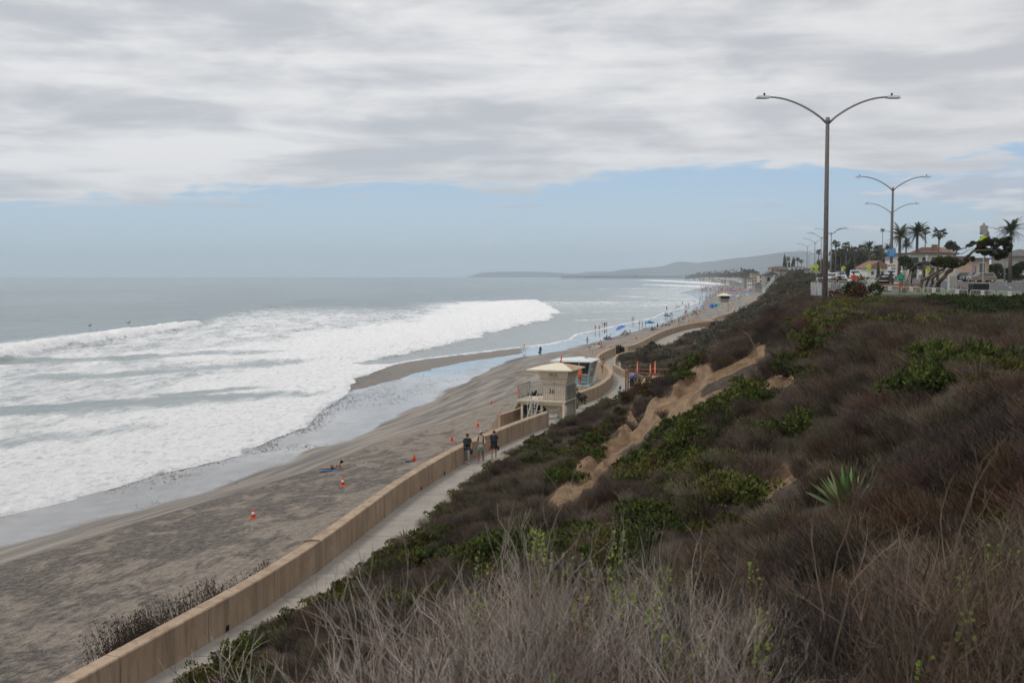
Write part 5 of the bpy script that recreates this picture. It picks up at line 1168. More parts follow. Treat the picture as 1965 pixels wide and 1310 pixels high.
def lie_figure(loc, rz, label, skin, suit, hat, hair='hair dark'):
    J, sc = skeleton(1.68, ((4, 0), (-3, 2)), ((0, 0, 6), (0, 0, 6)))
    # lay it out by hand: face towards +X, chest raised on the elbows
    k = lambda x, y, z: Vector((x, y, z))
    J.update(pelvis=k(0, 0, .14), waist=k(.14, 0, .15), chest=k(.34, 0, .27), neck0=k(.46, 0, .37), neck=k(.52, 0, .42), head=k(.60, 0, .50), crown=k(.63, 0, .595), nose=k(.70, 0, .50))
    J['_hd'] = k(.25, 0, 1).normalized(); J['_hf'] = k(1, 0, -.25).normalized()
    for n, s in (('L', -1), ('R', 1)):
        J['hip' + n] = k(-.05, s * .09, .13); J['knee' + n] = k(-.48, s * .12, .10); J['ank' + n] = k(-.88, s * .14, .09); J['toe' + n] = k(-1.03, s * .15, .06); J['heel' + n] = k(-.91, s * .14, .12)
        J['sho' + n] = k(.42, s * .19, .33); J['elb' + n] = k(.48, s * .23, .09); J['wri' + n] = k(.70, s * .12, .07); J['palm' + n] = k(.77, s * .08, .06); J['_hand' + n] = k(1, -s * .2, 0).normalized()
    t = thing('person', loc, label, 'person', None, rz); b = body_mesh(J, 1.0, True, 1.0); b.materials.clear(); b.materials.append(MATS[skin]); link('body', b, t)
    g = garment(J, 1.0, 'briefs'); g.materials.clear(); g.materials.append(MATS[suit]); link('swimwear', g, t)
    m = MB(); m.tube([k(.30, -.16, .27), k(.30, -.08, .36), k(.30, .08, .36), k(.30, .16, .27)], .025, 5); m.build('bikini_strap', suit, t)
    M = orient(J); mh = MB(); mh.lathe([(.09, -.05), (.103, .03), (.094, .10), (.02, .15)], 12, (0, .012, 0)); me = mh.mesh('hair', hair, True); me.transform(M); link('hair', me, t)
    mh = MB(); mh.lathe([(.108, .045), (.112, .08), (.09, .14), (.01, .17)], 12, (0, .005, 0)); mh.box(-.06, .06, -.19, -.09, .05, .062); me = mh.mesh('cap', hat, True); me.transform(M); link('cap', me, t)
    return t
lie_figure((p_.x + .1, p_.y, zz + .03), R(-4), 'sunbather in a black cap and dark swimwear lying propped on elbows', 'tan skin', 'cloth black', 'cloth black')
# lifeguard, jogger, worker, people on the promenade
q = G(1114.5, 742, .46); person((q.x, 111.6, .46), R(10), 'lifeguard in orange-red clothes standing in front of the blue tower\'s window', dict(h=1.7, legs=((5, 0), (-5, 5)), arms=((10, 20, 10), (5, 15, 10))), 'tan skin', 'cloth orange', 'cloth red', 'hair dark', None, None, topkind='tee')
q = G(1157, 717); person(q, R(0), 'shirtless person in dark shorts walking behind the curve of the seawall', dict(h=1.78, legs=((12, 6), (-12, 14)), arms=((-20, 25, 14), (20, 30, 14))), 'tan skin', None, 'cloth navy', 'hair brown', wide=1.1)
person((10.95, 103.8, .9), R(120), 'worker in blue bending over the joists of the timber platform', dict(h=1.7, legs=((20, 30), (0, 15)), arms=((50, 30, 8), (40, 40, 8)), lean=42), 'skin', 'cloth blue', 'cloth navy', None, 'sign blue', None, topkind='shirt', botkind='trousers')
def on_top(px, Y): x = (px - CX) / F * Y; return Vector((x, Y, tz(x, Y)))
person(on_top(1728, 97), R(5), 'person in a white cap, green jacket and orange trousers behind the barriers', dict(h=1.72, legs=((5, 0), (-5, 8)), arms=((5, 30, 18), (10, 40, 18))), 'tan skin', 'cloth green', 'cloth orange', 'hair grey', 'cloth white', 'cloth black', 'people on the promenade', topkind='shirt', botkind='trousers', wide=1.15)
person(on_top(1637, 103), R(-30), 'person in a red T-shirt standing behind the promenade barriers', dict(h=1.78, legs=((5, 0), (-5, 5)), arms=((20, 50, 10), (10, 40, 10))), 'tan skin', 'cloth red', 'cloth navy', 'hair dark', None, None, 'people on the promenade')
person(on_top(1629.5, 102), R(20), 'shorter person in a white cap and pale top beside the one in red', dict(h=1.45, legs=((5, 0), (-5, 5)), arms=((10, 30, 10), (10, 30, 10))), 'skin', 'cloth white', 'cloth grey', 'hair dark', 'cloth white', None, 'people on the promenade', wide=1.1)
person(on_top(1650, 135), R(160), 'bare-shouldered person further back on the promenade near a round bush', dict(h=1.7, legs=((5, 0), (-5, 5)), arms=((10, 30, 10), (10, 30, 10))), 'tan skin', None, 'cloth navy', 'hair dark', None, None, 'people on the promenade', detail=False)
person(on_top(1600, 140), R(160), 'sunburnt person walking beside the parked cars on the promenade', dict(h=1.75), 'tan skin', None, 'cloth grey', 'hair brown', None, None, 'people on the promenade', detail=False)
# ------------------------------------------------------------------ promenade: lamps
def lamp(x, y, label, arms=2, h=8.7, sc=1.0, rz=0., z=None, dark=True):
    z = tz(x, y) if z is None else z
    t = thing('street_lamp', (x, y, z - .1), label, 'street lamp', 'street lamps along the promenade', rz)
    m = MB(); m.tube([(0, 0, 0), (0, 0, h * .5), (0, 0, h)], [.118, .10, .082], 10); m.build('pole', 'weathered pole' if dark else 'lamp grey', t, True)
    m = MB(); m.lathe([(.10, h - .12), (.10, h + .10), (.085, h + .13)], 10); m.build('collar', 'lamp grey', t, True)
    m = MB(); m.lathe([(.24, 0), (.24, .12), (.17, .2), (.13, .35)], 10); m.build('base', 'lamp grey', t, True)
    for s in ((-1, 1) if arms == 2 else (-1,)):
        pts = []
        for i in range(11):
            u = i / 10; pts.append((s * (.06 + 2.55 * u), 0, h - .12 + 1.12 * math.sin(u * math.pi / 2) ** .82))
        m = MB(); m.tube(pts, [.052 - .014 * i / 10 for i in range(11)], 7); a = m.build('arm', 'lamp grey', t, True)
        m = MB(); zt = pts[-1][2]; x0 = s * 2.55; m.frus(tuple(sorted((x0, x0 + s * .6))) + (-.14, .14), zt - .055, tuple(sorted((x0 + s * .04, x0 + s * .5))) + (-.10, .10), zt + .05)
        hd = m.build('lamp_head', 'galvanised steel', a)
        m = MB(); m.box(min(x0 + s * .12, x0 + s * .52), max(x0 + s * .12, x0 + s * .52), -.10, .10, zt - .07, zt - .056); m.build('lens', 'sign glass', a)
        m = MB(); m.lathe([(.03, 0), (.045, .03), (.045, .11), (.02, .12)], 8, (x0 + s * .22, 0, zt + .05)); m.build('sensor', 'black plastic', a)
    return t
def px(p, Y): return (p - CX) / F * Y
lamp(px(1582.5, 50), 50, 'tall speckled double-armed street lamp nearest the camera on the bluff edge')
lamp(px(1709, 95), 95, 'second double-armed street lamp carrying the blue sign')
lamp(px(1707.5, 131), 131, 'third double-armed street lamp, almost in line behind the second')
lamp(px(1593, 208), 208, 'double-armed lamp right of the nearest pole with birds on its right arm', dark=False)
lamp(px(1574, 245), 245, 'double-armed lamp whose pole is left of the nearest pole, birds on both arms', dark=False)
lamp(px(1562, 282), 282, 'double-armed lamp left of the birds, its arms reaching behind the near pole', dark=False)
lamp(px(1547.5, 345), 345, 'tallest lamp of the cluster above the yellow crossing sign', dark=False, h=9.2)
lamp(px(1547, 410), 410, 'middle lamp of the distant cluster', dark=False)
lamp(px(1551, 470), 470, 'lowest and faintest lamp of the distant cluster', dark=False)
lamp(px(1926, 180), 180, 'single-armed street lamp in front of the spreading palm at the right', arms=1, h=8.0, dark=False)
def bird(x, y, z, label):
    m = MB(); m.tube([(-.11, 0, .02), (-.04, 0, .07), (.05, 0, .12), (.11, 0, .17), (.15, 0, .17)], [.015, .055, .07, .04, .01], 6); m.add([(-.10, -.01, .05), (-.10, .02, .05), (-.28, 0, -.01)], [(0, 1, 2)])
    tag(m.build('bird', 'black plastic', None, True, (x, y, z), (0, 0, random.choice((0, 3.14)))), label, 'bird', 'birds perched on the lamps')
random.seed(4)
for Y, p0, lst, lab in ((208, 1593, (.62, 1.05, 1.2, 1.5, 1.65, 1.95, 2.45), ' bird from the pole in the crowded row on the lower right lamp arm'), (245, 1574, (.95, 1.45, 2.1), ' bird from the pole on the upper right lamp arm'), (245, 1574, (-1.7, -2.2), ' bird from the pole on the left arm of the farther bird lamp')):
    for n_, s in enumerate(lst):
        u = (abs(s) - .06) / 2.55; x = px(p0, Y); bird(x + s, Y, tz(x, Y) - .1 + 8.7 - .12 + 1.12 * math.sin(min(u, 1) * math.pi / 2) ** .82 + .03, ('first', 'second', 'third', 'fourth', 'fifth', 'sixth', 'outermost')[n_ if n_ < len(lst) - 1 or len(lst) < 7 else 6] + lab)
# small birds / sensors on near lamps are part of the lamp heads
# signs on the second pole
X2 = px(1709, 95); Z2 = tz(X2, 95)
def sign_plate(nm, w, h, matname, parent, M, th=.012, edge=None):
    m = MB(); m.box(-w/2, w/2, -h/2, h/2, -th, 0, M); return m.build(nm, matname, parent)
p_ = at(1711, 485, 94.8); t = thing('information_sign', p_, 'blue sign with white lettering high on the second lamp pole', 'sign')
sign_plate('panel', .68, .72, 'sign blue', t, FRONT); text('LIFEGUARD\nTOWER\nNO. 36', .135, t, Matrix.Translation((0, -.014, .02)) @ FRONT, 'sign white', 'lettering', .002, space=1.35)
MB().box(-.03, .03, .012, .1, -.2, .2).build('bracket', 'galvanised steel', t)
p_ = at(1711, 512.5, 94.8); t = thing('rules_sign', p_, 'white sign with five round black symbols below the blue sign', 'sign')
sign_plate('panel', .66, .60, 'sign white', t, FRONT)
for i, (x, z) in enumerate(((-.21, .13), (0, .13), (.21, .13), (.05, -.13), (.23, -.13))):
    m = MB(); m.tube([(x, -.002, z), (x, -.02, z)], .082, 14); m.build('symbol', 'black paint', t); m = MB(); m.tube([(x, -.018, z), (x, -.026, z)], .035, 8); m.build('symbol_centre', 'sign white', t)
MB().box(-.03, .03, .012, .1, -.2, .2).build('bracket', 'galvanised steel', t)
def walk_figure(parent, k, y):
    """walking figure of a crossing sign"""
    m = MB()
    m.tube([(0, y, .17 * k), (0, y - .006, .17 * k)], .045 * k, 10)
    for a, b, w in (((0, .12), (.0, -.03), .075), ((0, -.02), (-.09, -.2), .045), ((0, -.02), (.10, -.19), .045), ((0, .09), (-.10, .0), .035), ((0, .09), (.11, .02), .035)):
        A, B = Vector((a[0] * k, y, a[1] * k)), Vector((b[0] * k, y, b[1] * k)); d = (B - A).normalized(); s = Vector((d.z, 0, -d.x)) * w * k / 2
        q = [A - s, B - s, B + s, A + s]; m.add(q + [v - Vector((0, .006, 0)) for v in q], [(0, 1, 2, 3), (7, 6, 5, 4), (0, 4, 5, 1), (1, 5, 6, 2), (2, 6, 7, 3), (3, 7, 4, 0)])
    m.build('walking_figure', 'black paint', parent)
def ped_sign(p_x, p_y, Y, label, size=.76, sub=True, solar=False, z0=None):
    p = at(p_x, p_y, Y); g = tz(p.x, p.y) if z0 is None else z0; t = thing('crossing_sign', (p.x, p.y, g), label, 'road sign', 'yellow pedestrian crossing signs'); zc = p.z - g; d = size * .7071
    m = MB(); m.tube([(0, .03, 0), (0, .03, zc + d)], .035, 6); m.build('post', 'galvanised steel', t)
    m = MB(); q = [(0, 0, zc - d), (d, 0, zc), (0, 0, zc + d), (-d, 0, zc)]; m.add(q + [(a, .012, c) for a, b, c in q], [(0, 1, 2, 3), (7, 6, 5, 4), (0, 4, 5, 1), (1, 5, 6, 2), (2, 6, 7, 3), (3, 7, 4, 0)]); pan = m.build('panel', 'sign yellow', t)
    walk_figure(pan, size * 1.25, 0); pan.children[0].location = (0, -.002, zc)
    if sub:
        m = MB(); m.box(-.30, .30, 0, .012, zc - d - .42, zc - d - .10); s = m.build('arrow_plate', 'sign yellow', t); m = MB(); m.bar((.15, -.004, zc - d - .15), (-.10, -.004, zc - d - .34), .05, .006); m.build('arrow', 'black paint', s)
    if solar:
        MB().box(-.33, .33, -.1, .25, zc + d + .12, zc + d + .85).build('control_box', 'stucco grey', t); m = MB(); m.frus((-.2, .2, 0, .2), zc + d + .855, (-.05, .05, .08, .12), zc + d + 1.15); m.build('beacon', 'grey steel', t)
    return t
ped_sign(1566.5, 511.5, 205, 'yellow crossing sign just left of the nearest lamp pole')
ped_sign(1557, 513, 290, 'smallest yellow crossing sign at the far left of the promenade', .76)
ped_sign(1618.5, 514, 270, 'yellow crossing sign seen against the palm trunks', .76)
ped_sign(1667.5, 511.5, 205, 'yellow crossing sign in front of the low red-roofed house')
ped_sign(1687.5, 517, 280, 'narrow turned yellow crossing sign beside the dark spike', .76)
ped_sign(1781, 517.5, 190, 'yellow crossing sign framed by the windswept tree\'s limbs')
ped_sign(1888, 463, 112, 'large yellow crossing sign with a grey box on top, half hidden by the tree crown', .95, True, True)
p_ = at(1765.5, 522.5, 150); g = tz(p_.x, 150); t = thing('speed_sign', (p_.x, 150, g), 'small white rectangular road sign left of the framed crossing sign', 'sign'); m = MB(); m.tube([(0, .03, 0), (0, .03, p_.z - g + .3)], .03, 6); m.build('post', 'galvanised steel', t); MB().box(-.25, .25, 0, .01, p_.z - g - .3, p_.z - g + .3).build('panel', 'sign white', t)

mat('faded red', (.30, .14, .13), .9, .1); mat('faded white', (.34, .32, .33), .9, .1)
# ------------------------------------------------------------------ steel crowd barriers
def barrier(a, b, za, zb, sign=False, first=[None]):
    a, b = Vector((a[0], a[1], za)), Vector((b[0], b[1], zb)); L = (b - a).length; rz = math.atan2(b.y - a.y, b.x - a.x)
    t = thing('crowd_barrier', a, 'x', 'barrier', 'steel crowd barriers', rz); sh = (zb - za) / L; H = 1.1
    S_ = lambda x, z: (x, 0, z + sh * x)
    m = MB(); m.tube([S_(.04, 0), S_(.04, H - .16), S_(.08, H - .04), S_(.18, H), S_(L - .18, H), S_(L - .08, H - .04), S_(L - .04, H - .16), S_(L - .04, 0)], .028, 6); m.build('frame', 'galvanised steel', t, True)
    m = MB(); m.tube([S_(.05, .18), S_(L - .05, .18)], .016, 5); m.build('bottom_bar', 'galvanised steel', t)
    n = 15
    global _BAR
    for i in range(n):
        x = .16 + (L - .32) * i / (n - 1); o = link('bar', _BAR, t, S_(x, .18)); 
    if sign: 
        m = MB(); m.box(L * .5 - .13, L * .5 + .13, -.045, -.03, H - .32 + sh * L * .5, H - .03 + sh * L * .5); s = m.build('notice', 'sign white', t); m = MB(); m.box(L * .5 - .10, L * .5 + .10, -.05, -.046, H - .22 + sh * L * .5, H - .17 + sh * L * .5); m.box(L * .5 - .08, L * .5 + .08, -.05, -.046, H - .14 + sh * L * .5, H - .11 + sh * L * .5); m.build('notice_print', 'faded red', s)
    return t
m = MB(); m.tube([(0, 0, 0), (0, 0, .90)], .010, 4); _BAR = m.mesh('bar', 'galvanised steel')
def row(lst, labels):
    for (p0, y0, t0, p1, y1, t1, s), lb in zip(lst, labels):
        a = at(p0, t0, y0); b = at(p1, t1, y1); o = barrier((a.x, a.y), (b.x, b.y), a.z - 1.1, b.z - 1.1, s); o['label'] = lb
row([(1556.5, 82, 542, 1567, 84.4, 542.3, 1), (1568, 84.5, 542.3, 1577, 87, 542.6, 0), (1579, 86.5, 542.8, 1603, 87.2, 543.5, 1), (1605, 87.2, 543.8, 1628, 88, 545, 1), (1630, 88, 545.3, 1652, 89, 546.5, 0), (1655, 89, 547, 1688, 90, 548.4, 1),
     (1690, 90, 548.8, 1724.5, 90, 549.5, 1), (1728.5, 90, 550.2, 1768, 90, 551.2, 1), (1771, 89.5, 552, 1813, 89, 553.5, 1), (1816, 88.5, 554.5, 1858, 88, 556, 1), (1861, 87.5, 556.5, 1910, 87, 558, 1), (1913.5, 87, 558.5, 1961, 86.5, 560, 1), (1965, 86.5, 560.3, 2014, 86, 562, 1)],
    ['steel barrier at the left corner of the row, right behind the nearest lamp pole', 'obliquely seen steel barrier next to the corner one', 'steel barrier just right of the nearest lamp pole', 'steel barrier third from the nearest lamp pole, below the red shirt', 'steel barrier half hidden behind the round dark bush', 'steel barrier between the dark bush and the black bin',
     'steel barrier in front of the wooden rail and the bin', 'steel barrier with a notice below the person in green', 'steel barrier in front of the windswept tree\'s trunks', 'steel barrier right of the windswept tree, by the grey cabinet', 'steel barrier in front of the black planter box', 'steel barrier with green lawn showing through its bars', 'steel barrier cut by the right edge of the picture'])
row([(1588 + i * 20, 112 + i * .6, 538.6 + i * .3, 1606.5 + i * 20, 112.4 + i * .6, 538.8 + i * .3, 0) for i in range(5)], ['back-row steel barrier ' + s for s in ('touching the nearest lamp pole', 'one place right of the lamp pole', 'below the short person in the white cap', 'right of the person in red', 'ending beside the black bin')])
row([(1655 + i * 13.5, 200, 528.6, 1667.5 + i * 13.5, 200.5, 528.7, 0) for i in range(4)], ['roadside steel barrier ' + s for s in ('under the crossing sign', 'between the crossing sign and the dark spike', 'right behind the dark spike', 'at the foot of the second lamp')])
# wooden rail fence behind the barriers
t = thing('rail_fence', (px(1680, 93), 93, tz(px(1680, 93), 93)), 'low brown wooden rail fence behind the steel barriers', 'fence'); w = px(1766, 93) - px(1680, 93)
for z in (.28, .62): MB().box(0, w, -.04, .04, z, z + .17).build('rail', 'lumber', t)
for i in range(4): MB().box(i * w / 3 - .07, i * w / 3 + .07, .045, .17, -.2, .95).build('post', 'lumber', t)
# bin, spike, planter, cabinet
p_ = on_top(1697, 96); t = thing('litter_bin', p_, 'black litter bin with a broad hooded lid behind the barriers', 'bin')
m = MB(); m.frus((-.42, .42, -.35, .35), 0, (-.62, .62, -.5, .5), .95); m.build('bin_body', 'black plastic', t); m = MB(); m.frus((-.78, .70, -.6, .6), 1.0, (-.5, .5, -.4, .4), 1.28); m.build('lid', 'black plastic', t); MB().box(-.5, .62, -.5, .5, 1.4, 1.5).build('hood', 'black plastic', t)
MB().box(-.45, -.38, -.3, .3, 1.2, 1.4).build('hood_leg', 'black plastic', t); MB().box(.38, .45, -.3, .3, 1.2, 1.4).build('hood_leg', 'black plastic', t)
p_ = on_top(1684, 98); t = thing('folded_umbrella', p_, 'dark folded umbrella standing upright beside the black bin', 'umbrella'); m = MB(); m.lathe([(.03, 0), (.03, .9), (.22, 1.1), (.16, 1.6), (.09, 2.3), (.02, 2.75)], 8); m.build('cloth', 'black plastic', t, True); m = MB(); m.tube([(0, 0, 0), (0, 0, 2.85)], .02, 5); m.build('shaft', 'grey steel', t)
p_ = on_top(1877, 96); t = thing('planter_box', p_, 'black square box with a thin flat lid behind the right-hand barriers', 'box'); m = MB(); m.frus((-.62, .62, -.5, .5), -.3, (-.66, .66, -.55, .55), .92); m.build('box_body', 'black plastic', t); MB().box(-.78, .78, -.65, .65, .95, 1.03).build('lid', 'grey steel', t)
p_ = on_top(1826, 110); t = thing('utility_cabinet', p_, 'plain grey utility cabinet right of the windswept tree', 'cabinet'); MB().box(-.36, .36, -.25, .25, 0, 1.55).build('cabinet_body', 'galvanised steel', t); MB().box(-.33, .33, -.27, -.253, .1, 1.5).build('door', 'stucco grey', t)
for i, (p0, y, r, lb) in enumerate(((1862, 104, .75, 'large rounded brown boulder left of the black box'), (1880, 108, .6, 'smaller pale boulder behind the black box'))):
    q = on_top(p0, y); m = MB(); m.lathe([(r, 0), (r * 1.15, r * .35), (r * .95, r * .7), (r * .5, r * .95), (r * .1, r)], 11, (0, 0, 0), 1.4, .9); o = m.build('boulder', mat('boulder', (.22, .16, .12), .9, .25, 3, bump=.5, bscale=6), None, False, q - Vector((0, 0, .1)))
    for v in o.data.vertices: v.co *= 1 + .16 * math.sin(v.co.x * 7 + v.co.z * 5 + i)
    tag(o, lb, 'boulder')

# ------------------------------------------------------------------ windswept tree
def tree():
    Y = 96; base = at(1785, 553, Y); base.z = tz(base.x, Y)
    t = thing('windswept_tree', base, 'leaning windswept tree with twisted bare limbs and two flat crowns', 'tree')
    def P(l, dy=0): return [at(a, b, Y + dy + .5 * math.sin(i * 1.7 + dy)) - base for i, (a, b) in enumerate(l)]
    T = [([(1763, 560), (1766, 549), (1769, 538), (1783, 531), (1800, 522), (1812, 516), (1823, 508)], .17, .07, 0), ([(1792, 562), (1797, 550), (1806, 537), (1817, 524), (1828, 513), (1846, 507), (1858, 492), (1876, 476), (1900, 468)], .20, .08, .6),
         ([(1785, 562), (1787, 548), (1789, 537), (1796, 528), (1812, 519)], .14, .07, -.5), ([(1778, 562), (1777, 549), (1782, 536), (1787, 516), (1783, 507), (1775, 502), (1762, 505), (1753, 513), (1746, 520), (1742, 533), (1741, 551)], .10, .05, .3),
         ([(1800, 560), (1802, 546), (1812, 530), (1822, 516)], .13, .07, 1.0), ([(1828, 500), (1833, 489), (1837, 479), (1851, 476), (1866, 466), (1880, 462)], .06, .03, .2), ([(1840, 508), (1850, 495), (1866, 484), (1890, 480), (1915, 480)], .09, .05, -.3),
         ([(1752, 556), (1749, 541), (1750, 527), (1757, 519), (1768, 511), (1782, 514)], .07, .04, .9), ([(1832, 490), (1846, 487), (1858, 479), (1871, 475)], .035, .015, .1), ([(1853, 478), (1857, 470), (1864, 463)], .03, .012, .1), ([(1764, 505), (1770, 509), (1768, 519), (1760, 524)], .035, .02, .3)]
    for i, (l, r0, r1, dy) in enumerate(T):
        m = MB(); q = P(l, dy); n = len(q); qs = []
        for k in range(n - 1): qs += [q[k], q[k].lerp(q[k + 1], .5) + Vector((random.gauss(0, .04), random.gauss(0, .08), random.gauss(0, .04)))]
        qs.append(q[-1]); m.tube(qs, [r0 + (r1 - r0) * k / (len(qs) - 1) for k in range(len(qs))], 7); m.build('trunk' if i < 3 else 'limb', 'tree bark', t, True)
    rg = random.Random(12)
    def crown(l, n, nm, mats):
        mb = MB()
        for _ in range(n):
            cx, cy_, rx, ry = rg.choice(l); v = Vector((rg.gauss(0, 1), rg.gauss(0, 1), rg.gauss(0, 1))).normalized() * rg.uniform(.45, 1.05) ** .6
            c = at(cx, cy_, Y) - base; s = Y / F; p = c + Vector((v.x * rx * s, v.y * rx * s * .8, v.z * ry * s)); u = Vector((rg.gauss(0, 1), rg.gauss(0, 1), rg.gauss(.3, 1))).normalized(); w = u.orthogonal(); l_ = rg.uniform(.06, .13)
            mb.m = 1 if rg.random() < .22 else 0; mb.add([p - w * l_ * .4, p + u * l_, p + w * l_ * .4, p - u * l_ * .5], [(0, 1, 2, 3)])
        mb.build(nm, mats, t)
    crown([(1795, 503, 9, 6), (1805, 499, 10, 7), (1818, 499, 11, 8), (1832, 502, 10, 8), (1841, 505, 7, 6), (1812, 508, 12, 6), (1828, 511, 8, 4), (1798, 508, 7, 3)], 5200, 'crown', ['leaf dark', 'leaf red'])
    crown([(1883, 470, 9, 8), (1895, 464, 10, 8), (1910, 466, 11, 10), (1925, 464, 10, 8), (1934, 474, 9, 11), (1925, 487, 10, 9), (1908, 483, 13, 9), (1890, 482, 9, 8), (1915, 494, 6, 5), (1877, 480, 6, 6), (1935, 458, 5, 4)], 9000, 'crown', ['leaf dark', 'leaf red'])
    crown([(1855, 500, 5, 5), (1866, 497, 5, 5), (1860, 471, 7, 3), (1868, 466, 6, 4), (1850, 506, 4, 3)], 900, 'crown', ['leaf dark', 'leaf red'])
tree()
# bushes around the promenade
def clump(nm, px0, Y, r, h, label, mats, n=420, leaf=.12, seed=1, dz=0.):
    q = on_top(px0, Y); leafy_thing(nm, q + Vector((0, 0, dz)), label, 'bush', mats, n, h, r, leaf, seed)
clump('round_bush', 1655, 68, 1.2, 1.5, 'dense rounded brown-green bush in front of the barriers', ['leaf dark', 'leaf yellow'], 1500, .10, 61)
clump('round_bush', 1636, 66, 1.1, 1.2, 'reddish-brown bush left of the dense rounded one', ['leaf red', 'dark twig'], 1200, .09, 62)
clump('round_bush', 1648, 125, .9, 1.1, 'small yellow-green bush behind the person in red', ['leaf yellow', 'leaf green'], 500, .12, 63)
clump('low_bush', 1603, 120, 2.4, 1.3, 'low spreading olive bush behind the nearest lamp pole', ['leaf far', 'leaf green'], 800, .14, 64)
clump('low_bush', 1590, 150, 1.8, 1.2, 'low hazy bush beside the parked cars', ['leaf far', 'dry twig'], 500, .14, 65)
for i, (p0, Y, lb) in enumerate(((1733, 93, 'spiky dark aloe at the feet of the person in green'), (1851, 94, 'spiky dark aloe left of the black box'), (1838, 95, 'smaller spiky aloe by the grey cabinet'))):
    rosette(on_top(p0, Y), lb, 'aloe', 'aloe', 22, .95, .045, ('yucca leaf dark', 'yucca leaf'), (5, 80), .15, seed=20 + i)
# flag on a pole
p_ = on_top(1863.5, 150); t = thing('flagpole', p_, 'thin dark flagpole with a drooping striped flag', 'flagpole'); m = MB(); m.tube([(0, 0, 0), (0, 0, 4.0)], .03, 6); m.build('pole', 'grey steel', t)
mat('faded red', (.22, .09, .09), .9, .1); mat('faded white', (.34, .32, .33), .9, .1)
fl = link('flag', None, t)
for i in range(9):
    m = MB(); z = 3.1 - i * .15; q = [(.04, 0, z), (.22, .06, z - .01 - .05), (.42, -.02, z - .08 - .05), (.46, -.02, z - .23 - .05), (.22, .06, z - .16 - .05), (.04, 0, z - .15)]; m.add(q, [(0, 1, 4, 5), (1, 2, 3, 4)]); m.build('stripe', 'faded red' if i % 2 == 0 else 'faded white', fl)

# ------------------------------------------------------------------ road, lawn, garden walls
def sheet(name, pts_fn, y0, y1, offs, matname, dz, step=2.5, kind='structure'):
    ys = np.arange(y0, y1, step); X = np.array([[pts_fn(y) + o for o in offs] for y in ys]); Y = np.repeat(ys[:, None], len(offs), 1)
    return gridmesh(name, X, Y, terr(X, Y) + dz, matname, {}, kind)
t_ = NT('lawn'); t_.fin(t_.mix(t_.ss(t_.noise(6, 6, .7), .35, .65), (.035, .065, .015), (.10, .15, .03)), .9)
t_ = NT('bare ground'); t_.fin(t_.mix(t_.ss(t_.noise(1.2, 6, .7), .35, .65), (.20, .15, .10), (.32, .25, .18)), .95)
mat('road paint', (.6, .6, .58), .7, .1)
sheet('lawn', lambda y: 27 + (y - 88) * .30, 90, 128, list(np.linspace(1, 30, 16)), 'lawn', .05)
rc = lambda y: float(top_(y)) + 9
sheet('road', rc, 128, 900, list(np.linspace(0, 26, 12)) , 'asphalt', .06, 4)
sheet('road', lambda y: 36, 132, 236, list(np.linspace(0, 150, 50)), 'asphalt', .064, 4)
sheet('sidewalk', rc, 128, 600, [-6, -4, -2, -.3], 'path concrete', .16, 4)
for k in range(22):
    y = 140 + k * 7; x = rc(y) + 13; q = [(x - .07, y), (x + .07, y), (x + .07 + 1.0, y + 3), (x - .07 + 1.0, y + 3)]
    z = [tz(a, b) + .08 for a, b in q]; m = MB(); m.add([(a, b, c) for (a, b), c in zip(q, z)], [(0, 1, 2, 3)]); tag(m.build('road_marking', 'road paint'), kind='structure')
def gwall(p0, p1, Y, top, bot, label, mt='stucco white'):
    a = at(p0, top, Y); b = at(p1, bot, Y); m = MB(); m.box(a.x, b.x, Y, Y + .35, b.z - .8, a.z); m.box(a.x - .05, b.x + .05, Y - .06, Y + .41, a.z + .003, a.z + .08); t = m.build('garden_wall', mt); tag(t, label, 'wall')
gwall(1893, 2000, 236, 539.5, 548.5, 'long white garden wall along the far side of the road'); gwall(1929, 2000, 242, 524, 532, 'upper white garden wall above the hedge'); gwall(1912, 1990, 238.5, 536.5, 540, 'raised white section on top of the long garden wall')
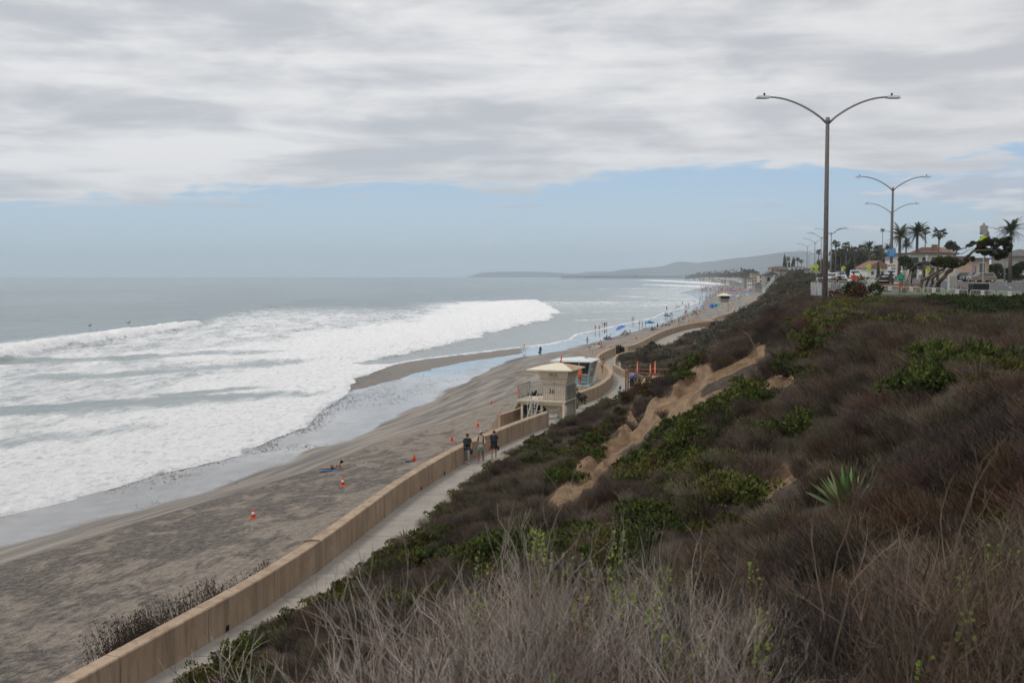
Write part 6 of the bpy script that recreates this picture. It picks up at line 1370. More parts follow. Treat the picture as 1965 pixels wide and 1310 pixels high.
# ------------------------------------------------------------------ cars
def car(loc, rz, label, paint, kind='suv'):
    t = thing('parked_car', loc, label, 'car', 'cars parked along the road', rz); L, Wd = (4.6, 1.85)
    prof = {'suv': [(0, .35), (0, .95), (.25, 1.05), (1.15, 1.12), (1.75, 1.68), (4.1, 1.70), (4.5, 1.1), (4.6, .9), (4.6, .35)], 'sedan': [(0, .3), (0, .75), (.3, .9), (1.3, .98), (2.0, 1.42), (3.3, 1.42), (3.95, 1.0), (4.6, .92), (4.6, .3)],
            'truck': [(0, .4), (0, 1.0), (.3, 1.12), (1.3, 1.18), (1.8, 1.8), (2.9, 1.82), (3.05, 1.2), (5.0, 1.2), (5.0, .4)]}[kind]
    n = len(prof); vs = []
    for s, ins in ((-1, 0), (1, 0)):
        for x, z in prof: vs.append((x - 2.3, s * (Wd / 2 - (.14 if z > 1.3 else 0)), z))
    m = MB(); m.add(vs, [tuple(range(n)), tuple(range(2 * n - 1, n - 1, -1))] + [(i, n + i, n + (i + 1) % n, (i + 1) % n) for i in range(n)]); o = m.build('body', paint, t)
    md = o.modifiers.new('b', 'BEVEL'); md.width = .06; md.segments = 2
    gx = {'suv': (1.45, 4.05, 1.15, 1.58), 'sedan': (1.75, 3.55, 1.0, 1.33), 'truck': (1.65, 2.8, 1.25, 1.7)}[kind]
    for s in (-1, 1):
        y = s * (Wd / 2 + .005); m = MB(); a = [(gx[0] - 2.3, y, gx[2]), (gx[1] - 2.3, y, gx[2]), (gx[1] - 2.5, s * (Wd / 2 - .11), gx[3]), (gx[0] - 1.9, s * (Wd / 2 - .11), gx[3])]; m.add(a + [(p[0], p[1] - s * .05, p[2]) for p in a], [(0, 1, 2, 3), (7, 6, 5, 4), (0, 4, 5, 1), (1, 5, 6, 2), (2, 6, 7, 3), (3, 7, 4, 0)]); m.build('side_window', 'glass', t)
    ws = prof[3], prof[4]; m = MB(); m.add([(ws[0][0] - 2.33, -.75, ws[0][1] + .03), (ws[0][0] - 2.33, .75, ws[0][1] + .03), (ws[1][0] - 2.33, .66, ws[1][1] - .04), (ws[1][0] - 2.33, -.66, ws[1][1] - .04)], [(0, 1, 2, 3)]); m.build('windscreen', 'glass', t)
    for x in (.85, 3.75):
        for s in (-1, 1):
            m = MB(); m.tube([(x - 2.3, s * (Wd / 2 - .2), .33), (x - 2.3, s * (Wd / 2 + .02), .33)], .33, 14); w = m.build('wheel', 'black plastic', t); m = MB(); m.tube([(x - 2.3, s * (Wd / 2 + .0), .33), (x - 2.3, s * (Wd / 2 + .035), .33)], .19, 10); m.build('rim', 'galvanised steel', w)
    for s in (-1, 1): m = MB(); m.box(-2.34, -2.28, s * .62 - .2, s * .62 + .2, .72, .86); m.build('headlight', 'sign white', t)
    return t
mat('car white', (.5, .5, .5), .3, .02, spec=.6); mat('car grey', (.12, .13, .14), .3, .05, spec=.6); mat('car tan', (.22, .16, .11), .35, .05, spec=.6); mat('car dark', (.03, .033, .035), .25, .05, spec=.6); mat('car silver', (.38, .39, .4), .3, .05, spec=.6)
for p0, Y, rz, lb, pt, kd in ((1577, 190, R(68), 'white off-road vehicle left of the nearest lamp pole', 'car white', 'suv'), (1597, 182, R(66), 'white car just right of the nearest lamp pole', 'car white', 'suv'), (1612, 172, R(70), 'white sedan with a bright windscreen beside the low bushes', 'car white', 'sedan'), (1611, 196, R(70), 'dark pickup behind the white sedan', 'car grey', 'truck'),
                            (1640, 200, R(74), 'white car behind the person in red', 'car white', 'suv'), (1709, 215, R(72), 'pale van behind the black bin', 'car silver', 'suv'),
                            (1842, 212, R(8), 'dark off-road vehicle parked below the balcony house', 'car dark', 'suv'), (1868, 208, R(4), 'black pickup parked right of the dark off-road vehicle', 'car dark', 'truck'), (1882, 196, R(4), 'tan car parked in front of the white garden wall', 'car tan', 'suv')):
    car(on_top(p0, Y) + Vector((0, 0, .07)), rz, lb, pt, kd)

# ------------------------------------------------------------------ palms
def fan_leaf():
    mb = MB()
    for i in range(13):
        a = R(-78 + i * 13); l = .95 * (1 - .15 * abs(i - 6) / 6); d = Vector((math.cos(a), math.sin(a), 0)); s = Vector((-d.y, d.x, 0)) * .055; b = Vector((.85, 0, 0))
        mb.add([b, b + d * l * .55 - s, b + d * l - Vector((0, 0, .16)), b + d * l * .55 + s], [(0, 1, 2, 3)])
    mb.tube([(0, 0, 0), (.85, 0, 0)], .025, 3); return mb.mesh('frond', 'palm leaf')
def date_leaf():
    mb = MB(); pts = [Vector((3.1 * u, 0, .85 * u - 1.7 * u * u)) for u in [i / 9 for i in range(10)]]; mb.tube(pts, [.045 - .004 * i for i in range(10)], 3)
    for i in range(26):
        u = .12 + .87 * i / 26; p = Vector((3.1 * u, 0, .85 * u - 1.7 * u * u)); l = .62 * math.sin(math.pi * min(1, u * .75 + .22))
        for s in (-1, 1): q = p + Vector((.32 * l, s * l * .85, -.12 * l + .12 * l)); mb.add([p - Vector((.05, 0, 0)), p + Vector((.05, 0, 0)), q], [(0, 1, 2)])
    return mb.mesh('frond', 'palm leaf')
mat('palm leaf', (.035, .048, .020), .7, 0, 3, rnd=.25, col2=(.09, .105, .045)); mat('palm thatch', (.14, .10, .06), .9, .3, 5)
FANL, DATEL = fan_leaf(), date_leaf()
def palm(p0, ptop, Y, rad, kind, label, group='palms behind the promenade', n=None, nm=None):
    g = on_top(p0, Y); top = at(p0, ptop, Y); H = top.z - g.z; t = thing(nm or ('date_palm' if kind == 'date' else 'fan_palm'), g, label, 'palm tree', group, random.random() * 6)
    k = rad * Y / F / (2.6 if kind == 'date' else 1.6); w = (.30 if kind == 'date' else .17) * max(k, .5); dx = random.uniform(-.3, .3)
    m = MB(); m.tube([(0, 0, -.5), (dx * .4, 0, H * .5), (dx, 0, H)], [w * 1.3, w, w * .9], 8); m.build('trunk', 'bark', t, True)
    if kind == 'fan': m = MB(); m.lathe([(w * 1.2, -1.1 * k), (w * 2.4, -.6 * k), (w * 2.2, 0), (w * .8, .25 * k)], 9, (dx, 0, H)); m.build('dead_leaf_skirt', 'palm thatch', t, True)
    for i in range(n or (54 if kind == 'date' else 34)):
        f = link('frond', DATEL if kind == 'date' else FANL, t, (dx, 0, H)); el = R(random.uniform(-62, 32) if kind == 'fan' else random.uniform(-70, 38)); q = i / 30
        f.rotation_euler = Euler((random.uniform(-.4, .4), el, i * 2.4), 'XYZ'); f.scale = (k * random.uniform(.85, 1.1),) * 3
    return t
random.seed(21)
for a in ((1724, 452, 250, 24, 'date', 'broad feathery palm directly behind the second lamp pole'), (1757, 448, 250, 24, 'date', 'broad feathery palm right of the second lamp pole'), (1773, 444, 300, 11, 'fan', 'slim fan palm peeking behind the broad feathery palm'), (1797, 449, 240, 16, 'fan', 'neat round fan palm standing alone above the tiled roof'),
          (1692, 442, 330, 5, 'fan', 'very thin tall palm with a tiny crown'), (1667, 474, 330, 14, 'date', 'dense feathery palm topping the hazy grove'), (1622, 472, 360, 10, 'fan', 'hazy fan palm at the left part of the grove'), (1602, 469, 350, 10, 'fan', 'hazy fan palm just right of the bird lamps'),
          (1888, 452, 260, 11, 'fan', 'fan palm behind the grey box of the large crossing sign'), (1936, 444, 230, 27, 'date', 'spreading feathery palm above the right-hand house'), (1569, 484, 480, 7, 'fan', 'faint fan palm left of the nearest lamp pole'), (1512, 497, 620, 6, 'fan', 'small palm at the left of three above the beach building'), (1530, 498, 620, 5.5, 'fan', 'small palm in the middle above the beach building'), (1537, 502, 640, 5, 'fan', 'lower small palm beside the middle one'),
          (1640, 482, 380, 11, 'fan', 'hazy palm in the middle of the grove'), (1653, 478, 370, 11, 'fan', 'hazy palm left of the grove\'s highest crown'), (1684, 480, 360, 12, 'fan', 'hazy palm right of the grove\'s highest crown'), (1612, 484, 370, 12, 'fan', 'hazy lower palm near the left end of the grove'), (1700, 478, 340, 12, 'date', 'feathery palm close left of the second lamp pole'), (1676, 490, 350, 13, 'fan', 'low wide palm under the grove\'s highest crown'), (1630, 492, 380, 12, 'fan', 'low palm in the left middle of the grove'), (1736, 470, 270, 14, 'date', 'lower feathery palm between the two broad ones'), (1596, 486, 380, 9, 'fan', 'low palm right behind the bird lamps')):
    palm(*a)
random.seed(22)
for i, (p0, ptop, Y, r, lb) in enumerate(((1606, 492, 372, 13, 'hazy tree at the left foot of the palm grove'), (1634, 488, 376, 12, 'hazy tree under the left middle palms'), (1655, 486, 366, 13, 'hazy tree under the palms left of centre'), (1681, 484, 352, 14, 'hazy tree under the palms right of centre'), (1708, 492, 330, 13, 'hazy tree behind the blue sign'), (1824, 470, 300, 11, 'rounded bushy tree right of the round fan palm'), (1832, 474, 300, 6, 'small bush beside the rounded bushy tree'),
                                           (1735, 498, 240, 12, 'dark tree left of the balcony house'), (1745, 512, 225, 10, 'low dark tree in front of the balcony house'), (1907, 516, 230, 14, 'flowering bush right of the windswept tree'), (1946, 516, 232, 14, 'dark bush above the white garden wall'), (1576, 505, 470, 8, 'faint tree left of the nearest pole'), (1962, 508, 236, 10, 'dense green bush at the right edge'), (1505, 504, 640, 4, 'tiny round tree at the far left of the bluff top'), (1519, 503, 640, 4, 'tiny bush between the small palms'))):
    g = on_top(p0, Y); top = at(p0, ptop - r * .4, Y); H = top.z - g.z; rad = r * Y / F
    t = leafy_thing('broadleaf_tree', g, lb, 'tree', ['leaf far' if Y > 290 else 'leaf dark', 'leaf green'], 900, 1.0, 1.0, .16, 80 + i); m_ = t.children[0]; m_.scale = (rad * 1.35, rad * 1.35, max(H - .3, 1)) if Y > 320 else (rad * 1.3, rad * 1.3, min(rad * 1.5, H)); m_.location = (0, 0, 0 if Y > 320 else max(0, H - rad * 1.5)); s = t.children[1]; s.scale = (1, 1, max(H * .7, .5))
hedge = leafy_thing('hedge', on_top(1940, 239), 'low planted strip between the two white garden walls', 'hedge', ['leaf dark', 'leaf red'], 1200, .6, .7, .14, 99); hedge.children[0].scale = (7, 1, 2)

# ------------------------------------------------------------------ houses
def house(x0, x1, Y, z0, z1, depth, label, wallm, roofm='tile roof', roof='hip', win=(), nm='house', over=.5, rh=1.4, extra=None):
    t = thing(nm, (x0, Y, z0), label, 'house', 'houses beyond the road'); w = x1 - x0; h = z1 - z0
    MB().box(0, w, 0, depth, -1, h).build('wall', wallm, t)
    m = MB(); o = over
    if roof == 'hip':
        v = [(-o, -o, h + .003), (w + o, -o, h + .003), (w + o, depth + o, h + .003), (-o, depth + o, h + .003), (min(depth, w) * .45, depth / 2, h + rh), (w - min(depth, w) * .45, depth / 2, h + rh)]; m.add(v, [(0, 1, 5, 4), (1, 2, 5), (2, 3, 4, 5), (3, 0, 4), (3, 2, 1, 0)])
    elif roof == 'gable':
        v = [(-o, -o, h + .003), (w + o, -o, h + .003), (w + o, depth + o, h + .003), (-o, depth + o, h + .003), (w / 2, -o, h + rh), (w / 2, depth + o, h + rh)]; m.add(v, [(0, 1, 4), (1, 2, 5, 4), (2, 3, 5), (3, 0, 4, 5), (3, 2, 1, 0)])
    else: m.box(-o, w + o, -o, depth + o, h + .003, h + .3)
    r = m.build('roof', roofm, t)
    for (a, b, c, d) in win:
        f = MB().box(a, b, -.06, .02, c, d).build('window', 'white paint', t); MB().box(a + .08, b - .08, -.09, -.063, c + .08, d - .08).build('pane', 'glass', f)
    return t, r
# balcony house
Y = 248; f = Y / F; g = on_top(1745, Y).z
L_, R_ = px(1741, Y), px(1832, Y)
t, r = house(L_, R_, Y, g, g + 5.6, 10, 'long two-storey stucco house with a balcony and tiled roofs behind the windswept tree', 'stucco', 'roof grey', 'flat', [(.8 + i * 2.1, 2.3 + i * 2.1, 3.2, 5.0) for i in range(4)] + [(.8 + i * 2.4, 2.2 + i * 2.4, .4, 2.2) for i in range(4)])
m = MB(); m.box(-.6, 9.2, -1.8, -.02, 2.75, 2.95); m.build('balcony_slab', 'stucco white', t)
for i in range(6): MB().box(-.5 + i * 1.9, -.2 + i * 1.9, -1.7, -1.4, -.5, 5.3 if i % 2 == 0 else 2.74).build('column', 'stucco white', t)
m = MB(); m.box(-.6, 9.2, -1.85, -1.78, 3.0, 3.95); m.build('balcony_glass', 'glass', t)
v = MB(); v.add([(2.8, .3, 6.0), (10.6, .3, 6.0), (10.6, 8.5, 6.0), (2.8, 8.5, 6.0), (4.5, 4.3, 7.2), (8.8, 4.3, 7.2)], [(0, 1, 5, 4), (1, 2, 5), (2, 3, 4, 5), (3, 0, 4)]); v.build('upper_roof', 'tile roof', t)
MB().box(5.9, 6.9, 1.5, 2.5, 6.1, 7.7).build('chimney', 'tile roof', t)
house(px(1832, 235), px(1862, 235), 235, g - .4, g + 4.6, 9, 'beige flat-roofed house right of the balcony house', 'stucco', 'roof grey', 'flat', [(.5, 1.1, 3.2, 4.2), (1.7, 2.3, .9, 2.0)])
t, r = house(px(1862, 230), px(1896, 230), 230, g - .5, g + 4.2, 9, 'pale house with a tall blue-grey window behind the tree crowns', 'stucco tan', 'roof grey', 'flat', [(1.5, 2.8, 1.9, 4.0), (.2, 1.1, 1.6, 3.6), (.6, 3.0, .0, 1.3)])
MB().box(-.1, 3.7, -.6, -.1, 1.35, 1.55).build('ledge', 'stucco white', t)
house(px(1937, 250), px(2010, 250), 250, g - .2, g + 5.2, 10, 'grey house with a low-pitched roof at the right edge', 'stucco grey', 'roof grey', 'hip', [(.9, 1.9, 2.6, 4.0), (2.2, 4.2, 2.4, 4.2), (5, 6.5, 2.6, 4.2)], rh=1.6)
house(px(1662, 290), px(1710, 290), 290, on_top(1680, 290).z, on_top(1680, 290).z + 2.6, 9, 'low cottage with a sloping red tiled roof behind the crossing sign', 'stucco white', 'tile roof', 'gable', [(1.0, 1.9, .8, 1.9), (3.4, 4.4, .8, 1.9)], rh=1.9)
house(px(1718, 300), px(1745, 300), 300, g, g + 5.6, 9, 'tiled-roof house between the two broad palms', 'stucco white', 'tile roof', 'hip', [(.6, 1.4, 3.4, 4.6), (2.2, 3.0, 3.4, 4.6)])
# ------------------------------------------------------------------ people on the sand and in the water
def template(P, top=None, bot='shorts', wide=1.0):
    J, sc = skeleton(**P); d = [('body', body_mesh(J, sc, False, wide))]
    if bot: d.append(('swimwear' if bot == 'briefs' else bot, garment(J, sc, bot, wide)))
    if top: d.append(('shirt', garment(J, sc, top, wide)))
    m = MB(); m.lathe([(.083, -.03), (.102, .01), (.105, .055), (.094, .10), (.062, .135), (.02, .15)], 8, (0, .012, 0)); me = m.mesh('hair', 'hair dark', True); me.transform(orient(J) @ Matrix.Scale(sc, 4)); d.append(('hair', me))
    for k, me in d:
        me.materials.clear(); me.materials.append(None)
    return d
TP = dict(stand=template(dict(h=1.72, legs=((4, 0), (-4, 4)), arms=((5, 10, 8), (5, 20, 10)))), walk=template(dict(h=1.72, legs=((20, 8), (-18, 16)), arms=((-20, 15, 8), (20, 20, 8)))),
          girl=template(dict(h=1.64, legs=((6, 0), (-6, 8)), arms=((5, 30, 8), (10, 40, 10))), None, 'briefs', .92), shirt=template(dict(h=1.75, legs=((12, 6), (-10, 12)), arms=((-10, 15, 8), (12, 20, 8))), 'tee', 'shorts'),
          wet=template(dict(h=1.75, legs=((10, 6), (-10, 12)), arms=((-8, 15, 8), (12, 30, 8))), 'shirt', 'trousers'), reach=template(dict(h=1.75, legs=((6, 2), (-6, 6)), arms=((150, 20, 20), (60, 40, 30))), 'tee', 'shorts'),
          sit=template(dict(h=1.7, legs=((100, 118), (104, 120)), arms=((35, 30, 10), (30, 40, 10)), lean=-18), None, 'shorts'), sitshirt=template(dict(h=1.7, legs=((88, 30), (92, 50)), arms=((-20, 10, 14), (30, 40, 10)), lean=-25), 'tee', 'shorts'),
          lie=template(dict(h=1.7, legs=((4, 0), (12, 30)), arms=((10, 10, 14), (20, 50, 14)), root=-88), None, 'briefs'), child=template(dict(h=1.15, legs=((14, 4), (-12, 12)), arms=((-15, 20, 18), (20, 30, 18)))))
def ground_at(px_, py_):
    p = pick(px_, py_); zt = tz(p.x, p.y); p.z = max(zt, ZS - .12) if zt < ZS + .05 else zt; return p
def mini(kind, loc, label, rz=None, skin='tan skin', bot='cloth navy', top='cloth white', hair='hair dark', group='people on the beach', sc=1.):
    t = thing('person', loc, label, 'person', group, random.random() * 6.28 if rz is None else rz, sc)
    for nm, me in TP[kind]:
        o = link(nm, me, t); o.material_slots[0].link = 'OBJECT'; o.material_slots[0].material = MATS[{'body': skin, 'shirt': top, 'hair': hair}.get(nm, bot)]
    return t
random.seed(31)
def mg(kind, a, b, label, **k): return mini(kind, ground_at(a, b), label, **k)
sf = mg('walk', 1006, 676.5, 'surfer running along the waterline with a white board under one arm', rz=R(-80), skin='dark skin', bot='cloth black')
m = MB(); pr = [(-.9, .02), (-.75, .11), (-.3, .2), (.3, .2), (.65, .13), (.9, .03)]; m.add([(x, -.02, w) for x, w in pr] + [(x, -.02, -w) for x, w in pr[::-1]] + [(x, .04, w) for x, w in pr] + [(x, .04, -w) for x, w in pr[::-1]], [tuple(range(12)), tuple(range(23, 11, -1))] + [(i, 12 + i, 12 + (i + 1) % 12, (i + 1) % 12) for i in range(12)])
BOARD = m.mesh('surfboard', 'board white'); p_ = sf.location
tag(link('surfboard', BOARD, None, p_ + Vector((0, -.3, .95)), (0, R(18), R(8))), 'white surfboard carried by the surfer at the waterline', 'surfboard')
mg('wet', 1037, 682, 'person in dark clothes standing on wet sand to the right of the surfer', rz=0, bot='cloth black', top='cloth navy', skin='dark skin')
m = MB(); m.frus((-.1, .1, -.15, .15), -.4, (-.13, .13, -.18, .18), 0); q = ground_at(1034.5, 682); tag(m.build('tote_bag', 'cloth black', None, False, (q.x, q.y, q.z + .75)), 'dark bag carried by the person in dark clothes', 'bag')
L_ = [('shirt', 1127, 661.5, 'grey-clad person standing alone where the wet sand meets the beach', dict(top='cloth grey', bot='cloth grey')),
 ('girl', 1142, 635, 'leftmost of the five bathers standing on the sandbar', {}), ('girl', 1150, 635.5, 'bather in dark shorts second from left of the sandbar group', dict(bot='cloth black')), ('stand', 1155.5, 627.5, 'pale bather at the back of the sandbar group', dict(skin='skin', bot='cloth beige')),
 ('wet', 1160, 629, 'tall dark-clad figure in the sandbar group', dict(bot='cloth black', top='cloth black')), ('girl', 1163.5, 628, 'slim bather at the right end of the sandbar group', {}),
 ('stand', 1213, 617.5, 'left one of a pair standing close together in the shallows', dict(bot='cloth red')), ('shirt', 1215.8, 617, 'right one of a pair standing close together in the shallows', dict(top='cloth red', bot='cloth white')),
 ('stand', 1227, 627, 'leftmost of three standing left of the aqua umbrella', {}), ('stand', 1232.7, 626.5, 'middle one of three standing left of the aqua umbrella', dict(bot='cloth blue')), ('shirt', 1239, 626, 'right one of three, touching the aqua umbrella', dict(top='cloth grey')),
 ('shirt', 1261.5, 632, 'person bending over gear just right of the aqua umbrella', dict(top='cloth black')), ('wet', 1279.3, 594.5, 'solitary dark figure wading far out with a board', dict(bot='cloth black', top='cloth black')),
 ('stand', 1298.5, 592.5, 'left wader of the nearer pair in the wash', dict(bot='cloth black')), ('stand', 1303, 592.5, 'right wader of the nearer pair in the wash', dict(bot='cloth black')), ('stand', 1309.6, 584.5, 'lone wader further out behind the two pairs', {}),
 ('stand', 1314.7, 592.5, 'left wader of the second pair in the wash', dict(bot='cloth black')), ('stand', 1318, 592.5, 'right wader of the second pair in the wash', dict(bot='cloth navy')), ('wet', 1322, 588, 'dark figure behind the second wading pair', dict(bot='cloth black', top='cloth black')),
 ('wet', 1343.6, 575, 'left of two dark waders at the foam edge', dict(bot='cloth black', top='cloth black')), ('wet', 1347.7, 573.5, 'right of two dark waders at the foam edge', dict(bot='cloth black', top='cloth black')),
 ('stand', 1333.5, 582, 'pale person standing on wet sand below the foam edge', dict(skin='skin')), ('stand', 1341.8, 582, 'person in orange on wet sand below the two dark waders', dict(bot='cloth orange')),
 ('reach', 1302.4, 621, 'tall person in green with raised arms on the wall by the far umbrellas', dict(top='cloth green', bot='cloth navy')), ('sitshirt', 1303, 634, 'left one of two sitting on the seawall top', dict(top='cloth navy')), ('sitshirt', 1306.7, 632.5, 'right one of two sitting on the seawall top', dict(top='cloth white')),
 ('shirt', 1323, 626.5, 'person in olive leaning at the zigzag entrance', dict(top='cloth green', bot='cloth green')), ('stand', 1276.6, 607.5, 'left bather behind the violet-blue umbrella', {}), ('stand', 1280, 607.5, 'second bather behind the violet-blue umbrella', dict(bot='cloth black')), ('girl', 1286, 607.5, 'third bather behind the violet-blue umbrella', {}), ('shirt', 1288.5, 606.5, 'tallest bather behind the violet-blue umbrella', dict(top='cloth grey')), ('child', 1291, 607.5, 'small child at the right of the violet-blue umbrella', {}),
 ('shirt', 1333.4, 604, 'person in blue walking down the ramp right of the green umbrella', dict(top='cloth blue')), ('shirt', 1336.2, 606, 'person in red walking up the ramp right of the green umbrella', dict(top='cloth red')),
 ('lie', 1143, 663, 'pale sunbather lying nearest the grey-clad person', dict(skin='skin')), ('sit', 1150, 664, 'sunbather sitting up beside the pale one', {}), ('lie', 1148, 668.5, 'tanned sunbather lying in front of two others', dict(bot='cloth black')), ('child', 1153.8, 668, 'child in red by the sunbathers beyond the blue tower', dict(bot='cloth red')),
 ('sit', 1133, 679.5, 'person sitting at the end of the long red towel', dict(skin='skin', bot='cloth white')), ('sitshirt', 1163, 651, 'dark-clad beachgoer lounging at the left of a dark pile of gear', dict(top='cloth black', bot='cloth black')), ('sit', 1170, 650, 'sunbather sitting in the middle of the dark pile of gear', {}), ('lie', 1180, 651, 'sunbather lying right of the dark pile of gear', {}),
 ('sitshirt', 1197, 642, 'beachgoer sitting under the edge of the blue umbrella', dict(top='cloth navy')), ('sitshirt', 1203, 641, 'beachgoer in the middle of the group behind the cobalt umbrella', dict(top='cloth grey')), ('sit', 1209, 641.5, 'pale beachgoer at the right of the cobalt umbrella group', dict(skin='skin')),
 ('sitshirt', 1252, 633.5, 'dark-clad person lounging by the wall below the aqua umbrella', dict(top='cloth black')), ('sitshirt', 1257, 633, 'grey-clad person lounging by the wall below the aqua umbrella', dict(top='cloth grey')), ('sitshirt', 1267.5, 628, 'person in white sitting right of the aqua umbrella', dict(top='cloth white')), ('sitshirt', 1271, 627, 'person in pale blue sitting right of the one in white', dict(top='sign blue')),
 ('sitshirt', 1284, 624, 'person in grey sitting below the violet-blue umbrella', dict(top='cloth grey')), ('sitshirt', 1289.5, 621, 'person in black sitting right below the violet-blue umbrella', dict(top='cloth black')), ('sit', 1295, 620, 'tanned person sitting left of the tall one in green', {}), ('sitshirt', 1310.6, 615, 'person in navy sitting right of the tall one in green', dict(top='cloth navy')), ('sitshirt', 1314, 612, 'person in red sitting left of the green umbrella', dict(top='cloth red')),
 ('shirt', 1377.5, 585, 'person in red left of the far lifeguard tower', dict(top='cloth red')), ('wet', 1383.5, 584, 'dark figure leaning on the far lifeguard tower', dict(top='cloth black', bot='cloth black'))]
for k, a, b, lb, kw in L_: mg(k, a, b, lb, **kw)
rg = random.Random(8)
def crowd(n, box, kinds, label, group):
    for _ in range(n):
        a, b = rg.uniform(box[0], box[1]), rg.uniform(box[2], box[3]); b += (a - box[0]) / (box[1] - box[0]) * box[4]
        mg(rg.choice(kinds), a, b, label, skin=rg.choice(('skin', 'tan skin', 'dark skin')), bot=rg.choice(('cloth black', 'cloth navy', 'cloth red', 'cloth blue')), top=rg.choice(('cloth black', 'cloth white', 'cloth red', 'cloth blue', 'cloth grey')), group=group)
crowd(16, (1352, 1376, 567, 574, -3), ('stand', 'wet', 'shirt'), 'tiny bather among those crowded at the far water\'s edge', 'bathers at the far water\'s edge')
crowd(22, (1315, 1350, 600, 612, -12), ('sit', 'sitshirt', 'lie'), 'tiny beachgoer sitting on the sand along the far seawall', 'sitters along the far seawall')
crowd(26, (1380, 1430, 566, 582, -8), ('stand', 'shirt', 'sitshirt'), 'tiny beachgoer on the sand beyond the far lifeguard tower', 'beachgoers beyond the far tower')
crowd(34, (1330, 1440, 554, 567, -3), ('stand', 'shirt'), 'minute standing figure on the hazy far beach', 'figures on the hazy far beach')
# the mass beyond, where nobody can be told apart
mb = MB()
for _ in range(420):
    a, b = rg.uniform(1345, 1462), rg.uniform(547, 560); p = ground_at(a, b); h = rg.choice((1.7, 1.6, .9)); mb.m = rg.randrange(4)
    mb.frus((p.x - .2, p.x + .2, p.y - .15, p.y + .15), p.z, (p.x - .25, p.x + .25, p.y - .15, p.y + .15), p.z + h * .8); mb.frus((p.x - .12, p.x + .12, p.y - .12, p.y + .12), p.z + h * .82, (p.x - .1, p.x + .1, p.y - .1, p.y + .1), p.z + h)
tag(mb.build('distant_crowd', ['cloth black', 'tan skin', 'cloth grey', 'cloth red']), 'far-off crowd of beachgoers fading into the haze', kind='stuff')
# swimmers, surfers lying on boards
def swimmer(a, b, label, sc=1.):
    p = G(a, b, ZS + .1); t = thing('swimmer', p, label, 'swimmer', 'bathers in the sea', random.random() * 6, sc)
    m = MB(); m.lathe([(.05, -.3), (.16, -.18), (.20, -.06), (.12, .02), (.06, .06)], 8, (0, 0, .1), 1, .6); m.build('shoulders', 'wetsuit', t, True); m = MB(); m.lathe([(.05, .12), (.10, .2), (.105, .28), (.07, .36), (.01, .40)], 8, (0, 0, .08)); m.build('head', 'hair dark', t, True); return t
for a, b, lb in ((52, 656.5, 'lone head in front of the left breaker'), (530, 625, 'lone head in the foam in the middle of the sea'), (1120, 573, 'left of two heads beyond the end of the big wave'), (1124.5, 572.8, 'right of two heads beyond the end of the big wave'), (1224, 583.5, 'solitary swimmer between the big wave and the bathers\' row'), (1178, 560.5, 'far swimmer on the outer line of surf')): swimmer(a, b, lb, 1.15)
for i, a in enumerate((1240, 1247, 1250.5, 1254, 1257, 1261)): swimmer(a, 577 + (i % 2) * .6, 'bather number %s from the left in the row standing deep in the surf' % ('one', 'two', 'three', 'four', 'five', 'six')[i], 1.2)
for a, b, lb in ((172, 625.5, 'surfer sitting up on a board behind the left breaker'), (246, 620, 'surfer paddling a board near the crest of the left breaker')):
    p = G(a, b, ZS + .45); t = thing('paddling_surfer', p, lb, 'surfer', 'surfers waiting behind the wave'); m = MB(); m.tube([(-.75, 0, .05), (-.2, 0, .12), (.25, 0, .22), (.5, 0, .42)], [.07, .13, .15, .09], 7); m.build('torso', 'wetsuit', t, True); m = MB(); m.lathe([(.05, 0), (.11, .08), (.1, .18), (.02, .24)], 8, (.58, 0, .42)); m.build('head', 'hair dark', t, True)
    m = MB(); m.tube([(.35, -.15, .25), (.5, -.3, .0), (.6, -.32, -.2)], .05, 5); m.build('arm', 'wetsuit', t, True)
    tag(link('surfboard', BOARD, None, p + Vector((-.1, 0, -.02)), (R(90), 0, .1)), 'white surfboard under the ' + lb.replace('surfer ', 'surfer ').split(' a board')[0].split(' on')[0] + (' left' if a < 200 else ' right') + ' of the two', 'surfboard')
p = G(757, 535.5, ZS); t = thing('motor_boat', p, 'tiny blue boat far out near the horizon', 'boat'); m = MB(); m.frus((-5, 5, -2, 2), 0, (-6.5, 7, -2.6, 2.6), 2); m.build('hull', 'umbrella blue', t); MB().frus((-3, 2, -1.6, 1.6), 2.003, (-2.6, 1.4, -1.4, 1.4), 4).build('cabin', 'sign white', t)

# ------------------------------------------------------------------ umbrellas, tents, towels
def umbrella(a, b, w, mt, label, tilt=(0, 0), mt2=None, kind='beach_umbrella'):
    p = ground_at(a, b); s = w * p.y / F / 2; t = thing(kind, p, label, 'umbrella', 'beach umbrellas', random.random()); hgt = 1.75
    m = MB(); m.tube([(0, 0, -.2), (tilt[0] * .8, tilt[1] * .8, hgt)], .025, 5); m.build('pole', 'white paint', t)
    n = 8; Mx = Matrix.Translation((tilt[0] * .8, tilt[1] * .8, hgt)) @ Euler((-tilt[1] * .9, tilt[0] * .9, 0)).to_matrix().to_4x4(); k = s / 1.0
    for i in range(n):
        a0, a1 = 2 * math.pi * i / n, 2 * math.pi * (i + 1) / n; q = [(0, 0, .42 * k)]
        for r, z in ((.4, .36), (.75, .2), (1.0, 0)): q += [(r * k * math.cos(a0), r * k * math.sin(a0), z * k), (r * k * math.cos(a1), r * k * math.sin(a1), z * k)]
        mm = MB(); mm.add([Mx @ Vector(v) for v in q], [(0, 1, 2), (1, 3, 4, 2), (3, 5, 6, 4)]); mm.build('canopy_gore', mt2 if mt2 and i % 2 else mt, t)
    return t
umbrella(1194, 642, 22, 'umbrella blue', 'cobalt-blue umbrella tilted to the right, nearest of the beach umbrellas', (-.5, .15))
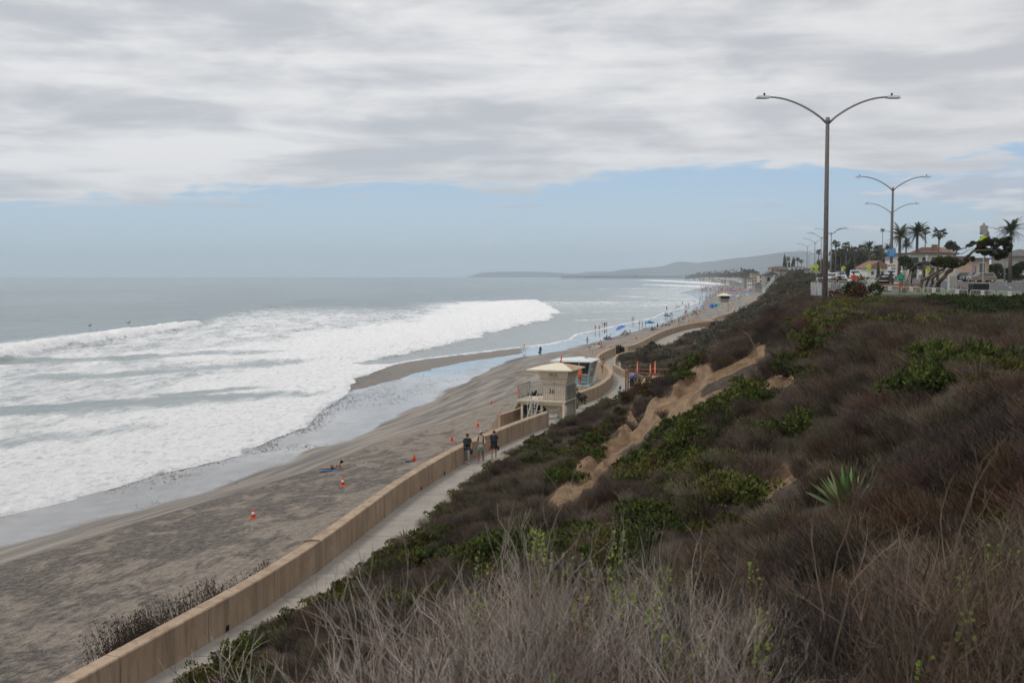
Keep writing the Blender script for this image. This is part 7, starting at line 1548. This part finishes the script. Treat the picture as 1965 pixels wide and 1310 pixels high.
umbrella(1247, 630.5, 20, 'umbrella blue', 'umbrella with aqua and blue panels', (.2, .1), 'umbrella aqua'); umbrella(1279, 616, 15, 'umbrella blue', 'flat violet-blue umbrella in front of five bathers', (.2, .1)); umbrella(1326, 610, 12, 'umbrella green', 'pale green umbrella near the zigzag entrance'); umbrella(1348, 596, 12, 'umbrella blue', 'small blue umbrella left of the teal tent')
for a, b, w, mt, lb in ((1404, 576, 10, 'umbrella blue', 'blue umbrella just right of the far lifeguard tower'), (1416, 574, 10, 'umbrella aqua', 'aqua umbrella right of the far lifeguard tower'), (1412, 568, 9, 'umbrella blue', 'higher blue umbrella in the hazy cluster'), (1426, 567, 9, 'umbrella blue', 'blue umbrella below the tall red one'), (1433, 571, 9, 'umbrella aqua', 'aqua umbrella nearest the bluff'), (1440, 565, 10, 'umbrella blue', 'blue umbrella among the white canopies'), (1426, 561, 7, 'cloth red', 'small red umbrella in the hazy cluster'), (1449, 566, 9, 'umbrella blue', 'last blue umbrella before the bluff'), (1398, 563, 7, 'umbrella blue', 'distant blue umbrella left in the hazy cluster'), (1408, 559, 6, 'umbrella blue', 'faint blue umbrella high in the haze')): umbrella(a, b, w, mt, lb)
def tent(a, b, w, h, mt, label):
    p = ground_at(a, b); s = w * p.y / F; hh = h * p.y / F; t = thing('beach_tent', p, label, 'tent', 'beach tents')
    m = MB(); m.frus((-s / 2, s / 2, -1, 1), 0.02, (-s * .42, s * .42, -.3, .6), hh); m.build('tent_cloth', mt, t); m = MB(); m.box(-s * .2, s * .2, -1.0, -.93, .1, hh * .6, Matrix.Rotation(R(-12), 4, 'X')); m.build('opening', 'cloth navy', t)
tent(1366.5, 591, 9, 8, 'umbrella blue', 'blue beach tent left of the far lifeguard tower'); tent(1373.5, 589.5, 8, 9, 'tent teal', 'bright teal beach tent next to the blue tent')
def canopy(a, b, w, mt, label):
    p = ground_at(a, b); s = w * p.y / F; t = thing('beach_canopy', p, label, 'canopy', 'beach canopies')
    for x in (-s / 2, s / 2):
        for y in (-1.5, 1.5): MB().box(x - .05, x + .05, y - .05, y + .05, -.2, 2.1).build('leg', 'white paint', t)
    m = MB(); m.frus((-s / 2 - .1, s / 2 + .1, -1.6, 1.6), 2.103, (-.2, .2, -.2, .2), 3.1); m.build('cloth_roof', mt, t)
for a, b, w, mt, lb in ((1432, 561, 9, 'cloth white', 'white canopy beside the small red umbrella'), (1452, 560, 10, 'cloth white', 'white canopy at the foot of the beach stairs'), (1460, 563, 9, 'umbrella aqua', 'aqua canopy closest to the beach stairs'), (1443, 558, 8, 'umbrella blue', 'blue canopy between the two white ones')): canopy(a, b, w, mt, lb)
def towel(a, b, w, l, mt, label, rz=0.):
    p = ground_at(a, b); o = MB(); vs = []; n = 6
    for i in range(n):
        for j in range(3): vs.append((-w / 2 + w * i / (n - 1), -l / 2 + l * j / 2, .03 + .03 * math.sin(i * 2 + j)))
    o.add(vs, [(i * 3 + j, i * 3 + 3 + j, i * 3 + 4 + j, i * 3 + 1 + j) for i in range(n - 1) for j in range(2)]); o = o.build('beach_towel', mt, None, True, p + Vector((0, 0, .02)), (0, 0, rz)); md = o.modifiers.new('s', 'SOLIDIFY'); md.thickness = .03; tag(o, label, 'towel')
towel(1117, 679, 3.2, 1.2, 'towel red', 'long red towel spread on the sand beyond the blue tower'); towel(1147, 664.5, 2.2, 1.3, 'cloth white', 'pale towel under two sunbathers'); towel(1174, 651.8, 3.2, 1.4, 'towel blue', 'dark blue blanket under the pile of gear'); towel(1203, 643.3, 3.4, 1.5, 'cloth navy', 'navy blanket behind the cobalt umbrella')
for a, b, lb in ((1167, 651, 'dark heap of bags on the blue blanket'), (1200, 642.5, 'dark heap of chairs behind the cobalt umbrella'), (1255, 634, 'dark heap of beach gear against the seawall'), (1282, 624.5, 'mixed heap of gear below the violet-blue umbrella')):
    p = ground_at(a, b); m = MB(); rg2 = random.Random(a)
    for _ in range(6): x, y = rg2.uniform(-.9, .9), rg2.uniform(-.4, .4); w, h = rg2.uniform(.15, .35), rg2.uniform(.25, .6); m.frus((x - w, x + w, y - w, y + w), 0, (x - w * .6, x + w * .6, y - w * .6, y + w * .6), h)
    tag(m.build('gear_heap', 'dark cloth pile', None, False, p), lb, 'beach gear', kind='stuff')
m = MB(); m.tube([(0, 0, .04), (.3, .12, .06), (.62, .1, .05)], [.03, .035, .02], 5); tag(m.build('driftwood_stick', 'lumber', None, False, G(582, 1040, 1.08) + Vector((0, 0, .0))), 'short brown stick lying on the top of the seawall', 'stick')
# ------------------------------------------------------------------ beach stairs and the buildings above them
def stairs():
    Y = 372; a = at(1463, 566, Y); b = at(1487, 533, Y + 14); t = thing('beach_stairs', a, 'long pale timber beach stairway with double handrails climbing the far bluff', 'stairs')
    d = b - a
    for k, off in enumerate((0, 2.6, 3.9, 6.4)):
        o = Vector((off, off * .3, 0)); m = MB(); m.bar(o, o + d, .16, .28); m.build('stringer', 'blue paint', t); m = MB(); m.bar(o + Vector((0, 0, 1.0)), o + d + Vector((0, 0, 1.0)), .12, .12); m.build('handrail', 'stucco white', t)
        for i in range(9): q = o + d * i / 8; m = MB(); m.bar(q, q + Vector((0, 0, 1.0)), .08); m.build('rail_post', 'blue paint', t)
    for i in range(30):
        for x0, x1 in ((0.1, 2.5), (4.0, 6.3)):
            q = d * (i + .5) / 30; m = MB(); m.box(x0, x1, -.15, .15, 0, .05); m.build('tread', 'stucco tan', t, False, q + Vector((0, x0 * .3, 0)))
    for i in range(4): q = d * (i / 3); MB().box(-.2 + q.x, .2 + q.x, q.y, q.y + .3, -6, q.z - .15).build('pier_post', 'wall concrete', t)
stairs()
mini('shirt', at(1495, 541, 386), 'person in a white shirt at the top of the beach stairs', top='cloth white', bot='cloth black', group='people on the promenade', rz=0)
mini('wet', on_top(1527, 384), 'dark-clad person standing left of the lamp cluster', top='cloth black', bot='cloth black', group='people on the promenade', rz=0)
def row_house(p0, p1, ytop, ybot, Y, label, wm, rm='roof grey', roof='flat', nw=3, fl=2, depth=None, nm='beach_house'):
    x0, x1 = px(p0, Y), px(p1, Y); z1 = at(0, ytop, Y).z; z0 = at(0, ybot, Y).z; w = x1 - x0; h = z1 - z0
    win = []
    for f_ in range(fl):
        for i in range(nw): a = w * (i + .22) / nw; b = w * (i + .78) / nw; win.append((a, b, h * (f_ + .3) / fl, h * (f_ + .8) / fl))
    t, r = house(x0, x1, Y, z0, z1, depth or max(6, w * .7), label, wm, rm, roof, win, nm, .4, h * .35); t['group'] = 'buildings along the far shore'; t['category'] = 'building'; return t
row_house(1494, 1545, 519, 541, 425, 'long low grey beach building with a flat projecting roof', 'stucco grey', nw=6, fl=1); row_house(1468, 1492, 527, 546, 415, 'grey gabled building left of the long low one', 'stucco grey', 'roof grey', 'gable', 2, 1)
row_house(1478, 1512, 514, 524, 520, 'grey-roofed house on the rise behind the low beach building', 'stucco tan', 'roof grey', 'hip', 4, 1); row_house(1515, 1546, 513, 520, 560, 'pale house under the small palms', 'stucco white', 'roof grey', 'hip', 4, 1); row_house(1552, 1570, 517, 527, 330, 'grey roadside building left of the nearest pole', 'stucco grey', nw=2, fl=1)
rs = random.Random(77); pal = ['stucco', 'stucco grey', 'stucco white', 'stucco tan']
BL = [('tall narrow block with dark balconies, nearest the hazy beach', 1426, 1433, 533, 553, 820, 'stucco grey', 'flat', 1, 4), ('pink-tan block behind the tall narrow one', 1441, 1456, 524, 549, 900, 'stucco tan', 'flat', 3, 4), ('second pink-tan block with a stepped top', 1456, 1468, 528, 552, 760, 'stucco', 'flat', 2, 3), ('white house beside the stepped block', 1433, 1442, 536, 551, 860, 'stucco white', 'gable', 2, 2), ('grey slope house above the umbrella cluster', 1448, 1462, 546, 558, 640, 'stucco grey', 'gable', 3, 1)]
for lb, a, b, c, d, Y, wm, rf, nw, fl in BL: row_house(a, b, c, d, Y, lb, wm, 'roof grey', rf, nw, fl)
cols = {'stucco': 'cream', 'stucco grey': 'grey', 'stucco white': 'white', 'stucco tan': 'tan'}; rfs = {'flat': 'flat-roofed', 'gable': 'gabled', 'hip': 'hip-roofed'}
order = ('first', 'second', 'third', 'fourth', 'fifth', 'sixth', 'seventh', 'eighth', 'ninth', 'tenth', 'eleventh', 'twelfth', 'thirteenth', 'fourteenth', 'fifteenth', 'sixteenth', 'seventeenth', 'eighteenth', 'nineteenth', 'twentieth')
def fline(pts, x): a = np.array(pts, float); return float(np.interp(x, a[:, 0], a[:, 1]))
for row_, (xs, yb, hh, y0, y1, txt) in enumerate(((np.linspace(1312, 1424, 20), [(1312, 534), (1345, 539), (1380, 543), (1424, 549)], 6.5, 4300, 1150, 'front'), (np.linspace(1335, 1436, 16), [(1335, 530), (1380, 533), (1436, 536)], 6, 3600, 1250, 'middle'), (np.linspace(1355, 1450, 13), [(1355, 526.5), (1400, 527), (1450, 526)], 5, 3000, 1150, 'back'))):
    for i, x in enumerate(xs):
        Y = y0 + (y1 - y0) * (i / (len(xs) - 1)) ** .6; w = rs.uniform(4.2, 7.0); b = fline(yb, x); wm = rs.choice(pal); rf = rs.choice(('flat', 'gable', 'hip', 'flat'))
        row_house(x, x + w, b - hh * rs.uniform(.65, 1.1), b, Y, '%s %s shoreline building, %s from the pier in the %s row' % (cols[wm], rfs[rf], order[i], txt), wm, rs.choice(('roof grey', 'roof grey', 'tile roof')), rf, 2 if Y > 2200 else 3, 1 if Y > 2200 else 2)
# distant trees and palms on the skyline of the town
FT = [leaf_bush(700 + i, 260, 1.0, 1.0, .22, 6, stems=0).mesh('crown', ['leaf far', 'leaf dark']) for i in range(3)]
for i in range(46):
    u = i / 45; x = 1318 + u * 128 + rs.uniform(-1.5, 1.5); Y = 3900 + (1050 - 3900) * u ** .6; b = fline([(1318, 530.5), (1360, 524), (1400, 522), (1446, 519)], x) + rs.uniform(-1, 2.5); palm_ = rs.random() < .45; h = rs.uniform(3, 7) * Y / F * (1.15 if palm_ else .9)
    p = at(x, b + 2, Y); t = thing('skyline_palm' if palm_ else 'skyline_tree', p, ('distant palm' if palm_ else 'distant dark tree') + ' on the hazy skyline of the shore town', 'palm tree' if palm_ else 'tree', 'palms on the town skyline' if palm_ else 'trees on the town skyline'); r = rs.uniform(1.3, 2.2) * Y / F
    m = MB(); m.tube([(0, 0, -4), (0, 0, h * (1 if palm_ else .5))], .14 * Y / F, 5); m.build('trunk', 'bark', t)
    if palm_:
        for k in range(12): f = link('frond', FANL, t, (0, 0, h)); f.rotation_euler = Euler((0, R(rs.uniform(-50, 30)), k * .53)); f.scale = (r / 1.3,) * 3
    else: c = link('crown', FT[i % 3], t, (0, 0, 0)); c.scale = (r * 1.6, r * 1.3, h)
mb = MB(); rg = random.Random(6)
for _ in range(1500):
    u = rg.random(); x = 1314 + u * 140; Y = 4100 + (950 - 4100) * u ** .6 + rg.uniform(-60, 120); b = fline([(1314, 533), (1360, 528), (1400, 527), (1454, 524)], x) + rg.uniform(-3, 8) * u + rg.uniform(-2, 1); p = at(x, b, Y); s = rg.uniform(.6, 1.7) * Y / F
    n = [Vector((rg.gauss(0, 1), rg.gauss(0, 1), rg.gauss(0, 1))).normalized() * s * rg.uniform(.6, 1.2) for _ in range(6)]; q = [p + Vector((0, 0, s)), p + n[0], p + Vector((s, 0, 0)), p + n[1], p - Vector((s, 0, 0)), p - Vector((0, 0, s * 1.5)), p + n[2], p + n[3]]; mb.add(q, [(0, 2, 5), (0, 4, 5), (0, 1, 3), (1, 6, 5), (3, 7, 5), (0, 6, 7)])
tag(mb.build('town_greenery', 'leaf far'), 'mass of hazy shrubs and gardens between the shore town houses', kind='stuff')
tag(None or MB().box(0, .1, 0, .1, -1, -.9).build('x', 'near black'), 'x') if False else None

# ------------------------------------------------------------------ pier
def pier():
    Y = 5500; x0, x1 = px(1078, Y), px(1322, Y); z = at(0, 530.6, Y).z; t = thing('pier', (x0, Y, ZS), 'long low wooden pier on many piles reaching out to sea below the hills', 'pier'); L = x1 - x0; zd = z - ZS
    mat('pier timber', (.03, .026, .022), .9, .2); MB().box(-2, L, -4, 4, zd - 1.2, zd + .6).build('deck', 'pier timber', t); MB().box(-2, L, -4.2, -4.0, zd + .603, zd + 2.2).build('parapet', 'pier timber', t)
    pm = MB().box(-1.6, 1.6, -3.5, 3.5, -4, zd - 1.203).mesh('pile_bent', 'pier timber')
    n = 78
    for i in range(n): link('pile_bent', pm, t, (L * i / (n - 1) - .5, 0, 0))
    for a, w, h in ((1220, 6, 8), (1184, 9, 3.5), (1141, 6, 3)):
        m = MB(); X = px(a, Y) - x0; m.box(X - w, X + w, -3, 3, zd + .31, zd + h * .7); m.frus((X - w * 1.3, X + w * 1.3, -4, 4), zd + h * .7 + .01, (X - w * .3, X + w * .3, -1, 1), zd + h); m.build('pier_hut', 'pier timber', t)
pier()
# ------------------------------------------------------------------ hills
def hill(name, prof, Y, depth, c1, c2, seed):
    P = np.array(prof, float); xs = np.linspace(P[0, 0], P[-1, 0], 260); ys = np.interp(xs, P[:, 0], P[:, 1]); X0 = (xs - CX) / F * Y; Z0 = HC + (529 - ys) / F * Y + fbm(X0 / 160, X0 * 0 + seed, 4, seed) * 18 * S(0, 200, np.minimum(X0 - X0[0], 1e9))
    v = np.linspace(-1, 1, 41)[:, None]; X = X0[None] + v * 0; Y_ = Y + v * depth + X * 0; rid = 1 - np.abs(v) ** 1.3
    Z = ZS - 1 + (Z0[None] - ZS + 1) * rid + fbm(X / 260, Y_ / 260, 5, seed + 3) * (Z0[None] - ZS) * .55 * (1 - rid) * rid * 2
    t = NT(name + ' ground'); t.fin(t.mix(t.ss(t.noise(.004, 6, .65), .35, .65), c1, c2), .95)
    gridmesh(name, X, Y_, Z, name + ' ground')
hill('far_hills', [(900, 530), (905, 529), (921, 524), (958, 521.3), (986, 520.5), (1015, 521.5), (1043, 521), (1064, 522.5), (1100, 523.5), (1140, 521.5), (1180, 520), (1260, 518), (1400, 516)], 11800, 600, (.045, .052, .055), (.075, .08, .08), 5)
hill('near_hills', [(1120, 529.5), (1160, 524), (1190, 519), (1217, 516.5), (1240, 514), (1252, 514), (1274, 510), (1295, 502.5), (1307, 501.3), (1322, 502), (1339, 503.5), (1375, 500), (1425, 494), (1455, 491), (1490, 486), (1520, 483), (1537, 482.5), (1560, 485), (1600, 487), (1680, 492), (1800, 500), (1965, 512), (2200, 520)], 9300, 900, (.045, .052, .052), (.085, .088, .082), 9)
# ------------------------------------------------------------------ sea air
hz = MB().box(-16500, 9500, -80, 15200, -9, 270).build('haze', mat('haze air')); hz['kind'] = 'stuff'
hm = bpy.data.materials.new('sea air'); hm.use_nodes = True; hm.node_tree.nodes.clear(); vv_ = hm.node_tree.nodes.new('ShaderNodeVolumePrincipled'); oo = hm.node_tree.nodes.new('ShaderNodeOutputMaterial')
vv_.inputs['Color'].default_value = (.78, .90, 1.0, 1); vv_.inputs['Density'].default_value = .000125; vv_.inputs['Anisotropy'].default_value = .2; hm.node_tree.links.new(vv_.outputs[0], oo.inputs['Volume'])
hz.data.materials.clear(); hz.data.materials.append(hm); tag(hz, 'thin pale sea haze over the whole coast')
